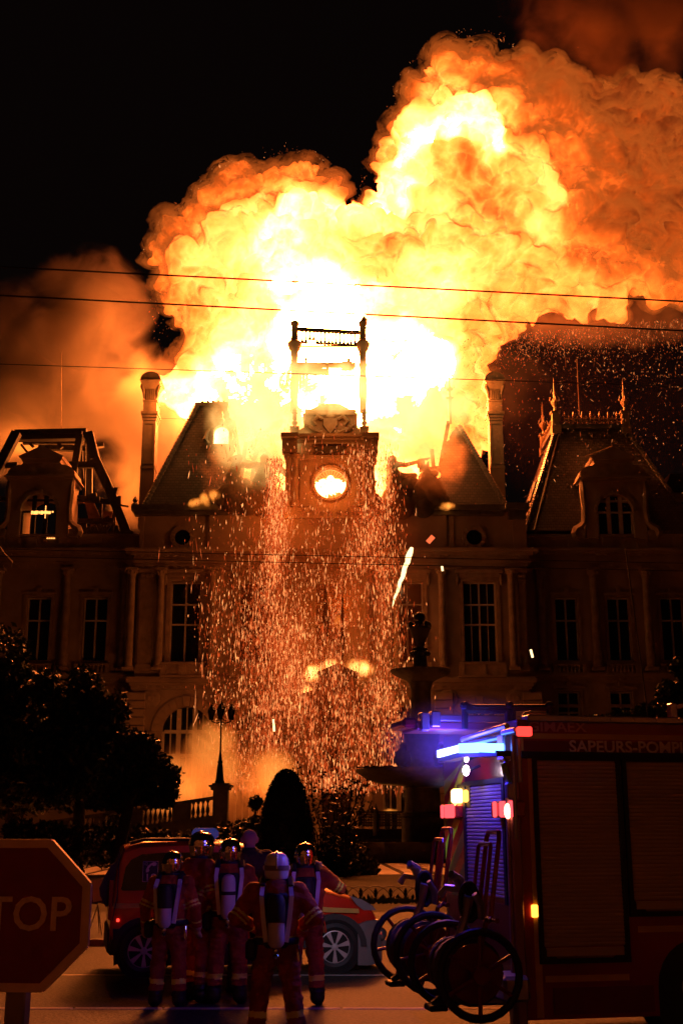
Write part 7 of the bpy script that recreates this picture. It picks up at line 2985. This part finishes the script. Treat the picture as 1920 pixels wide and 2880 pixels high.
        C('cylinder_sleeve', sl, M_HARN)
        pl = MB()
        pl.bbox(-.12 * s, .12 * s, -.03, .02, 0, .52 * s, .03)
        pl.v = [tuple(rot @ Vector(p) + K_(0, yb + .02, .92)) for p in pl.v]
        C('back_plate', pl, M_HARN)
        for sx in (-1, 1):
            st = MB()
            P_ = [K_(sx * .10, yb - .02, .98), K_(sx * .13, yb - .025, 1.2), K_(sx * .15, yb + .0, 1.40), K_(sx * .14, -.10, 1.50)]
            for a, c_ in zip(P_, P_[1:]):
                st.beam(a, c_, .045 * s, .03, up=(0, 1, 0))
            C('reflective_strap', st, M_PALEB, False)
            sh_ = MB()
            P_ = [K_(sx * .14, -.12, 1.49), K_(sx * .14, -.02, 1.56), K_(sx * .14, .12, 1.50), K_(sx * .14, .17, 1.36)]
            sh_.tube(P_, .035 * s, 6)
            C('shoulder_strap', sh_, M_HARN)
        wb = MB()
        wb.lathe([(.195 * s, .95 * s), (.20 * s, .96 * s), (.20 * s, 1.0 * s), (.195 * s, 1.01 * s)], (0, 0, 0), 20, sx=1.15, sy=.95)
        C('waist_belt', wb, M_HARN)
        C('belt_pouch', MB().bbox(-.30 * s, -.19 * s, -.12, .05, .80 * s, 1.0 * s, .03), M_HARN)
        kb = MB()
        a = K_(.22, -.08, .94)
        kb.tube([a, a + Vector((.01, -.02, -.06)), a + Vector((.02, -.02, -.13)), a + Vector((.005, -.02, -.14)), a + Vector((-.005, -.01, -.06))], .008, 5)
        C('carabiner', kb, M_CHROME)
    return body


STAND = (((-.13, .01, .50), (-.15, -.02, .09)), ((.13, .01, .50), (.15, -.02, .09)))
DOWN = (((-.31, -.02, 1.17), (-.33, .08, .93)), ((.31, -.02, 1.17), (.33, .08, .93)))
FOLD = (((-.31, -.02, 1.17), (-.12, .22, 1.12)), ((.31, -.02, 1.17), (.12, .22, 1.10)))
person('firefighter nearest the phone sticker, chrome helmet, air bottle strapped on askew', 470, 2832, 1.73, -.12, DOWN, STAND, kind='chrome', tank='half')
person('tall firefighter without air bottle, chrome helmet turned aside, before the van', 549, 2816, 1.94, -.9, FOLD, STAND, kind='chrome', tank=None, turn=-.3)
person('firefighter in chrome helmet with a whole pale air bottle on the back', 638, 2822, 1.87, .05, DOWN, STAND, kind='chrome', tank='white')
person('firefighter in a white helmet standing nearest the camera with elbows out', 772, 2944, 1.77, .06, (((-.40, -.04, 1.20), (-.20, .22, 1.08)), ((.40, -.04, 1.20), (.22, .22, 1.08))), (((-.15, .02, .50), (-.19, -.02, .09)), ((.17, .02, .50), (.23, -.02, .09))), lean=.14, kind='white', tank='half', broad=1.12)
person('firefighter in chrome helmet lifting a bent arm beside the van bonnet', 856, 2826, 1.82, .08, (((-.33, .0, 1.18), (-.20, .20, 1.05)), ((.42, .06, 1.30), (.22, .24, 1.50))), STAND, kind='chrome', tank='half')
person('person in a pale close hood and dark coat standing behind the firefighters', 695, 2790, 1.99, .25, FOLD, STAND, kind='hood', tank=None, bands=False)
# ------------------------------------------------------------------ stop sign
YSG = 5.75
c = at(52, 2572, YSG)
k = YSG / FPX
R = 200 * .945 * k / cos(pi / 8)
sign = thing('stop_sign', (c.x, YSG, 0), 'octagonal red STOP sign on a square post, cut off by the picture edge', 'road sign', rz=radians(-4))


def G_(name, b, m, smooth=False):
    return b.build(name, m, sign, smooth, world=False)


def octa(r, x=0, z=0):
    return [(x + r * cos(pi / 8 + k_ * pi / 4), z + r * sin(pi / 8 + k_ * pi / 4)) for k_ in range(8)]


M_SRED = mat('sign_red', (.22, .012, .010), .45, var=.12, scale=9)
M_SWHITE = mat('sign_white', (.78, .60, .42), .5, var=.12, scale=9)
G_('plate', MB().prism(octa(R, 0, c.z), -.004, .012), M_SWHITE)
b = MB()
# rolled edge
ring = octa(R * .995, 0, c.z)
for i in range(8):
    a, d = ring[i], ring[(i + 1) % 8]
    b.beam((a[0], .01, a[1]), (d[0], .01, d[1]), .02, .03, up=(0, 1, 0))
G_('rim', b, M_SWHITE)
G_('red_face', MB().prism(octa(R * .905, 0, c.z), -.008, -.0045), M_SRED)
o = text('STOP', 1.0, 0, 0, M_SWHITE, 'lettering', bold=.012)
xs_ = [p.co.x for p in o.data.vertices]
ys_ = [p.co.y for p in o.data.vertices]
x0_ = at(-96, 2570, YSG).x - c.x
x1_ = at(206, 2570, YSG).x - c.x
z0_, z1_ = at(0, 2618, YSG).z, at(0, 2520, YSG).z
o.scale = ((x1_ - x0_) / (max(xs_) - min(xs_)), (z1_ - z0_) / (max(ys_) - min(ys_)), 1)
o.location = (x0_ - min(xs_) * o.scale[0], -.0105, z0_ - min(ys_) * o.scale[1])
o.parent = sign
px0 = at(8, 2800, YSG).x - c.x
px1 = at(66, 2800, YSG).x - c.x
G_('post', MB().bbox(px0, px1, .03, .03 + (px1 - px0), -.1, c.z + .2, .008), mat('galvanised_post', (.22, .18, .14), .5, metal=.4, var=.3))

# ------------------------------------------------------------------ wires over the street
def wire(label, p, q, r, sag, n=30):
    b = MB()
    pts = []
    for i in range(n + 1):
        t = i / n
        x = p.lerp(q, t)
        pts.append((x.x, x.y, x.z - sag * 4 * t * (1 - t)))
    b.tube(pts, r, 6)
    o = b.build('overhead_wire', M_BLACK)
    tag(o, label, 'wire', 'trolley wires over the street')
    return o


wire('uppermost overhead wire crossing in front of the fire cloud', at(-300, 735, 16), at(2200, 862, 16), .012, .0)
wire('overhead wire just under the uppermost one, level with the tower balustrade', at(-300, 815, 16), at(2200, 945, 16), .012, .0)
wire('thin overhead wire crossing the chimney tops', at(-300, 1014, 22), at(2200, 1096, 22), .008, .0)
wire('upper of two close wires crossing the shower of sparks', at(-300, 1538, 30), at(2200, 1590, 30), .010, .0)
wire('lower of two close wires crossing the shower of sparks', at(-300, 1558, 30), at(2200, 1612, 30), .010, .0)
wire('short thin wire between the slim chimney and the steep burning roof', at(448, 1176, 92), at(560, 1180, 92), .02, .0)
o = wire('cable hanging down across the unburnt wing', at(1758, 1545, 40), at(1830, 2080, 40), .02, 0)
for u0, v0, u1, v1, Yw, lb in ((173, 1210, 173, 990, 100, 'faint thin mast standing over the burnt roof frame'), (1628, 1170, 1621, 1010, 99, 'thin lightning mast rising from the roof cresting')):
    b = MB().tube([at(u0, v0, Yw), at(u1, v1, Yw)], .035, 5)
    tag(b.build('mast', M_LIT_IRON), lb, 'mast')
# stub of a flagpole at the picture edge
b = MB().tube([at(-8, 1530, 60), at(10, 1556, 60)], .08, 7).tube([at(10, 1556, 60), at(36, 1583, 60)], .06, 7).sphere(at(2, 1552, 60), .16, 8, 6)
tag(b.build('bracket_pole', M_STONE2), 'pole stub poking in at the picture edge below the burnt dormer', 'pole')
# black flags hanging from the balcony poles
for u, v0, v1, wd, lb in ((915, 1650, 1818, 9, 'dark furled flag hanging in the spark shower, nearer the smaller window'), (962, 1660, 1866, 6, 'thin dark furled flag straight above the porch gable')):
    Yf = 84.5
    pts = []
    t = thing('furled_flag', at(u, v0, Yf), lb, 'flag')
    b = MB()
    ps = [at(u + dx, v0 + (v1 - v0) * q, Yf) for q, dx in ((0, -1), (.15, 0), (.4, 1), (.65, 1), (.85, 2), (1, 0))]
    b.tube(ps, [wd * .2 * Yf / FPX, wd * .55 * Yf / FPX, wd * .9 * Yf / FPX, wd * 1.0 * Yf / FPX, wd * .6 * Yf / FPX, .03], 8)
    b.build('cloth', M_CHAR, t, True)
    MB().tube([at(u - 2, v0 - 4, Yf), at(u - 2, v0 + 20, YC)], .05, 6).build('pole', M_CHAR, t)
# stray skylight house at the far edge
xa, xb, z0_, z1_ = rect(1884, 1980, 1332, 1385, YW + 2)
t = thing('side_dormer', (xa, YW + 2, z0_), 'little slate dormer poking out past the pavilion roof edge', 'dormer')
MB().prism([(xa - .6, z0_), (xa, z1_), (xb, z1_), (xb, z0_)], YW + 2, YW + 5).build('roof', M_SLATE, t)
# ------------------------------------------------------------------ smoke, flames in front of the roofs, sparks
def vol_mat(name, scatter, density, scale, lo, hi, glow=None, gstr=0.0, hot=None, edge=1.6, aniso=0.2, detail=5, step=.6, stretch=(1, 1, 1), flat=False):
    """smoke or flame that thins towards the rim of its body; billows from noise in place coordinates"""
    m = bpy.data.materials.new(name)
    N, L = nodes(m)
    N.remove(N['Principled BSDF'])
    v = N.new('ShaderNodeVolumePrincipled')
    v.inputs['Color'].default_value = (*scatter, 1)
    v.inputs['Anisotropy'].default_value = aniso
    v.inputs['Density Attribute'].default_value = ''
    L.new(v.outputs[0], N['Material Output'].inputs['Volume'])
    tc = N.new('ShaderNodeTexCoord')
    geo = N.new('ShaderNodeNewGeometry')
    mp = N.new('ShaderNodeMapping')
    mp.inputs['Scale'].default_value = stretch
    L.new(geo.outputs['Position'], mp.inputs['Vector'])
    nz = N.new('ShaderNodeTexNoise')
    nz.inputs['Scale'].default_value = scale
    nz.inputs['Detail'].default_value = detail
    nz.inputs['Roughness'].default_value = .58
    nz.inputs['Distortion'].default_value = .6
    L.new(mp.outputs[0], nz.inputs['Vector'])
    ln = N.new('ShaderNodeVectorMath')
    ln.operation = 'LENGTH'
    L.new(tc.outputs['Object'], ln.inputs[0])
    # rim: noise shifts where the body ends
    ad = N.new('ShaderNodeMath')
    ad.operation = 'MULTIPLY_ADD'
    L.new(nz.outputs['Fac'], ad.inputs[0])
    ad.inputs[1].default_value = 1.0
    sb = N.new('ShaderNodeMath')
    sb.operation = 'MULTIPLY'
    sb.inputs[1].default_value = -edge * .5
    pw = N.new('ShaderNodeMath')
    pw.operation = 'POWER'
    pw.inputs[1].default_value = 2.0
    L.new(ln.outputs['Value'], pw.inputs[0])
    L.new(pw.outputs[0], sb.inputs[0])
    L.new(sb.outputs[0], ad.inputs[2])
    mr = N.new('ShaderNodeMapRange')
    mr.interpolation_type = 'SMOOTHSTEP'
    mr.inputs['From Min'].default_value = lo
    mr.inputs['From Max'].default_value = hi
    mr.inputs['To Min'].default_value = 0
    mr.inputs['To Max'].default_value = density
    L.new(ad.outputs[0], mr.inputs['Value'])
    # nothing beyond the body itself
    en = N.new('ShaderNodeMapRange')
    en.inputs['From Min'].default_value = 1.0
    en.inputs['From Max'].default_value = .8
    L.new(ln.outputs['Value'], en.inputs['Value'])
    mu = N.new('ShaderNodeMath')
    mu.operation = 'MULTIPLY'
    L.new(mr.outputs[0], mu.inputs[0])
    L.new(en.outputs[0], mu.inputs[1])
    L.new(mu.outputs[0], v.inputs['Density'])
    if glow:
        r = N.new('ShaderNodeValToRGB')
        ramp(r, [(lo, glow), (min(.99, lo + (hi - lo) * 1.6), hot or glow)])
        L.new(ad.outputs[0], r.inputs['Fac'])
        L.new(r.outputs['Color'], v.inputs['Emission Color'])
        ms = N.new('ShaderNodeMath')
        ms.operation = 'MULTIPLY'
        ms.inputs[1].default_value = gstr
        L.new(mu.outputs[0], ms.inputs[0])
        L.new(ms.outputs[0], v.inputs['Emission Strength'])
    m.cycles.volume_step_rate = step
    try:
        m.cycles.volume_sampling = 'EQUIANGULAR' if not glow else 'MULTIPLE_IMPORTANCE'
        m.cycles.emission_sampling = 'NONE'
    except Exception:
        pass
    return m


def puff(name, uv, r, Y, ry, m, label, seg=20, rot=0.0):
    """ellipsoid of air that holds smoke or flame"""
    c = at(*uv, Y)
    k = Y / FPX * 1.06
    me = bpy.data.meshes.new(name)
    bm = bmesh.new()
    bmesh.ops.create_uvsphere(bm, u_segments=seg, v_segments=12, radius=1.0)
    bm.to_mesh(me)
    bm.free()
    me.materials.append(m)
    o = bpy.data.objects.new(name, me)
    COL.objects.link(o)
    o.location = c
    o.scale = (r[0] * k, ry, r[1] * k)
    o.rotation_euler = (0, rot, 0)
    return tag(o, label, name.replace('_', ' '), kind='stuff')


SMK = (.62, .50, .42)
M_SMOKE_A = vol_mat('drifting_smoke', SMK, .42, .20, .16, .52, edge=.8)
puff('smoke', (90, 1080), (380, 350), 106, 6.0, M_SMOKE_A, 'broad orange-lit smoke drifting over the burnt wing')
puff('smoke', (430, 1220), (190, 330), 103, 4.0, M_SMOKE_A, 'bright smoke behind the slim chimney and the steep slate roof')
puff('smoke', (250, 860), (210, 190), 106, 5.0, M_SMOKE_A, 'smoke curling up beside the fire cloud, thin at its top')
M_SMOKE_B = vol_mat('high_smoke', (.62, .30, .16), .12, .20, .26, .66, edge=.6, detail=7)
puff('smoke', (1800, 30), (480, 300), 110, 7.0, M_SMOKE_B, 'thin dull red smoke high above the fire cloud')
M_SMOKE_D = vol_mat('trailing_smoke', SMK, .018, .25, .2, .62, edge=.9)
puff('smoke', (1420, 1080), (170, 230), 104, 4.0, M_SMOKE_D, 'dull smoke trailing beside the far chimney')
puff('smoke', (1720, 1120), (480, 360), 108, 5.0, vol_mat('brown_smoke', (.6, .33, .2), .0022, .12, .0, .6, edge=.9), 'faint brown smoke filling the sky above the unburnt pavilion')
puff('smoke', (1700, 905), (400, 95), 96.5, 2.6, vol_mat('under_cloud_smoke', SMK, .16, .35, .0, .8, edge=1.0, detail=6), 'smoke and spray hanging under the fire cloud')
M_SMOKE_C = vol_mat('low_smoke', (.85, .55, .38), .16, .42, .12, .5, edge=.75, step=.5)
puff('smoke', (640, 2200), (260, 160), 75.5, 3.0, M_SMOKE_C, 'thin smoke drifting in front of the arched windows')
M_VEIL = vol_mat('spark_lit_haze', (.85, .33, .12), .085, .20, .0, .5, edge=.8)
puff('smoke', (880, 1760), (360, 560), 84.0, 4.0, M_VEIL, 'orange haze of smoke and spray in front of the hall centre')

M_FLAME_A = vol_mat('roof_flame', (.03, .02, .01), 1.3, .42, -.05, .75, glow=(1.0, .36, .04), hot=(1.0, .95, .40), gstr=2.0, edge=1.0, step=.5, detail=6)
puff('flame', (735, 1170), (170, 250), 88.9, 1.9, M_FLAME_A, 'yellow flame pouring out between the slate roof and the clock tower')
puff('flame', (1165, 1120), (190, 240), 88.9, 1.9, M_FLAME_A, 'yellow flame on the far side of the clock tower')
puff('flame', (935, 1088), (200, 100), 87.4, .9, vol_mat('attic_flame', (.03, .02, .01), 2.6, .5, -.02, .7, glow=(1.0, .36, .04), hot=(1.0, .95, .40), gstr=2.2, edge=1.0, step=.5, detail=6), 'flame licking across the tower attic')
M_SMOKE_E = vol_mat('roof_smoke', (.6, .38, .25), .30, .7, .05, .75, edge=.95, step=.5, detail=6)
puff('smoke', (690, 1330), (150, 130), 88.2, 1.6, M_SMOKE_E, 'brown smoke rolling over the statues beside the steep roof')
puff('smoke', (1210, 1290), (130, 130), 88.2, 1.6, M_SMOKE_E, 'orange smoke curling round the crowned statue')
M_FLAME_B = vol_mat('eave_flame', (.03, .02, .01), 2.2, 2.0, .22, .80, glow=(1.0, .20, .015), hot=(1.0, .55, .10), gstr=2.2, edge=.8, step=.5, stretch=(1, 1, .5))
for uv, r, Y, rot, lb in (((548, 1415), (26, 15), 88.8, .5, 'lowest of the small flames creeping up from the gutter of the steep roof'), ((577, 1404), (20, 26), 88.8, .3, 'small flames above the lowest ones on the steep roof'), ((604, 1394), (24, 22), 88.8, .4, 'small flames nearest the reclining figure on the steep roof'),  ((778, 1385), (24, 60), 88.2, 0, 'small flames beside the clock tower wall'), ((1086, 1350), (20, 75), 88.2, 0, 'thin flames between the clock tower and the draped statue'), ((1258, 1424), (30, 12), 88.8, 0, 'little flame on the gutter below the far slate roof'), ((776, 1285), (46, 60), 89.4, .6, 'white-hot flame behind the leaning roof truss'), ((1140, 1325), (34, 14), 89.4, 0, 'bright flame seen between the two statues')):
    puff('flame', uv, r, Y, 1.0, M_FLAME_B, lb, rot=-rot)
M_FLAME_C = vol_mat('porch_flame', (.03, .02, .01), 2.2, 1.5, .20, .78, glow=(1.0, .22, .02), hot=(1.0, .8, .25), gstr=8.0, edge=.8, step=.4, stretch=(1, 1, .5))
for uv, r, rot, lb in (((880, 1892), (34, 30), .3, 'flames on the near slope of the porch gable'), ((1014, 1878), (52, 30), -.1, 'flames on the far slope of the porch gable'), ((862, 1942), (22, 17), .3, 'burning debris below the porch gable'), ((925, 1872), (36, 20), .3, 'flames streaming along the porch gable towards its tip')):
    puff('flame', uv, r, 87.2, 1.0, M_FLAME_C, lb, rot=-rot)
puff('smoke', (950, 1880), (150, 90), 83.5, 2.0, vol_mat('porch_smoke', SMK, .14, .5, .1, .5, edge=.8), 'lit smoke streaming off the burning porch gable')
M_FLAME_LIT_SMOKE = vol_mat('ground_flame_and_lit_smoke', (.25, .14, .08), .8, .40, .08, .75, glow=(.75, .13, .012), hot=(1.0, .48, .09), gstr=1.7, edge=.9, step=.5, detail=6)  # flame, and firelit smoke whose light is put in as its own glow
puff('flame', (530, 2215), (150, 105), 77, 1.8, M_FLAME_LIT_SMOKE, 'fire and lit smoke on the ground behind the stair balustrade')
puff('flame', (600, 2130), (95, 120), 78.5, 1.6, M_FLAME_LIT_SMOKE, 'column of lit smoke rising behind the street lamp')
puff('flame', (760, 2190), (95, 90), 78, 1.6, M_FLAME_LIT_SMOKE, 'lit smoke behind the clipped cone and rose bushes')  # this and the column above are smoke with the light put in
puff('flame', (1095, 2281), (26, 9), 78, .5, M_FLAME_B, 'embers flaring on the pierced railing')

# lamps for the flames' light, plus fill lamps added in smoke and haze
FIRE_COL = (1.0, .225, .03)
for uv, Y, pw, sz in (((705, 1250), 90.3, 220, .6), ((1150, 1240), 90.3, 180, .6), ((930, 1360), 86.6, 420, .5), ((930, 1150), 86.0, 260, .5), ((890, 1885), 86.5, 170, .4), ((1018, 1885), 86.5, 170, .4), ((535, 2215), 77.8, 800, .8), ((740, 2210), 77.5, 600, .8), ((775, 1450), 86.5, 420, .6), ((960, 1700), 86.5, 260, .6), ((1085, 2270), 79, 400, .4), ((480, 1130), 92.2, 1000, .7), ((1340, 1120), 92.5, 600, .7),
                      ((395, 1080), 104, 15000, 2.5), ((300, 1340), 102, 9500, 2.5), ((60, 1280), 106, 6500, 2.5), ((300, 900), 108, 2500, 2.5), ((1600, 190), 112, 2200, 3.0), ((1880, 140), 113, 900, 3.0), ((1500, 885), 96.3, 420, 1.5), ((1680, 880), 96.3, 420, 1.5), ((1860, 870), 96.3, 300, 1.5)):
    lamp('flame_and_fill_light', 'POINT', at(*uv, Y), FIRE_COL, pw, sz)


# ------------------------------------------------------------------ sparks: thousands of glowing splinters in the air
def sparks(name, label, n, sampler, length, width, m, tilt=.12, seed=3):
    rng = np.random.default_rng(seed)
    P_ = np.array([sampler(rng) for _ in range(n)])
    L_ = length * rng.lognormal(0, .6, n)
    W_ = width * rng.lognormal(0, .45, n)
    d = np.stack([rng.normal(0, tilt, n), rng.normal(0, tilt, n), -np.ones(n)], 1)
    d /= np.linalg.norm(d, axis=1)[:, None]
    a = np.tile(np.array([1.0, 0, 0]), (n, 1))
    e = np.cross(d, a)
    e /= np.linalg.norm(e, axis=1)[:, None]
    f = np.cross(d, e)
    v = np.stack([P_ - d * L_[:, None] / 2, P_ + e * W_[:, None] / 2, P_ + f * W_[:, None] / 2, P_ - e * W_[:, None] / 2, P_ - f * W_[:, None] / 2, P_ + d * L_[:, None] / 2], 1).reshape(-1, 3)
    fs = []
    for i in range(n):
        o = i * 6
        fs += [(o, o + 1, o + 2), (o, o + 2, o + 3), (o, o + 3, o + 4), (o, o + 4, o + 1), (o + 5, o + 2, o + 1), (o + 5, o + 3, o + 2), (o + 5, o + 4, o + 3), (o + 5, o + 1, o + 4)]
    me = bpy.data.meshes.new(name)
    me.from_pydata(v.tolist(), [], fs)
    me.materials.append(m)
    o = bpy.data.objects.new(name, me)
    COL.objects.link(o)
    return tag(o, label, 'sparks', kind='stuff')


def spark_mat(name, lo, hi, s):
    m = bpy.data.materials.new(name)
    N, L = nodes(m)
    N.remove(N['Principled BSDF'])
    e = N.new('ShaderNodeEmission')
    g = N.new('ShaderNodeNewGeometry')
    r = N.new('ShaderNodeValToRGB')
    ramp(r, [(0, [q * .5 for q in lo]), (.55, lo), (.85, [(a + b) / 2 for a, b in zip(lo, hi)]), (1, hi)])
    L.new(g.outputs['Random Per Island'], r.inputs['Fac'])
    L.new(r.outputs['Color'], e.inputs['Color'])
    e.inputs['Strength'].default_value = s
    L.new(e.outputs[0], N['Material Output'].inputs['Surface'])
    m.cycles.emission_sampling = 'NONE'
    return m


M_SPARK = spark_mat('spark', (.45, .05, .008), (1.5, .50, .14), 1.7)
M_SPARK2 = spark_mat('far_spark', (.34, .05, .008), (1.1, .36, .10), 1.2)


def s_shower(rng):
    while True:
        q = rng.random()
        if q < .20:
            v = rng.uniform(1290, 2000)
            u = rng.normal(775, 12 + (v - 1290) * .035)
        elif q < .28:
            v = rng.uniform(1270, 2000)
            u = rng.normal(1085, 12 + (v - 1290) * .05)
        elif q < .34:
            v = rng.uniform(1250, 1600)
            u = rng.normal(1030, 40)
        else:
            v = 2230 - 800 * abs(rng.normal(0, .50))
            u = rng.normal(850 + (v - 1500) * .05, 165)
        lim = 545 + max(0, v - 1600) * .12 if u < 850 else 1135 + rng.exponential(28)
        cl = .5 + .28 * sin(u / 19 + 2.2 * sin(v / 130)) + .22 * sin(u / 47 + v / 90) + .25 * sin(v / 61 - u / 83)
        if 1190 < v < 2290 and rng.random() < max(.3, .25 + .6 * cl) and ((u < 850 and u > lim - rng.exponential(26)) or (u >= 850 and u < lim)):
            return at(u, v, rng.uniform(80, 87.5))


sparks('spark_shower', 'dense shower of orange sparks falling down the hall front', 25000, s_shower, .25, .033, M_SPARK, .10, 3)


def s_side(rng):
    while True:
        if rng.random() < .55:
            u = rng.uniform(1400, 1935)
            v = 945 - (u - 1400) * .10 + abs(rng.normal(0, 48))
        else:
            u = rng.uniform(1290, 1935)
            v = 900 + abs(rng.normal(0, 240))
        if v < 1430 and v > 940 - (u - 1400) * .10:
            return at(u, v, rng.uniform(88, 96))


sparks('drifting_sparks', 'fine sparks drifting in the dark sky past the slim chimney', 3200, s_side, .13, .036, M_SPARK2, .5, 4)


def s_rim(rng):
    # spatter thrown up round the rim of the cloud and over the high smoke
    q = rng.random()
    if q < .35:
        pts = [(400, 740), (450, 640), (540, 560), (600, 480), (700, 455), (800, 440), (870, 425), (930, 470), (960, 540)]
    elif q < .7:
        pts = [(1000, 600), (1030, 510), (1070, 440), (1100, 360), (1120, 260), (1180, 160), (1260, 115), (1380, 95), (1480, 150)]
    elif q < .85:
        u, v = rng.uniform(1400, 1920), rng.uniform(10, 650)
        return at(u, v, 92)
    else:
        return at(rng.normal(440, 30), rng.normal(880, 40), 95)
    i = rng.integers(0, len(pts) - 1)
    t = rng.random()
    u = pts[i][0] * (1 - t) + pts[i + 1][0] * t
    v = pts[i][1] * (1 - t) + pts[i + 1][1] * t
    return at(u - abs(rng.normal(0, 9)), v - abs(rng.normal(0, 12)), 96)


sparks('rim_sparks', 'fine specks of spatter round the rim of the fire cloud', 420, s_rim, .10, .045, M_SPARK2, .9, 5)

# a few larger pieces one can pick out
M_HOT = emat('white_hot_wood', (1.0, .62, .26), 3.2, False)
M_GLOWRED = emat('red_hot_slate', (1.0, .16, .05), 1.2, False)
a, c = at(1158, 1540, 83), at(1102, 1708, 83)
b = MB()
fr_ = random.Random(9)
wd_ = [.22, .40, .44, .36, .33, .34, .29, .27, .24, .20, .17, .11, .04]
b.tube([a.lerp(c, i / 12) + Vector((fr_.uniform(-.05, .05), 0, 0)) for i in range(13)], [q * .5 for q in wd_], 5)
tag(b.build('falling_beam', M_HOT), 'long white-hot beam falling aslant through the sparks', 'beam')
c = at(1210, 1517, 83)
b = MB().beam(c + Vector((-.2, 0, -.22)), c + Vector((.2, 0, .22)), .34, .12, up=(0, 1, 0))
tag(b.build('falling_slate', M_GLOWRED), 'red-glowing roof slate tumbling beside the white-hot beam', 'slate')
for uv, d, lb in (((1494, 1838), (.06, -.55), 'lone bright splinter falling in front of the corner column'), ((1243, 1599), (.02, -.34), 'square glowing chip falling past the tall window head'), ((770, 2040), (.03, -.8), 'long bright splinter falling in front of an arched window')):
    p = at(*uv, 82)
    b = MB().beam(p + Vector((-d[0], 0, -d[1] / 2)), p + Vector((d[0], 0, d[1] / 2)), .14, .1, up=(0, 1, 0))
    tag(b.build('falling_ember', M_HOT), lb, 'ember', 'larger embers falling in the air')

puff('smoke', (1310, 2085), (270, 130), 12.6, 1.3, vol_mat('added_glow_haze', (.8, .8, .9), .16, .5, -.1, .9, edge=1.1, step=.6), 'thin haze added to carry the blue glow round the light bar')  # haze added to carry the lens glow of the blue lamp
